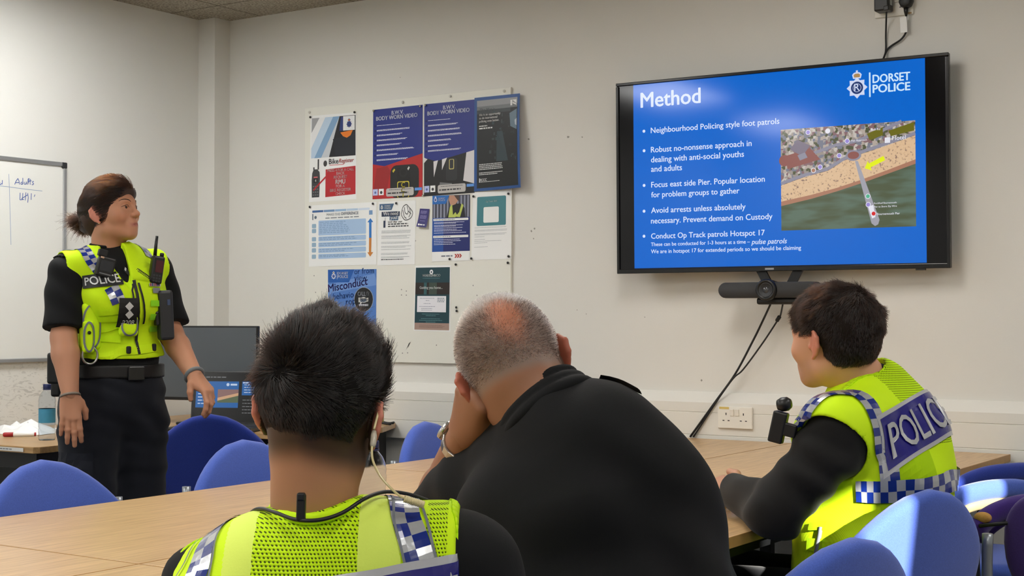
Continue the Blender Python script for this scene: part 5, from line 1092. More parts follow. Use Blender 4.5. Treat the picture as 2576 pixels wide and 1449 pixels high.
# vest
s_ = SDF((-.30, -.25, .52), (.30, .30, 1.06), .0045); yo_torso(s_); s_.grow(.014)
s_.field(smooth_field(((1, 0, .25), .19, .0016, 1), ((.15, 0, 1), .16, .0014, 2)))
s_.rc((-0.0036, 0.0429, 1.1044), (-0.0018, 0.0197, 1.0115), .064, .066, .003, 's')
s_.rbox(((0.1855, 0.017, 0.8949)[0] + .15, 0, .90), (.15, .5, .20), .02, .004, 's'); s_.rbox(((-0.1937, 0.0772, 0.8847)[0] - .15, 0, .85), (.15, .5, .20), .02, .004, 's', R=Ry(rad(-14)))
s_.half((0, 0, .545), (0, 0, -1)); vP, vF = s_.mesh(); yo_bv = bvh_of(vP, vF)
cx = vP[vF].mean(1)
xz = lambda px: (px - 1288) * .00052 + .2581
mi = np.zeros(len(vF), int); mi[(cx[:, 0] > xz(654)) & (cx[:, 0] < xz(914)) & (cx[:, 1] < .05)] = 1; mi[((cx[:, 0] > xz(575)) & (cx[:, 0] <= xz(654)) | (cx[:, 0] >= xz(914)) & (cx[:, 0] < xz(1012))) & (cx[:, 1] < .02)] = 2
mi[(cx[:, 0] > xz(1080)) & (cx[:, 0] < xz(1125))] = 1
yv = np_mesh('hi_vis_vest', [(vP, vF[mi == k], k) for k in range(3)], [m_hv, m_hv_mesh, m_hv_pale], yo)
CH = [m_chk_s, m_chk_b]
ribbon('reflective_strip', yo_bv, [(0.0908, 0.1055, 0.9707), (0.1072, 0.0355, 0.9738), (0.1222, -0.0442, 0.956), (0.1353, -0.0635, 0.9182), (0.1446, -0.0728, 0.8851), (0.1512, -0.0711, 0.799), (.145, -.1, .62)], .040, CH, 2, .0205, .0022, yv, chk)
ribbon('reflective_strip', yo_bv, [(-0.1221, 0.1363, 0.9309), (-0.1254, 0.0664, 0.9243), (-0.1374, 0.0068, 0.9068), (-0.143, -0.0327, 0.8777), (-0.1449, -0.0416, 0.8227), (-.155, -.09, .62)], .040, CH, 2, .0205, .0022, yv, chk)
for x_, w_ in ((1.0, 0),):
    ribbon('strip_edging', yo_bv, [(0.0786, 0.1055, 0.9706), (0.095, 0.0355, 0.9737), (0.1058, -0.0442, 0.956), (0.1166, -0.0635, 0.9182), (0.1244, -0.0728, 0.8851), (0.131, -0.0711, 0.799)], .0035, m_grey_pipe, 1, .02, .003, yv)
    ribbon('strip_edging', yo_bv, [(0.1101, 0.1056, 0.9685), (0.127, 0.0355, 0.9706), (0.1461, -0.0342, 0.9546), (0.1565, -0.0534, 0.9167), (0.1657, -0.0628, 0.8833), (0.1724, -0.0611, 0.7968)], .0035, m_grey_pipe, 1, .02, .003, yv)
    ribbon('strip_edging', yo_bv, [(-0.1017, 0.1163, 0.9337), (-0.1054, 0.0464, 0.9246), (-0.115, -0.0132, 0.9048), (-0.1219, -0.0427, 0.8795), (-0.1234, -0.0516, 0.8248)], .0035, m_grey_pipe, 1, .02, .003, yv)
    ribbon('strip_edging', yo_bv, [(-0.1381, 0.1464, 0.9295), (-0.1457, 0.0865, 0.9214), (-0.1622, 0.0369, 0.8993), (-0.1672, -0.0025, 0.8723), (-0.1701, -0.0114, 0.8164)], .0035, m_grey_pipe, 1, .02, .003, yv)
# armhole bindings and collar
ribbon('armhole_binding', yo_bv, [(0.1805, 0.1158, 0.9573), (0.1829, 0.0257, 0.9644), (0.1834, -0.0141, 0.9519), (0.1853, -0.0334, 0.9135), (0.1874, -0.0327, 0.878), (0.1867, -0.011, 0.7959)], .018, m_hv_edge, 2, .02, .003, yv, th=.003)
ribbon('armhole_binding', yo_bv, [(-0.1589, 0.1467, 0.9126), (-0.173, 0.0869, 0.8995), (-0.1849, 0.0573, 0.8826), (-0.1878, 0.0376, 0.8651), (-0.1895, 0.0185, 0.8207)], .016, m_hv_edge, 2, .02, .003, yv, th=.003)
col = SDF((-.14, -.16, .90), (.14, .16, 1.05), .003)
cpts = [(-0.0636, 0.0858, 0.9587), (-0.0576, 0.0158, 0.956), (-0.0255, -0.0392, 0.9541), (0.0096, -0.0522, 0.9549), (0.0416, -0.0424, 0.9648), (0.0586, 0.0055, 0.9711)]
col.chain(spline(cpts, 4), [.0075] * 60, .002); np_mesh('collar', [col.mesh()], m_hv_edge, yv)
# back patch
V, F = grid2(-.14, -.055, .14, .055, 20, 8); V2, F2 = grid2(-.128, -.045, .128, .045, 20, 8); tv_, tf_ = textv('POLICE', 0, -.030, .215, .03, .06)
pc = (0.0873, -0.0619, 0.8397); ex_ = (math.cos(rad(9)), .0, math.sin(rad(9)))
decal('police_patch', yo_bv, (pc[0] - .0, pc[1], pc[2]), ex_, (-ex_[2], 0, ex_[0]), [(V, F, 0, .001), (V2, F2, 1, .002), (tv_, tf_, 0, .003)], [m_patch_s, m_patch_b], yv, .003, proj=True)
# radio lead, clip and clear earpiece
m_clear = M('earpiece_tube', '#cdbf8e', .2, coat=.5); m_lead = M('lead_black', '#121214', .45)
G().tube(spline([(-0.1476, 0.1669, 0.9012), (-0.1128, 0.0863, 0.9313), (-0.0796, 0.0057, 0.9594), (-0.0478, -0.0443, 0.962), (-0.0177, -0.0742, 0.957), (0.0139, -0.0842, 0.9574), (0.0427, -0.0744, 0.9651), (0.0684, -0.0547, 0.9802), (0.0877, -0.0147, 0.984), (0.1069, 0.0053, 0.9816), (0.1273, 0.0154, 0.9762), (0.1452, 0.0256, 0.9686)], 8), .0026, 8).build('radio_lead', m_lead, yo)
G().box((-0.0088, -0.0765, 0.9723), (.0115, .010, .034), Matrix.Rotation(.02, 3, 'Y')).build('lead_clip', m_blackp, yo, bevel=.002); G().box((-0.0086, -0.0788, 0.9862), (.010, .012, .010)).build('lead_clip', m_blackp, yo, bevel=.002)
G().tube(spline([(0.0762, -0.0161, 1.0532), (0.0756, -0.0259, 1.0411), (0.0777, -0.0306, 1.0261), (0.0869, -0.0352, 1.0086), (0.1002, -0.0399, 0.9938), (0.1134, -0.0447, 0.9831), (0.1213, -0.0467, 0.9798)], 8), .0016, 8).build('earpiece_tube', m_clear, yo)
G().tube(spline([(0.0768, -0.0113, 1.0658), (0.08, -0.0016, 1.0808), (0.0812, 0.0132, 1.0903), (0.0846, 0.0282, 1.0872), (0.0838, 0.0385, 1.0726)], 6), .0017, 8).build('earpiece_tube', m_clear, yo)
G().tube([(0.0773, -0.0113, 1.0632), (0.0772, -0.0162, 1.0584), (0.0767, -0.021, 1.0469), (0.0765, -0.0239, 1.044)], [.003, .0042, .0042, .0025], 10).build('earpiece_body', M('earpiece_body', '#b9b1a0', .3, coat=.4), yo)
g = G(); a, b = Vector((0.1197, -0.0527, 0.9805)), Vector((0.1449, -0.0485, 0.9719)); pts = [a.lerp(b, i / 36) for i in range(37)]; g.tube(pts, [.0052 if i % 3 else .0042 for i in range(37)], 12); g.build('connector', m_clear, yo)
# hair: dense cap plus loose strands combed forward from a whorl
cp = SDF((-.11, -.15, -.11), (.11, .13, .15), .0036); cp.el((0, -.016, .016), (.0845, .107, .100), 0); cp.el((0, -.02, .055), (.078, .098, .074), .02)
cp.half((0, -.08, -.052), (0, -.25, -1), .02); cp.half((0, .062, 0), (0, 1, -.35), .01)
for s in (-1, 1): cp.el((s * .088, -.006, -.044), (.036, .048, .068), .012, 's')
hP, hF = cp.mesh(); nz = noise3(hP, 70, 3); hP = hP + nz * .0016
hw = xf((hP, hF), HR_YO, HC_YO, HS_YO); m_hairY = hair_mat('hair_dark_brown', .985, .2, .3)
yh = np_mesh('hair', [hw], M('hair_base_dark', '#0f0c0a', .8, spec=.2), yo)
def yo_hair(pt, nn, rng):
    n = len(pt); z = pt[:, 2]; top = sstep(-.04, .045, z); wh = np.array((-.022, -.090, .035)); rel = pt - wh; rel /= np.linalg.norm(rel, axis=1)[:, None] + 1e-6
    tang = rel - nn * (rel * nn).sum(1)[:, None]; tang /= np.linalg.norm(tang, axis=1)[:, None] + 1e-6; sw = np.cross(nn, tang)
    clump = noise3(pt, 60, 11); d = tang * .9 + sw * .55 + nn * (.02 + .11 * top)[:, None] + clump * .42 + rng.normal(size=(n, 3)) * .10; down = np.array((0, 0, -1.)); lowm = (1 - top)[:, None]; d = d * (1 - lowm * .55) + down * lowm * .6
    d /= np.linalg.norm(d, axis=1)[:, None]; ln = (.007 + .023 * top) * rng.uniform(.7, 1.15, n) * (1 + .25 * (rng.random(n) > .97)); X = [pt - nn * .002]; cur = pt.copy(); cl = noise3(pt, 42, 5)
    for k in range(4): cur = cur + d * (ln / 4)[:, None]; d = d + cl * .12 - nn * .11 - np.array((0, 0, .03)); d /= np.linalg.norm(d, axis=1)[:, None]; X.append(cur.copy())
    return np.ones(n, bool), np.stack([x @ HR_YO.T * HS_YO + HC_YO for x in X], 1)
strands('hair_strands', hP, hF, 42000, yo_hair, m_hairY, yh, .00030, 5, 2)

# ------------------------------------------------------------------ grey-haired man leaning on his fist
gm = person((4.0929, -3.2354, 0.0), 'person with cropped grey hair and black shirt, leaning the cheek on a fist')
HR_GM = Rz(rad(6)) @ Ry(rad(-21)) @ Rx(rad(-24)); HC_GM = np.array((-0.1097, 0.0725, 1.137)); HS_GM = 1.03
BALD = HR_GM.T @ np.array((-.006, -.070, .068))
def to_head(R, c, s, p): return tuple((np.array(R).T @ (np.array(p) - c)) / s)
gm_nb = (-0.0356, 0.0144, 1.04)
hm = head_mesh(.0036, neck=to_head(HR_GM, HC_GM, HS_GM, gm_nb), nr=(.064, .070), ears=1.15)
gm_skin = skin_mat('skin_grey_man', '#b97c60')
def gm_col(V):
    c = np.tile(np.array(lin('#93664d')), (len(V), 1)); L = (V - HC_GM) @ HR_GM / HS_GM
    hair = sstep(-.062, -.045, L[:, 2]) * sstep(.075, .055, L[:, 1]) * (np.abs(L[:, 0]) < .083); bald = sstep(.040, .012, np.linalg.norm((L - BALD) * np.array((1, .75, .6)), axis=1))
    hc = mixc(np.array(lin('#857d78')), np.array(lin('#a5715c')), bald); hair = hair * (np.arange(len(V)) < len(hm[0])); bald = bald * (np.arange(len(V)) < len(hm[0])); t = hair * (.6 - .45 * bald); c = c * (1 - t[:, None]) + hc * t[:, None]
    c = c * (1 - bald[:, None] * .5) + np.array(lin('#ad6a52')) * bald[:, None] * .5
    ear = (np.abs(L[:, 0]) > .079) & (L[:, 2] < .02) & (L[:, 2] > -.075) & (np.abs(L[:, 0]) < .104) & (L[:, 1] > -.045) & (L[:, 1] < .015) & (np.arange(len(V)) < len(hm[0])); c[ear] = np.array(lin('#a05a46')); return c
def gm_torso(S_):
    S_.el((0.0278, -0.0284, 0.6691), (.245, .165, .25), 0); S_.el((0.0201, 0.0074, 0.8832), (.210, .145, .165), .05)
    S_.chain([gm_nb, (-0.0063, 0.0052, 0.9981), (0.0125, -0.0131, 0.912)], [.068, .092, .13], .04)
    S_.chain([(-0.0129, 0.0049, 1.0112), (0.0508, -0.025, 1.0073), (0.1006, -0.0343, 0.9695)], [.080, .078, .074], .04)
    S_.chain([(-0.032, 0.025, 1.0062), (-0.0946, 0.086, 0.9589), (-0.1548, 0.1467, 0.9221)], [.085, .070, .062], .04)
    S_.el((.03, .05, .55), (.225, .19, .16), .06); return S_
gm_el, gm_wr = (-0.2933, 0.3697, 0.7728), (-0.1856, 0.1049, 1.0156)
gm_arms = [[(0.1125, -0.0239, 0.949), (.235, .10, .70), (.10, .36, .775)], [(-0.1619, 0.1568, 0.9168), gm_el, gm_wr]]
def gm_uarm(S_, g=0.0):
    S_.rc(gm_arms[0][0], gm_arms[0][1], .074 + g, .056 + g, .04); S_.rc(gm_arms[1][0], gm_arms[1][1], .068 + g, .056 + g, .03); return S_
def gm_farm(S_):
    S_.rc(gm_arms[0][1], gm_arms[0][2], .050, .032, .01); S_.rc(gm_arms[1][1], (-0.2289, 0.2773, 0.8954), .046, .046, .01); S_.rc((-0.2289, 0.2773, 0.8954), gm_arms[1][2], .044, .029, .015); return S_
gm_l = ([(.12, .06, .52), (-.07, .08, .52)], [(.13, .45, .53), (-.16, .45, .53)], [(.15, .40, .10), (-.16, .40, .10)])
BG = ((-.50, -.32, .02), (.42, .75, 1.18))
s_ = SDF(*BG, .008); gm_torso(s_); gm_uarm(s_); legs(s_, *gm_l, r=(.10, .068, .046)); s_.grow(-.008); gm_farm(s_)
fist = hand_mesh(curl=(62, 80, 45), splay=3, thumb=((.034, .04, -.02), (.028, .062, -.038), (.012, .07, -.045)))
fl = xf(fist, hand_frame(np.array((-0.1714, 0.0334, 1.089)) - np.array(gm_wr), (-.55, -.80, .1)), gm_wr, 1.08)
hr_ = xf(hand_mesh(curl=(20, 25, 15)), hand_frame((-.7, .7, -.05), (0, 0, 1)), gm_arms[0][2], 1.05, True)
np_mesh('body', [xf(hm, HR_GM, HC_GM, HS_GM), s_.mesh(), fl, hr_], gm_skin, gm, gm_col)
s_ = SDF((-.42, -.32, .48), (.42, .45, 1.14), .006); gm_torso(s_); gm_uarm(s_, .006); s_.grow(.008)
up = np.array(gm_nb) - HC_GM; nd = -up / np.linalg.norm(up)
s_.rc(tuple(np.array(gm_nb) - nd * .03), tuple(np.array(gm_nb) + nd * .2), .066, .066, .004, 's')
s_.rbox(tuple(np.array((-0.255, 0.2881, 0.8517)) + np.array((-.09, .06, -.05))), (.10, .10, .10), .01, .006, 's', R=np.array(Vector(np.array(gm_el) - np.array(gm_arms[1][0])).to_track_quat('X', 'Z').to_matrix()))
s_.field(smooth_field(((.3, .2, 1), .15, .0028, 0), ((1, 0, .5), .17, .0022, 1), ((-.7, .1, .7), .12, .0015, 3))); s_.half((0, 0, .49), (0, 0, -1)); sP, sF = s_.mesh()
gs = np_mesh('shirt', [(sP, sF)], m_blackshirt, gm); gb = bvh_of(sP, sF)
# stand-up collar
c_ = SDF((-.22, -.2, .98), (.12, .22, 1.20), .0035); ax = nd; e1 = np.cross(ax, (0, 1, 0)); e1 /= np.linalg.norm(e1); e2 = np.cross(ax, e1)
base = np.array(gm_nb) + ax * .018
for off, r_, rr_ in ((-.004, .082, .012), (.014, .0775, .010), (.032, .074, .008)): c_.torus(base + ax * off, e1, e2, r_, rr_, .004)
np_mesh('collar', [c_.mesh()], m_blackshirt, gs)
# shoulder loops
ribbon('epaulette', gb, [(0.0209, 0.0236, 1.0791), (0.0461, 0.0034, 1.0868), (0.0717, -0.0065, 1.0834), (0.0892, -0.0163, 1.0736)], .045, m_blackshirt, 2, .02, .0065, gs)
ribbon('epaulette', gb, [(-0.1082, 0.0446, 1.0278), (-0.1424, 0.1052, 1.0006), (-0.1706, 0.1356, 0.9759), (-0.1826, 0.146, 0.9575)], .052, m_blackshirt, 2, .02, .0065, gs)
ribbon('yoke_seam', gb, [(-0.0696, -0.046, 1.0572), (-0.0842, -0.0353, 1.0242), (-0.0983, -0.0143, 0.9705), (-0.1048, -0.0131, 0.9119)], .003, cloth('black_seam', '#0c0c0e'), 1, .02, .0012, gs)
s_ = SDF((-.32, -.28, .06), (.40, .60, .78), .009); legs(s_, *gm_l, r=(.10, .068, .046)); s_.el((.03, .05, .55), (.225, .19, .14), .06); s_.grow(.012); np_mesh('trousers', [s_.mesh()], m_trouser, gm)
for a in gm_l[2]: boot((a[0], a[1], 0), gm)
# steel wristwatch
m_st = M('steel_bracelet', '#b8b8b6', .22, .9); wa = Vector(gm_wr) * .80 + Vector((-0.2289, 0.2773, 0.8954)) * .20; wd = (Vector(gm_wr) - Vector((-0.2289, 0.2773, 0.8954))).normalized(); w1 = wd.orthogonal().normalized(); w2 = wd.cross(w1)
g = G()
for i in range(18):
    a = 2 * math.pi * i / 18; nrm = w1 * math.cos(a) + w2 * math.sin(a); tg = wd.cross(nrm); g.box(wa + nrm * .0330, (.0145, .0045, .021), Matrix((tg, nrm, wd)).transposed())
wt = g.build('wristwatch', m_st, gm, bevel=.0012)
fd = Vector((-.55, .55, .1)); fd = (fd - wd * fd.dot(wd)).normalized(); g = G(); g.lathe([(.0005, .0), (.019, .0), (.019, .008), (.016, .010), (.0005, .010)], wa + fd * .0335, 24, R=Matrix((wd, fd.cross(wd), fd)).transposed()); g.build('watch_case', m_st, wt)
# cropped hair
cp = SDF((-.11, -.15, -.10), (.11, .13, .14), .0036); cp.el((0, -.014, .012), (.0785, .100, .094), 0); cp.half((0, -.08, -.056), (0, -.3, -1), .02); cp.half((0, .05, 0), (0, 1, -.25), .02)
for s in (-1, 1): cp.el((s * .082, .0, -.040), (.026, .036, .045), .008, 's')
hP, hF = cp.mesh()
def gm_hair(pt, nn, rng):
    n = len(pt); bald = sstep(.040, .012, np.linalg.norm((pt - BALD) * np.array((1, .75, .6)), axis=1)); keep = rng.random(n) > bald * .93
    d = nn + np.array((0, -.35, -.25)) + rng.normal(size=(n, 3)) * .22; d /= np.linalg.norm(d, axis=1)[:, None]; ln = rng.uniform(.004, .0095, n) * (1 - .4 * bald); X = [pt - nn * .003]
    for k in range(2): X.append(X[-1] + d * (ln / 2 + .0015)[:, None])
    return keep, np.stack([x @ HR_GM.T * HS_GM + HC_GM for x in X], 1)
g1 = strands('hair', hP, hF, 22000, gm_hair, hair_mat('hair_grey', col='#a39d98', rough=.4), gm, .00026, 3, 4, .5)
strands('white_hair', hP, hF, 22000, gm_hair, hair_mat('hair_white', col='#e4e0da', rough=.4), g1, .00026, 3, 5, .5); strands('dark_hair', hP, hF, 14000, lambda p, n, r: (gm_hair(p, n, r)[0] & (p[:, 2] < .055 + .02 * r.random(len(p))), gm_hair(p, n, r)[1]), hair_mat('hair_pepper', .8, .2, .4), g1, .00026, 3, 6, .5)

# ------------------------------------------------------------------ seated officer at the right, turned to the table
ro = person((4.1262, -1.9538, 0.0), 'person with dark brown hair in a yellow vest marked POLICE, seated below the television')
TF = np.array((-.78, .62, 0)); TR = np.array((.62, .78, 0)); UPZ = np.array((0, 0, 1.0)); RT_ = np.stack([TR, TF, UPZ], 1)     # his right, his front
lean = RT_ @ Rx(rad(-24))
HR_RO = Rz(rad(38)) @ Rx(rad(-4)) @ Ry(rad(-2)); HC_RO = np.array((-0.0808, 0.0121, 1.1751)); HS_RO = 1.0
ro_nb = (0.0146, 0.0249, 1.0355)
hm = head_mesh(.0036, neck=to_head(HR_RO, HC_RO, HS_RO, ro_nb), nr=(.056, .060), ears=.85)
ro_skin = skin_mat('skin_right_officer', '#cb9a80')
def ro_col(V):
    c = np.tile(np.array(lin('#c99579')), (len(V), 1)); L = (V - HC_RO) @ HR_RO; st = sstep(-.05, -.075, L[:, 2]) * sstep(.0, .03, L[:, 1]); c = c * (1 - .25 * st[:, None]) + np.array(lin('#7d6556')) * .25 * st[:, None]
    ear = (np.abs(L[:, 0]) > .078) & (L[:, 2] < .02) & (L[:, 2] > -.075) & (np.abs(L[:, 0]) < .104) & (L[:, 1] > -.045) & (L[:, 1] < .015) & (np.arange(len(V)) < len(hm[0])); c[ear] = np.array(lin('#c9826c')); return c
R_ch = (0.0334, 0.0081, 0.8713); R_be = (-0.0043, -0.0075, 0.648); R_hp = (0.0381, -0.0042, 0.4791)
def ro_torso(S_):
    S_.el(R_ch, (.175, .130, .185), 0, R=lean); S_.el(R_be, (.170, .150, .17), .07, R=RT_); S_.el(R_hp, (.18, .15, .13), .07, R=RT_)
    S_.chain([ro_nb, (0.0432, 0.026, 0.9785)], [.060, .085], .03); S_.chain([(0.0425, 0.0151, 1.0237), (0.0804, 0.0167, 0.9414)], [.048, .085], .03)
    S_.chain([(0.0217, 0.0161, 0.9745), (-0.0791, -0.1135, 0.9488)], [.070, .060], .03); S_.chain([(0.0556, 0.0559, 0.9813), (0.131, 0.1768, 0.9387)], [.066, .058], .03); return S_
ro_arms = [[(-0.1108, -0.1531, 0.9303), (-0.2476, -0.1701, 0.7771), (-0.2958, 0.1098, 0.7853)], [(0.1314, 0.1977, 0.8923), (0.0964, 0.3625, 0.6494), (-0.0909, 0.3609, 0.7303)]]
def ro_arm(S_, g=0.0):
    for A in ro_arms: S_.rc(A[0], A[1], .060 + g, .048 + g, .03); S_.rc(A[1], A[2], .046 + g, .031 + g, .02)
    return S_
_h = np.array(R_hp); L2 = lambda r, f, z: tuple(np.array((_h[0], _h[1], 0)) + TR * r + TF * f + UPZ * z)
ro_l = ([L2(.09, .03, .52), L2(-.09, .03, .52)], [L2(.11, .42, .53), L2(-.12, .42, .53)], [L2(.11, .40, .10), L2(-.12, .38, .10)])
BR = ((-.56, -.42, .02), (.40, .62, 1.18))
s_ = SDF(*BR, .009); ro_torso(s_); ro_arm(s_); legs(s_, *ro_l); s_.grow(-.006)
hl = xf(hand_mesh(curl=(45, 50, 30), thumb=((.036, .03, .004), (.05, .056, .010), (.05, .082, .012))), hand_frame((-.45, .85, .1), (-.3, -.35, .9)), ro_arms[0][2], 1.0); hr2 = xf(hand_mesh(curl=(35, 40, 25)), hand_frame((-.9, -.1, 0), (0, 0, 1)), ro_arms[1][2], 1.0, True)
np_mesh('body', [xf(hm, HR_RO, HC_RO, HS_RO), s_.mesh(), hl, hr2], ro_skin, ro, ro_col)
s_ = SDF((-.56, -.42, .42), (.40, .55, 1.12), .0055); ro_torso(s_); ro_arm(s_, .010); s_.grow(.005); up = np.array(ro_nb) - HC_RO; nd2 = -up / np.linalg.norm(up)
s_.rc(tuple(np.array(ro_nb) + nd2 * .0), tuple(np.array(ro_nb) + nd2 * .2), .060, .060, .004, 's'); s_.half((0, 0, .47), (0, 0, -1))
for A in ro_arms:
    dv = np.array(A[2]) - np.array(A[1]); dv /= np.linalg.norm(dv); s_.rbox(tuple(np.array(A[2]) + dv * .05), (.055, .06, .06), .005, .004, 's', R=np.array(Vector(dv).to_track_quat('X', 'Z').to_matrix()))
s_.field(smooth_field(((.5, .1, .9), .085, .0038, 0), ((.2, .2, 1), .12, .003, 2), ((1, .3, .2), .10, .002, 1))); sP, sF = s_.mesh(); rs = np_mesh('shirt', [(sP, sF)], cloth('black_shirt_cloth_sunlit', '#191919', sheen=.08), ro)  # lit copy of the black shirt cloth, lightened for the sunlit arm
c_ = SDF((-.20, -.18, .92), (.16, .22, 1.12), .0035); e1 = np.cross(nd2, (0, 1, 0)); e1 /= np.linalg.norm(e1); e2 = np.cross(nd2, e1)
for off, r_, rr_ in ((-.012, .066, .010), (.006, .063, .009), (.02, .061, .007)): c_.torus(np.array(ro_nb) + nd2 * off, e1, e2, r_, rr_, .004)
np_mesh('collar', [c_.mesh()], m_blackshirt, rs)
s_ = SDF(*BR, .009); legs(s_, *ro_l); s_.el(R_hp, (.18, .15, .12), .06, R=RT_); s_.grow(.012); np_mesh('trousers', [s_.mesh()], m_trouser, ro)
for a in ro_l[2]: boot((a[0], a[1], 0), ro, math.atan2(TF[1], TF[0]) - math.pi / 2)
# vest
s_ = SDF((-.34, -.32, .46), (.34, .36, 1.14), .0045); ro_torso(s_); s_.rc((-0.0677, -0.1035, 0.9507), (-0.1169, -0.1484, 0.9479), .066, .064, .03); s_.grow(.024)
s_.field(smooth_field(((.4, .1, .9), .16, .003, .5), ((1, .2, .3), .20, .0025, 2)))
s_.rc(tuple(np.array(ro_nb) + nd2 * .005), tuple(np.array(ro_nb) + nd2 * .2), .062, .085, .004, 's')
for A, sg in zip(ro_arms, (-1, 1)):
    a = np.array(A[0]); s_.rc(tuple(a + TR * sg * .012 + (0, 0, -.012)), tuple(a + TR * sg * .17 + (0, 0, -.03)), .078, .085, .006, 's')
s_.half((0, 0, .50), (0, 0, -1)); vP, vF = s_.mesh(); rb_ = bvh_of(vP, vF); Lc = (vP[vF].mean(1) - np.array(R_ch)) @ RT_
mi = np.zeros(len(vF), int); mi[(np.abs(Lc[:, 0]) < .065) & (Lc[:, 1] < 0) & (Lc[:, 2] > .05)] = 1; mi[(Lc[:, 2] < -.09) & (Lc[:, 0] < -.12) & (np.abs(Lc[:, 1]) < .10)] = 2
rv = np_mesh('hi_vis_vest', [(vP, vF[mi == k], k) for k in range(3)], [m_hv, m_hv_mesh, m_hv_mesh_fine], ro)
CK = [m_chk_s, m_chk_b]
ribbon('reflective_strip', rb_, [(-0.2309, -0.1936, 0.9577), (-0.169, -0.1748, 1.0188), (-0.1087, -0.1452, 1.0396), (-0.0611, -0.1351, 1.0301), (-0.0258, -0.1741, 0.9787), (0.0005, -0.2029, 0.9188), (0.0094, -0.2014, 0.8434)], .046, CK, 2, .0215, .0045, rv, chk, n=10)
ribbon('reflective_strip', rb_, [(-0.1062, -0.2407, 0.8067), (-0.0582, -0.2308, 0.8117), (0.0112, -0.2009, 0.8186), (0.0903, -0.1411, 0.8276), (0.165, -0.0411, 0.8318), (0.224, 0.1089, 0.8324)], .050, CK, 2, .0235, .0075, rv, chk)
pc = np.array((0.0621, -0.1538, 0.9656)); exx = TR + UPZ * .16; exx /= np.linalg.norm(exx); eyy = UPZ * .82 + TF * .62; eyy /= np.linalg.norm(eyy)
V, F = grid2(-.075, -.060, .195, .060, 26, 12); V2, F2 = grid2(-.066, -.051, .186, .051, 26, 12); tv_, tf_ = textv('POLICE', 0.06, -.036, .225, .02, .072)
decal('police_patch', rb_, pc, exx, eyy / np.linalg.norm(eyy), [(V, F, 0, .001), (V2, F2, 1, .002), (tv_, tf_, 0, .006)], [m_patch_s, m_patch_b], rv, .004, proj=True)
V, F = grid2(-.06, -.045, .07, .045, 10, 6); decal('loop_panel', rb_, np.array((0.0638, -0.1721, 0.8803)), exx, eyy / np.linalg.norm(eyy), [(V, F, 0, 0)], [m_hv_dark], rv, .003, proj=True)
for q_ in ((-0.1716, -0.1395, 0.7488), (-0.1844, -0.1486, 0.6998), (-0.1971, -0.1576, 0.6502)):
    V, F = grid2(-.030, -.015, .030, .015, 6, 4); decal('loop_patch', rb_, np.array(q_), (.80, -.58, .04), (0, 0, 1), [(V, F, 0, 0)], [m_hv_dark], rv, .005)
G().tube(spline([tuple(snap(rb_, q_, .004)[0]) for q_ in ((-0.2193, -0.2002, 0.7811), (-0.2318, -0.2092, 0.7339), (-0.2459, -0.2082, 0.6808), (-0.2547, -0.2075, 0.6454))], 6), .005, 8).build('side_strap', m_grey_pipe, rv)
# collar of the vest at the nape
c_ = SDF((-.16, -.2, .94), (.2, .22, 1.14), .0035)
ribbon('collar', rb_, [(-0.0816, -0.0655, 1.0521), (-0.0423, -0.056, 1.0767), (0.0116, -0.0262, 1.0877), (0.0747, 0.054, 1.0819), (0.0953, 0.1144, 1.0602)], .016, m_hv_edge, 2, .02, .003, rv, th=.004)
# body camera clipped on the chest
q = (-0.2369, -0.1437, 0.9628); bc = G().box((0, 0, 0), (.034, .022, .072)).build('body_camera', m_blackp, ro, bevel=.004); bc.location = q; bc.rotation_euler = (0, .22, -.5)
h_ = G().lathe([(.0005, -.016), (.012, -.015), (.016, -.006), (.016, .008), (.010, .016), (.0005, .017)], n=18, R=Matrix.Rotation(1.2, 3, 'Y')).build('camera_head', m_blackp, bc); h_.location = (.002, 0, .054); k_ = G().box((.028, .0, .0), (.03, .018, .03)).build('clip', m_blackp, bc, bevel=.003)
# hair
cp = SDF((-.11, -.15, -.13), (.11, .13, .15), .0036); cp.el((0, -.024, .016), (.086, .114, .100), 0); cp.el((0, -.002, .046), (.079, .092, .066), .02); cp.el((0, -.06, -.045), (.062, .045, .050), .03)
cp.half((0, -.08, -.082), (0, -.2, -1), .015); cp.half((0, .060, 0), (0, 1, -.3), .01)
for s in (-1, 1): cp.el((s * .084, .012, -.045), (.032, .042, .045), .008, 's')
hP, hF = cp.mesh(); hP = hP + noise3(hP, 60, 8) * .0018; hw = xf((hP, hF), HR_RO, HC_RO, HS_RO); rh_ = np_mesh('hair', [hw], M('hair_base_brown', '#1a120d', .75, spec=.2), ro)
def ro_hair(pt, nn, rng):
    n = len(pt); wh = np.array((.015, -.075, .075)); rel = pt - wh; rel /= np.linalg.norm(rel, axis=1)[:, None] + 1e-6; tg = rel - nn * (rel * nn).sum(1)[:, None]; tg /= np.linalg.norm(tg, axis=1)[:, None] + 1e-6
    top = sstep(-.02, .06, pt[:, 2]); cl = noise3(pt, 45, 21); d = tg + nn * (.12 + .2 * top)[:, None] + cl * .5 + rng.normal(size=(n, 3)) * .14 - np.array((0, 0, .15)); d /= np.linalg.norm(d, axis=1)[:, None]; ln = (.010 + .013 * top) * rng.uniform(.7, 1.1, n); X = [pt - nn * .002]; cur = pt.copy()
    for k in range(4): cur = cur + d * (ln / 4)[:, None]; d = d + cl * .12 - np.array((0, 0, .08)); d /= np.linalg.norm(d, axis=1)[:, None]; X.append(cur.copy())
    return np.ones(n, bool), np.stack([x @ HR_RO.T * HS_RO + HC_RO for x in X], 1)
strands('hair_strands', hP, hF, 26000, ro_hair, hair_mat('hair_brown', .90, .35, .35), rh_, .00034, 5, 7)
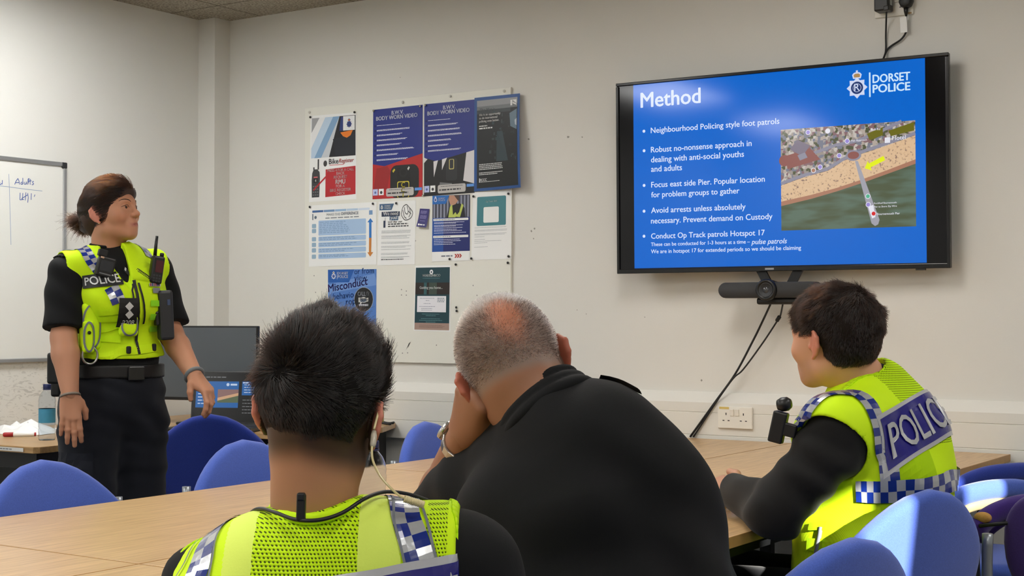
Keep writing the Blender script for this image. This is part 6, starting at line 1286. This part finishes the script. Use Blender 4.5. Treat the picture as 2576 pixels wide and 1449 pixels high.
# what he holds on the table
nbk = empty('folder', (3.70, -1.60, TT + .001), math.radians(30), 'black folder lying open on the table in front of the officer at the right', 'folder')
G().box((0, 0, .008), (.30, .22, .014)).build('cover', M('folder_black', '#141315', .4), nbk, bevel=.003); G().box((0, 0, .016), (.27, .19, .003)).build('inner_panel', M('folder_maroon', '#33232a', .45), nbk)

# ------------------------------------------------------------------ standing officer by the whiteboard
wo = person((1.3123, -1.78, 0.0), 'person with tied-back brown hair and yellow police vest standing by the whiteboard')
WF = np.array((.5, -.866, 0)); WR = np.array((-.866, -.5, 0)); WM = np.stack([WR, WF, UPZ], 1)
ha = rad(-109); HR_WO = Rz(ha) @ Rx(rad(9)); HC_WO = np.array((-0.0172, -0.0055, 1.5964)); HS_WO = .965
w_nb = (-0.0367, 0.0077, 1.4333)
hm = head_mesh(.0030, True, neck=to_head(HR_WO, HC_WO, HS_WO, w_nb), nr=(.049, .054), ears=.85)
wo_skin = skin_mat('skin_standing_officer', '#c9957a')
def wo_col(V):
    c = np.tile(np.array(lin('#bd886b')), (len(V), 1)); L = (V - HC_WO) @ HR_WO / HS_WO; f = L[:, 1]
    def blob(p, r): return np.exp(-(((L - np.array(p)) / np.array(r)) ** 2).sum(1))
    for s in (-1, 1):
        t = blob((s * .046, .062, -.045), (.022, .03, .02)) * .35; c = c * (1 - t[:, None]) + np.array(lin('#c97a62')) * t[:, None]
    w = np.exp(-(np.abs(L[:, 2] + .0768) / .0075) ** 4 - (np.abs(L[:, 0]) / .026) ** 4) * (f > .078) * .8; c = c * (1 - w[:, None]) + np.array(lin('#a5605a')) * w[:, None]
    t = blob((0, .108, -.044), (.014, .014, .012)) * .35; c = c * (1 - t[:, None]) + np.array(lin('#cf8b78')) * t[:, None]
    ear = (np.abs(L[:, 0]) > .077) & (L[:, 2] < .02) & (L[:, 2] > -.075) & (np.abs(L[:, 0]) < .104) & (L[:, 1] > -.045) & (L[:, 1] < .015) & (np.arange(len(V)) < len(hm[0])); c[ear] = np.array(lin('#c98471')); return c
W_ch, W_wa, W_hi = (0.0113, 0.0006, 1.2849), (0.0115, 0.005, 1.0594), (-0.0095, 0.0079, 0.9114)
def w_torso(S_, low=True):
    S_.el(W_ch, (.146, .108, .175), 0, R=WM); S_.el(tuple(np.array(W_ch) + WF * .055 + (0, 0, -.01)), (.125, .085, .085), .05, R=WM); S_.el(W_wa, (.140, .108, .13), .06, R=WM); S_.el(W_hi, (.168, .125, .125), .06, R=WM)
    S_.rc(w_nb, (-0.0212, -0.0009, 1.3624), .050, .075, .03); S_.rc((-0.0536, -0.0115, 1.393), (-0.1306, -0.0911, 1.368), .052, .056, .04); S_.rc((0.0059, 0.0284, 1.3973), (0.1003, 0.1286, 1.3865), .052, .054, .04); return S_
w_arms = [[(-0.1386, -0.1008, 1.3539), (-0.1337, -0.1566, 1.1419), (-0.0934, -0.2129, 0.9512)], [(0.1065, 0.1391, 1.3637), (0.1764, 0.0933, 1.1501), (0.2917, -0.044, 1.0067)]]
def w_uarm(S_, g=(0, 0)):
    for A in w_arms: S_.rc(A[0], A[1], .054 + g[0], .046 + g[1], .03)
    return S_
def w_farm(S_):
    for A in w_arms:
        a, b = np.array(A[1]), np.array(A[2]); m_ = a * .7 + b * .3; S_.rc(a, m_, .042, .047 if A is w_arms[0] else .043, .025); S_.rc(m_, b, .047 if A is w_arms[0] else .044, .029, .012)
    return S_
w_l = ([(-0.0724, -0.0405, 0.8306), (0.0625, 0.0697, 0.8224)], [(-0.0815, -0.0634, 0.472), (0.0654, 0.0669, 0.4532)], [(-0.1, -0.0067, 0.1284), (0.0572, 0.1239, 0.1011)])
BW = ((-.34, -.42, .02), (.36, .36, 1.50))
s_ = SDF(*BW, .0085); w_torso(s_); w_uarm(s_); legs(s_, *w_l, r=(.095, .066, .045)); s_.grow(-.007); w_farm(s_)
RG = xf(hand_mesh(curl=(6, 10, 8), splay=4, thumb=((.036, .03, -.012), (.050, .058, -.022), (.052, .084, -.030))), hand_frame((.05, -.10, -1), (.30, -.95, .05)), w_arms[0][2], .98, True)
LG = xf(hand_mesh(splay=7, fing=[(25, 30, 20), (30, 35, 25), (38, 35, 25), (42, 35, 25)], thumb=((.036, .026, -.014), (.046, .048, -.032), (.044, .066, -.050))), hand_frame((.62, -.25, -.62), (.55, -.25, .75)), w_arms[1][2], .98)
np_mesh('body', [xf(hm, HR_WO, HC_WO, HS_WO), s_.mesh(), RG, LG], wo_skin, wo, wo_col)
# brows, lashes, eyes and earring
hb_ = bvh_of(*hm); m_brow = M('brow_brown', '#3a271e', .7)
for s in (-1, 1):
    for nm_, pts, rs in (('eyebrow', [(.014, .095, .008), (.022, .095, .0135), (.032, .09, .0165), (.042, .08, .0150), (.049, .07, .0095)], [.0010, .0017, .0017, .0013, .0006]), ('eyelashes', [(.0150, .09, -.0125), (.022, .095, -.0062), (.032, .095, -.0040), (.042, .085, -.0075), (.048, .075, -.0120)], [.0006, .0010, .0012, .0011, .0006])):
        sp = [snap(hb_, (s * a, b, c_), .0004)[0] for a, b, c_ in spline(pts, 4)]; rr_ = list(np.interp(np.linspace(0, 4, len(sp)), range(5), rs))
        G().tube([tuple(HR_WO @ (np.array(p) * HS_WO) + HC_WO) for p in sp], rr_, 6).build(nm_, m_brow, wo)
for s in (-1, 1):
    e = G(); c = HR_WO @ (np.array((s * .031, .0755, -.0115)) * HS_WO) + HC_WO; e.lathe([(.0005, -.0122), (.0085, -.0088), (.0122, 0), (.0085, .0088), (.0005, .0122)], c, 16); eo = e.build('eye', M('eye_white', '#d8d0c8', .2), wo)
    d = HR_WO @ np.array((.02 * s, 1, 0)); d /= np.linalg.norm(d); ir = G(); zz = Vector(d); xx = zz.orthogonal().normalized(); ir.lathe([(.0062, 0), (.0062, .0012), (.0005, .0016)], Vector(c) + zz * .0112, 14, R=Matrix((xx, zz.cross(xx), zz)).transposed()); ir.build('iris', M('iris_brown', '#2c1d14', .15), eo)
c = HR_WO @ (np.array((.081, -.002, -.060)) * HS_WO) + HC_WO; G().lathe([(.0003, -.003), (.003, 0), (.0003, .003)], c, 10).build('earring', M('gold', '#d8b98a', .2, .8), wo)
# hair drawn back to a messy bun
cp = SDF((-.12, -.17, -.14), (.12, .13, .15), .0034); cp.el((0, -.018, .010), (.0825, .106, .094), 0); cp.el((.0, .03, .052), (.068, .068, .041), .03); cp.el((0, -.07, -.040), (.060, .045, .055), .03)
cp.el((0, .128, -.052), (.135, .070, .112), .008, 's')
for s in (-1, 1): cp.el((s * .085, .016, -.044), (.028, .045, .050), .008, 's'); cp.el((s * .087, -.014, -.026), (.03, .026, .036), .005, 's')
cp.half((0, -.10, -.098), (0, -.1, -1), .01)
hP, hF = cp.mesh(); bn = SDF((-.06, -.20, -.09), (.06, -.06, .05), .0034); bn.el((0, -.127, -.030), (.032, .030, .031), 0); bn.el((.012, -.142, -.018), (.020, .018, .018), .008); bn.el((-.01, -.135, -.045), (.02, .02, .018), .008); bP, bF = bn.mesh(); bP = bP + noise3(bP, 90, 4) * .003
m_wh = M('hair_base_chestnut', '#3a271d', .5, spec=.4)
whr = np_mesh('hair', [xf((hP, hF), HR_WO, HC_WO, HS_WO), xf((bP, bF), HR_WO, HC_WO, HS_WO)], m_wh, wo); m_ws = hair_mat('hair_chestnut', .84, .2, .32)
def wo_hair(pt, nn, rng):
    n = len(pt); bun = np.array((0, -.125, -.025)); cur = pt.copy(); X = [pt - nn * .001]; c0 = np.array((0, -.018, .012)); cl = noise3(pt, 25, 2)
    for k in range(6):
        d = bun - cur; d /= np.linalg.norm(d, axis=1)[:, None]; q = (cur - c0) / np.array((.0845, .108, .1)); nq = q / np.linalg.norm(q, axis=1)[:, None]; nq = nq / np.array((.0845, .108, .1)); nq /= np.linalg.norm(nq, axis=1)[:, None]
        d = d - nq * np.clip((d * nq).sum(1), -1, 0)[:, None] * 1.0 + nq * .06 + cl * .06; d /= np.linalg.norm(d, axis=1)[:, None]; cur = cur + d * .010; X.append(cur + nn * .0008)
    bad = np.zeros(n, bool)
    for x in X: bad |= (x[:, 1] > .035) & (x[:, 2] < .062 - .55 * np.abs(x[:, 0]) * 0) & (((x - np.array((0, .128, -.052))) / np.array((.139, .074, .116))) ** 2).sum(1).__lt__(1.0)
    return ~bad & (pt[:, 2] > -.08), np.stack([x @ HR_WO.T * HS_WO + HC_WO for x in X], 1)
strands('hair_strands', hP, hF, 15000, wo_hair, m_ws, whr, .00040, 7, 9, .6)
def bun_hair(pt, nn, rng):
    n = len(pt); d = np.cross(nn, noise3(pt, 30, 6)) + nn * .35 + np.array((0, -.55, 0)) * rng.random(n)[:, None] ** 3 + rng.normal(size=(n, 3)) * .25; d /= np.linalg.norm(d, axis=1)[:, None]; ln = rng.uniform(.012, .03, n) * (1 + 1.3 * (rng.random(n) > .93)); X = [pt]
    for k in range(4): X.append(X[-1] + d * (ln / 4)[:, None]); d = d + rng.normal(size=(n, 3)) * .12 - np.array((0, 0, .12)); d /= np.linalg.norm(d, axis=1)[:, None]
    return np.ones(n, bool), np.stack([x @ HR_WO.T * HS_WO + HC_WO for x in X], 1)
strands('bun_strands', bP, bF, 2600, bun_hair, m_ws, whr, .00038, 5, 12, .5)
# shirt with short sleeves
s_ = SDF((-.34, -.40, .92), (.36, .30, 1.50), .0055); w_torso(s_); w_uarm(s_, (.010, .020)); s_.grow(.006)
s_.rc(tuple(np.array(w_nb) + (0, 0, .03)), tuple(np.array(w_nb) + (0, 0, .2)), .050, .06, .004, 's')
for A in w_arms:
    a, b = np.array(A[0]), np.array(A[1]); dv = (b - a) / np.linalg.norm(b - a); e = a + dv * np.linalg.norm(b - a) * .86; s_.rbox(tuple(e + dv * .10), (.10, .095, .095), .004, .003, 's', R=np.array(Vector(dv).to_track_quat('X', 'Z').to_matrix()))
T_ = SDF((-.34, -.40, .92), (.36, .30, 1.50), .0055); w_torso(T_); T_.grow(.004); T_.half(tuple(np.array(w_nb) + (0, 0, -.06)), (0, 0, 1)); s_.d = np.minimum(s_.d, T_.d); s_.half((0, 0, .985), (0, 0, -1)); s_.field(smooth_field(((.4, .2, 1), .11, .0024, 0), ((1, .3, .3), .10, .0018, 2))); sP, sF = s_.mesh(); ws = np_mesh('shirt', [(sP, sF)], m_blackshirt, wo); wsb = bvh_of(sP, sF)
c_ = SDF((-.13, -.1, 1.40), (.08, .12, 1.56), .003); up = HC_WO - np.array(w_nb); up /= np.linalg.norm(up); e1 = np.cross(up, (0, 1, 0)); e1 /= np.linalg.norm(e1); e2 = np.cross(up, e1)
for off, r_, rr_ in ((-.002, .061, .009), (.014, .057, .008), (.030, .054, .006)): c_.torus(np.array(w_nb) + up * off, e1, e2, r_, rr_, .004)
c_.rc(tuple(np.array(w_nb) + WF * .085 + (0, 0, .06)), tuple(np.array(w_nb) + WF * .06 + (0, 0, .012)), .028, .012, .004, 's'); np_mesh('collar', [c_.mesh()], m_blackshirt, ws)
ep = ribbon('epaulette', wsb, [(-0.1191, -0.0524, 1.4362), (-0.139, -0.0923, 1.4289), (-0.1601, -0.1219, 1.4111)], .06, [m_blackshirt], 2, .02, .006, ws, th=.006); ribbon('epaulette_slide', wsb, [(-0.1339, -0.0724, 1.434), (-0.1456, -0.1022, 1.4271)], .045, [M('slide_grey', '#77797c', .5)], 1, .01, .0135, ep)
# trousers, belt, boots
s_ = SDF((-.30, -.30, .08), (.30, .30, 1.08), .007); legs(s_, *w_l, r=(.098, .078, .072)); s_.el(W_hi, (.168, .125, .125), .06, R=WM); s_.el((0.0102, 0.0065, 0.9819), (.142, .110, .10), .05, R=WM); s_.grow(.012); s_.half((0, 0, 1.035), (0, 0, 1))
s_.field(smooth_field(((.3, .3, .9), .10, .0028, 1), ((.8, .2, .5), .12, .0025, 0), ((.1, .1, 1), .06, .0012, 2))); tP, tF = s_.mesh(); wt_ = np_mesh('trousers', [(tP, tF)], cloth('navy_trouser', '#14171f'), wo); tb = bvh_of(tP, tF)
V, F = grid2(-.07, -.085, .07, .085, 6, 6); decal('thigh_pocket', tb, np.array((-0.0953, -0.1372, 0.6601)), (.95, -.3, 0), (0, 0, 1), [(V, F, 0, 0)], [cloth('navy_pocket', '#171a23')], wt_, .006)
bz = 1.022; bl = SDF((-.28, -.28, .98), (.28, .28, 1.10), .0045); bl.el((W_wa[0] - .004, W_wa[1], bz), (.165, .132, .5), 0, R=WM); bl.half((0, 0, bz + .024), (0, 0, 1)); bl.half((0, 0, bz - .024), (0, 0, -1)); blP, blF = bl.mesh(); wbelt = np_mesh('belt', [(blP, blF)], M('belt_black', '#0e0e10', .5), wo); beb = bvh_of(blP, blF)
bk = beb.find_nearest(Vector((0.1398, -0.1442, 1.0161))); b_ = G().box((0, 0, 0), (.06, .010, .050)).build('buckle', M('buckle_black', '#1c1d20', .3), wbelt, bevel=.004); b_.location = bk[0] + bk[1] * .003; b_.rotation_euler = (0, 0, math.atan2(bk[1].y, bk[1].x) + math.pi / 2)
np_ = G().box((0, 0, 0), (.05, .05, .11)); ho = np_.build('belt_pouch', M('pouch_black', '#101113', .5), wbelt, bevel=.008); ho.location = (-0.208, -0.0044, 1.0314); ho2 = G().box((0, 0, 0), (.035, .04, .08)).build('belt_pouch', M('pouch_black_b', '#0c0d0f', .5), wbelt, bevel=.008); ho2.location = (-0.2038, -0.0032, 0.9709)
for a in w_l[2]: boot((a[0], a[1], 0), wo, math.atan2(WF[1], WF[0]) - math.pi / 2)
# vest
s_ = SDF((-.30, -.30, .98), (.30, .30, 1.50), .0038); w_torso(s_); s_.grow(.021); s_.field(smooth_field(((.3, .2, 1), .13, .0022, 0), ((1, .5, .2), .18, .002, 1)))
s_.rc(tuple(np.array(w_nb) + up * .008), tuple(np.array(w_nb) + up * .2), .066, .085, .004, 's')
s_.rc(tuple(np.array(W_ch) + WF * .16 + (0, 0, .03) + WR * .0), tuple(np.array(w_nb) + WF * .09 + (0, 0, .02)), .008, .042, .006, 's')
for A, sg in zip(w_arms, (1, -1)):
    a, b = np.array(A[0]), np.array(A[1]); s_.rc(tuple(a + WR * sg * .030 + (0, 0, .02)), tuple(a * .5 + b * .5 + WR * sg * .035), .062, .066, .006, 's')
hemn = np.array((-.06, .10, -1)); s_.half(tuple(np.array((0.0414, -0.0952, 1.0693))), hemn); vP, vF = s_.mesh(); wb_ = bvh_of(vP, vF)
wv = np_mesh('hi_vis_vest', [(vP, vF)], m_hv_mesh_fine, wo)
fc = lambda px_py: px_py
eF, eU = tuple(-WR), (0, 0, 1)                  # across the chest towards image right, and up
m_blk = M('badge_black', '#131416', .6); m_sil = M('badge_silver', '#c9cbcc', .35)
def flat_on(name, o, w_, h_, mat, parent=wv, rot=0.0, off=.004, extra=None, mats=None, ex=eF):
    ex_ = np.array(ex) * math.cos(rot) + np.array(eU) * math.sin(rot); ey_ = np.array(eU) * math.cos(rot) - np.array(ex) * math.sin(rot); V, F = grid2(-w_ / 2, -h_ / 2, w_ / 2, h_ / 2, 8, 6)
    return decal(name, wb_, np.array(o), ex_, ey_, [(V, F, 0, 0)] + (extra or []), mats or [mat], parent, off, proj=True)
ribbon('reflective_strip', wb_, [(-0.1439, -0.0027, 1.4497), (-0.095, -0.0727, 1.4507), (-0.0498, -0.1321, 1.4204), (-0.0138, -0.1512, 1.3717)], .042, CK, 2, .021, .003, wv, chk); ribbon('reflective_strip', wb_, [(0.0301, -0.1702, 1.3221), (0.0465, -0.1696, 1.2921), (0.0601, -0.1689, 1.2594)], .048, CK, 2, .022, .003, wv, chk)
ribbon('reflective_strip', wb_, [(0.0415, 0.097, 1.4688), (0.0745, 0.0474, 1.4493), (0.1102, 0.0081, 1.4123)], .042, CK, 2, .021, .003, wv, chk)
tv_, tf_ = textv('POLICE', 0, -.014, .105, .03, .029); flat_on('name_badge', (0.011, -0.1705, 1.3384), .122, .046, m_blk, rot=rad(7), extra=[(tv_, tf_, 1, .0012)], mats=[m_blk, m_sil], off=.006)
for pts, w_ in (([(0.1162, -0.1508, 1.3554), (0.1258, -0.1495, 1.2898), (0.1341, -0.1479, 1.2077), (0.1402, -0.1255, 1.084)], .010), ([(0.0984, -0.1505, 1.3363), (0.1067, -0.1494, 1.2829), (0.1177, -0.1474, 1.1803)], .006), ([(0.1248, -0.1305, 1.3395), (0.1358, -0.1294, 1.2832), (0.1461, -0.1071, 1.1663)], .007)): ribbon('zip', wb_, pts, w_, M('zip_black', '#101214', .6), 1, .02, .004, wv)
for py0, a, b in ((783, (-0.0233, -0.1484, 1.2308), (0.0547, -0.1485, 1.2363)), (807, (-0.0205, -0.1478, 1.2007), (0.0575, -0.1478, 1.2035)), (828, (-0.0191, -0.1471, 1.1665), (0.0589, -0.1472, 1.1693)), (850, (-0.0191, -0.1465, 1.1364), (0.0617, -0.1465, 1.1365))): ribbon('webbing_band', wb_, [a, tuple((np.array(a) + np.array(b)) / 2), b], .022, m_hv_edge, 2, .02, .0045, wv)
ribbon('hem_band', wb_, [(-0.0989, -0.1254, 1.0797), (-0.0215, -0.1654, 1.0808), (0.0603, -0.1657, 1.0918), (0.1319, -0.1259, 1.1032), (0.1794, -0.026, 1.1123)], .030, m_hv, 2, .02, .004, wv)
# rank pouch
DI = lambda u, v, r: ([(u - r, v), (u, v - r), (u + r, v), (u, v + r)], [(0, 1, 2, 3)], 1, .0012)
tv_, tf_ = textv('2208', 0.004, -.034, .036, .02, .014); po = flat_on('rank_panel', (0.0956, -0.1684, 1.2322), .058, .088, m_blk, extra=[DI(.002, .020, .013), DI(.004, -.004, .013), (tv_, tf_, 1, .0012)], mats=[m_blk, m_sil], off=.020)
def pouch(name, o, hw, hh, d, mats=None):
    c = np.array(o); s2 = SDF(c - .12, c + .12, .0035); s2.rbox(tuple(c), (hw, d, hh), min(hw, d) * .8, 0, R=WM); P, F = s2.mesh(); p_ = np_mesh(name, [(P, F)], m_hv, wv)
    b = bvh_of(P, F); r = [c + WF * d + WR * hw * .86 * math.cos(a) + UPZ * hh * .9 * math.sin(a) for a in np.linspace(0, 2 * math.pi, 17)]; ribbon('piping', b, r, .006, m_grey_pipe, 1, .008, .003, p_); return p_
pq = np.array((0.0918, -0.147, 1.1584)); hit = wb_.find_nearest(Vector(pq))[0]; pouch('radio_pouch', tuple(np.array(hit) + WF * .008), .032, .040, .020)
pq = np.array((-0.0574, -0.1473, 1.1733)); hit = wb_.find_nearest(Vector(pq))[0]; p2 = pouch('side_pouch', tuple(np.array(hit) + WF * .006), .036, .082, .024)
p3 = pouch('cuff_holder', tuple(np.array(hit) + WF * .030 + WR * .012 - UPZ * .035), .020, .055, .012)
G().lathe([(.0005, 0), (.006, 0), (.006, .003), (.0005, .0035)], np.array(hit) + WF * .043 + WR * .012 - UPZ * .02, 12, R=Matrix((Vector(WR), Vector(UPZ), Vector(WF))).transposed()).build('press_stud', m_blk, p3)
rc_ = np.array(hit) + WF * .030 - UPZ * .098 + WR * .006; G().tube([rc_ + (-WR) * .026 * math.cos(a) + UPZ * .030 * math.sin(a) for a in np.linspace(0, 2 * math.pi, 25)[:-1]], .0042, 8, closed=True).build('handcuff_ring', M('cuff_steel', '#a9a9a6', .25, .9), p3)
# body camera, radio, holster, ribbons, tags
def gear(name, o, sz, mat, rot, parent=wo, bevel=.005, off=.0):
    q = Vector(o); h_ = wb_.find_nearest(q); p_ = h_[0] + Vector(WF) * (sz[1] / 2 + off); g_ = G().box((0, 0, 0), sz); ob = g_.build(name, mat, parent, bevel=bevel); ob.location = p_; ob.rotation_euler = (Matrix(WM @ np.diag([-1, -1, 1]).astype(float)) @ Matrix.Rotation(rot, 3, 'Y')).to_euler(); return ob
bc = gear('body_camera', (-0.0055, -0.1719, 1.4093), (.060, .028, .070), m_blackp, rad(14), off=.006); G().box((0, -.0145, .004), (.044, .002, .036)).build('lens_panel', M('cam_panel', '#2b2d31', .2), bc); G().box((-.02, .0, .046), (.030, .024, .024)).build('clip', m_blk, bc, bevel=.003); G().box((-.02, -.015, .030), (.012, .002, .006)).build('record_lamp', M('lamp_amber', '#c9a58a', .3), bc); G().box((.002, -.015, -.024), (.04, .002, .004)).build('maker_line', M('cam_line', '#6d7074', .3), bc)
rd = gear('radio', (0.1567, -0.0314, 1.3869), (.044, .034, .098), m_blackp, rad(8), off=.012, bevel=.007); G().box((.004, -.0175, .012), (.026, .002, .042)).build('display', M('radio_display', '#4a1a22', .25), rd); G().tube([(-.012, 0, .045), (-.014, 0, .085), (-.015, 0, .118)], [.0065, .0058, .005], 10).build('antenna', m_blackp, rd); G().lathe([(.0075, 0), (.0075, .012), (.006, .014)], (.012, 0, .048), 12).build('knob', m_blackp, rd)
for i in range(3):
    for j in range(3): G().box((-.010 + j * .010, -.0175, -.020 - i * .010), (.007, .002, .006)).build('key', M('radio_key', '#33353a', .5), rd)
hs_ = gear('holster', (0.1773, -0.008, 1.2146), (.052, .050, .175), M('holster_grey', '#26282d', .45), rad(-3), off=.006, bevel=.010); G().box((.008, -.026, .045), (.010, .002, .020)).build('holster_mark', M('mark_blue', '#3a4a6c', .4), hs_); G().box((-.030, .0, -.01), (.014, .03, .05)).build('belt_loop', m_blackp, hs_, bevel=.004)
flat_on('medal_ribbons', (0.1554, -0.0702, 1.323), .046, .011, m_sil, extra=[([(-.021 + i * .007, -.005), (-.016 + i * .007, -.005), (-.016 + i * .007, .005), (-.021 + i * .007, .005)], [(0, 1, 2, 3)], 1 + i % 3, .001) for i in range(6)], mats=[m_sil, ink('#8a2d38'), ink('#2c3470'), ink('#7a4a5a')], off=.007)
flat_on('grey_badge', (0.161, -0.0698, 1.3036), .030, .018, M('badge_grey2', '#7d8286', .4), off=.006); V, F = grid2(-.018, -.012, .018, .012, 4, 3); V2, F2 = grid2(-.014, -.007, -.004, .008, 2, 2); decal('name_tag', wsb, np.array((0.0794, -0.1315, 1.389)), (.85, -.45, -.3), (.2, 0, 1), [(V, F, 0, 0), (V2, F2, 1, .002)], [m_blk, m_sil], ws, .006)
for q_ in ((0.1527, -0.069, 1.2604), (0.1555, -0.068, 1.2146), (0.152, -0.0472, 1.1713)): flat_on('loop_patch', q_, .036, .020, M('loop_lime', '#8fe01c', .8), off=.005)
for q_ in ((0.0932, -0.1458, 1.0995), (0.1744, -0.046, 1.1127)): gear('hem_clip', q_, (.016, .012, .026), m_blk, 0, bevel=.004)
cc = [np.array((0.111, -0.1312, 1.3752)) * (1 - t) + np.array((0.1442, -0.0706, 1.3439)) * t for t in np.linspace(0, 1, 60)]; G().tube([tuple(c + WF * .012 + np.array((0, -.004, 0)) + WR * .004 * math.cos(i * 1.2) + UPZ * .005 * math.sin(i * 1.2)) for i, c in enumerate(cc)], .0012, 6).build('coiled_lead', m_lead, wo)
# wrist bands
def band(A, t, r_, rr_, mat, name):
    a, b = np.array(A[1]), np.array(A[2]); c = a * (1 - t) + b * t; d = (b - a) / np.linalg.norm(b - a); e1 = np.cross(d, (0, 1, 0)); e1 /= np.linalg.norm(e1); e2 = np.cross(d, e1)
    return G().tube([tuple(c + (e1 * math.cos(x) + e2 * math.sin(x)) * r_) for x in np.linspace(0, 2 * math.pi, 25)[:-1]], rr_, 8, closed=True).build(name, mat, wo)
band(w_arms[0], 1.03, .0305, .0045, M('bracelet_beads', '#8e8378', .4, .3, bump=(400, 1)), 'bracelet'); band(w_arms[1], .99, .031, .0075, M('watch_strap_grey', '#6f7478', .5), 'watch_strap')
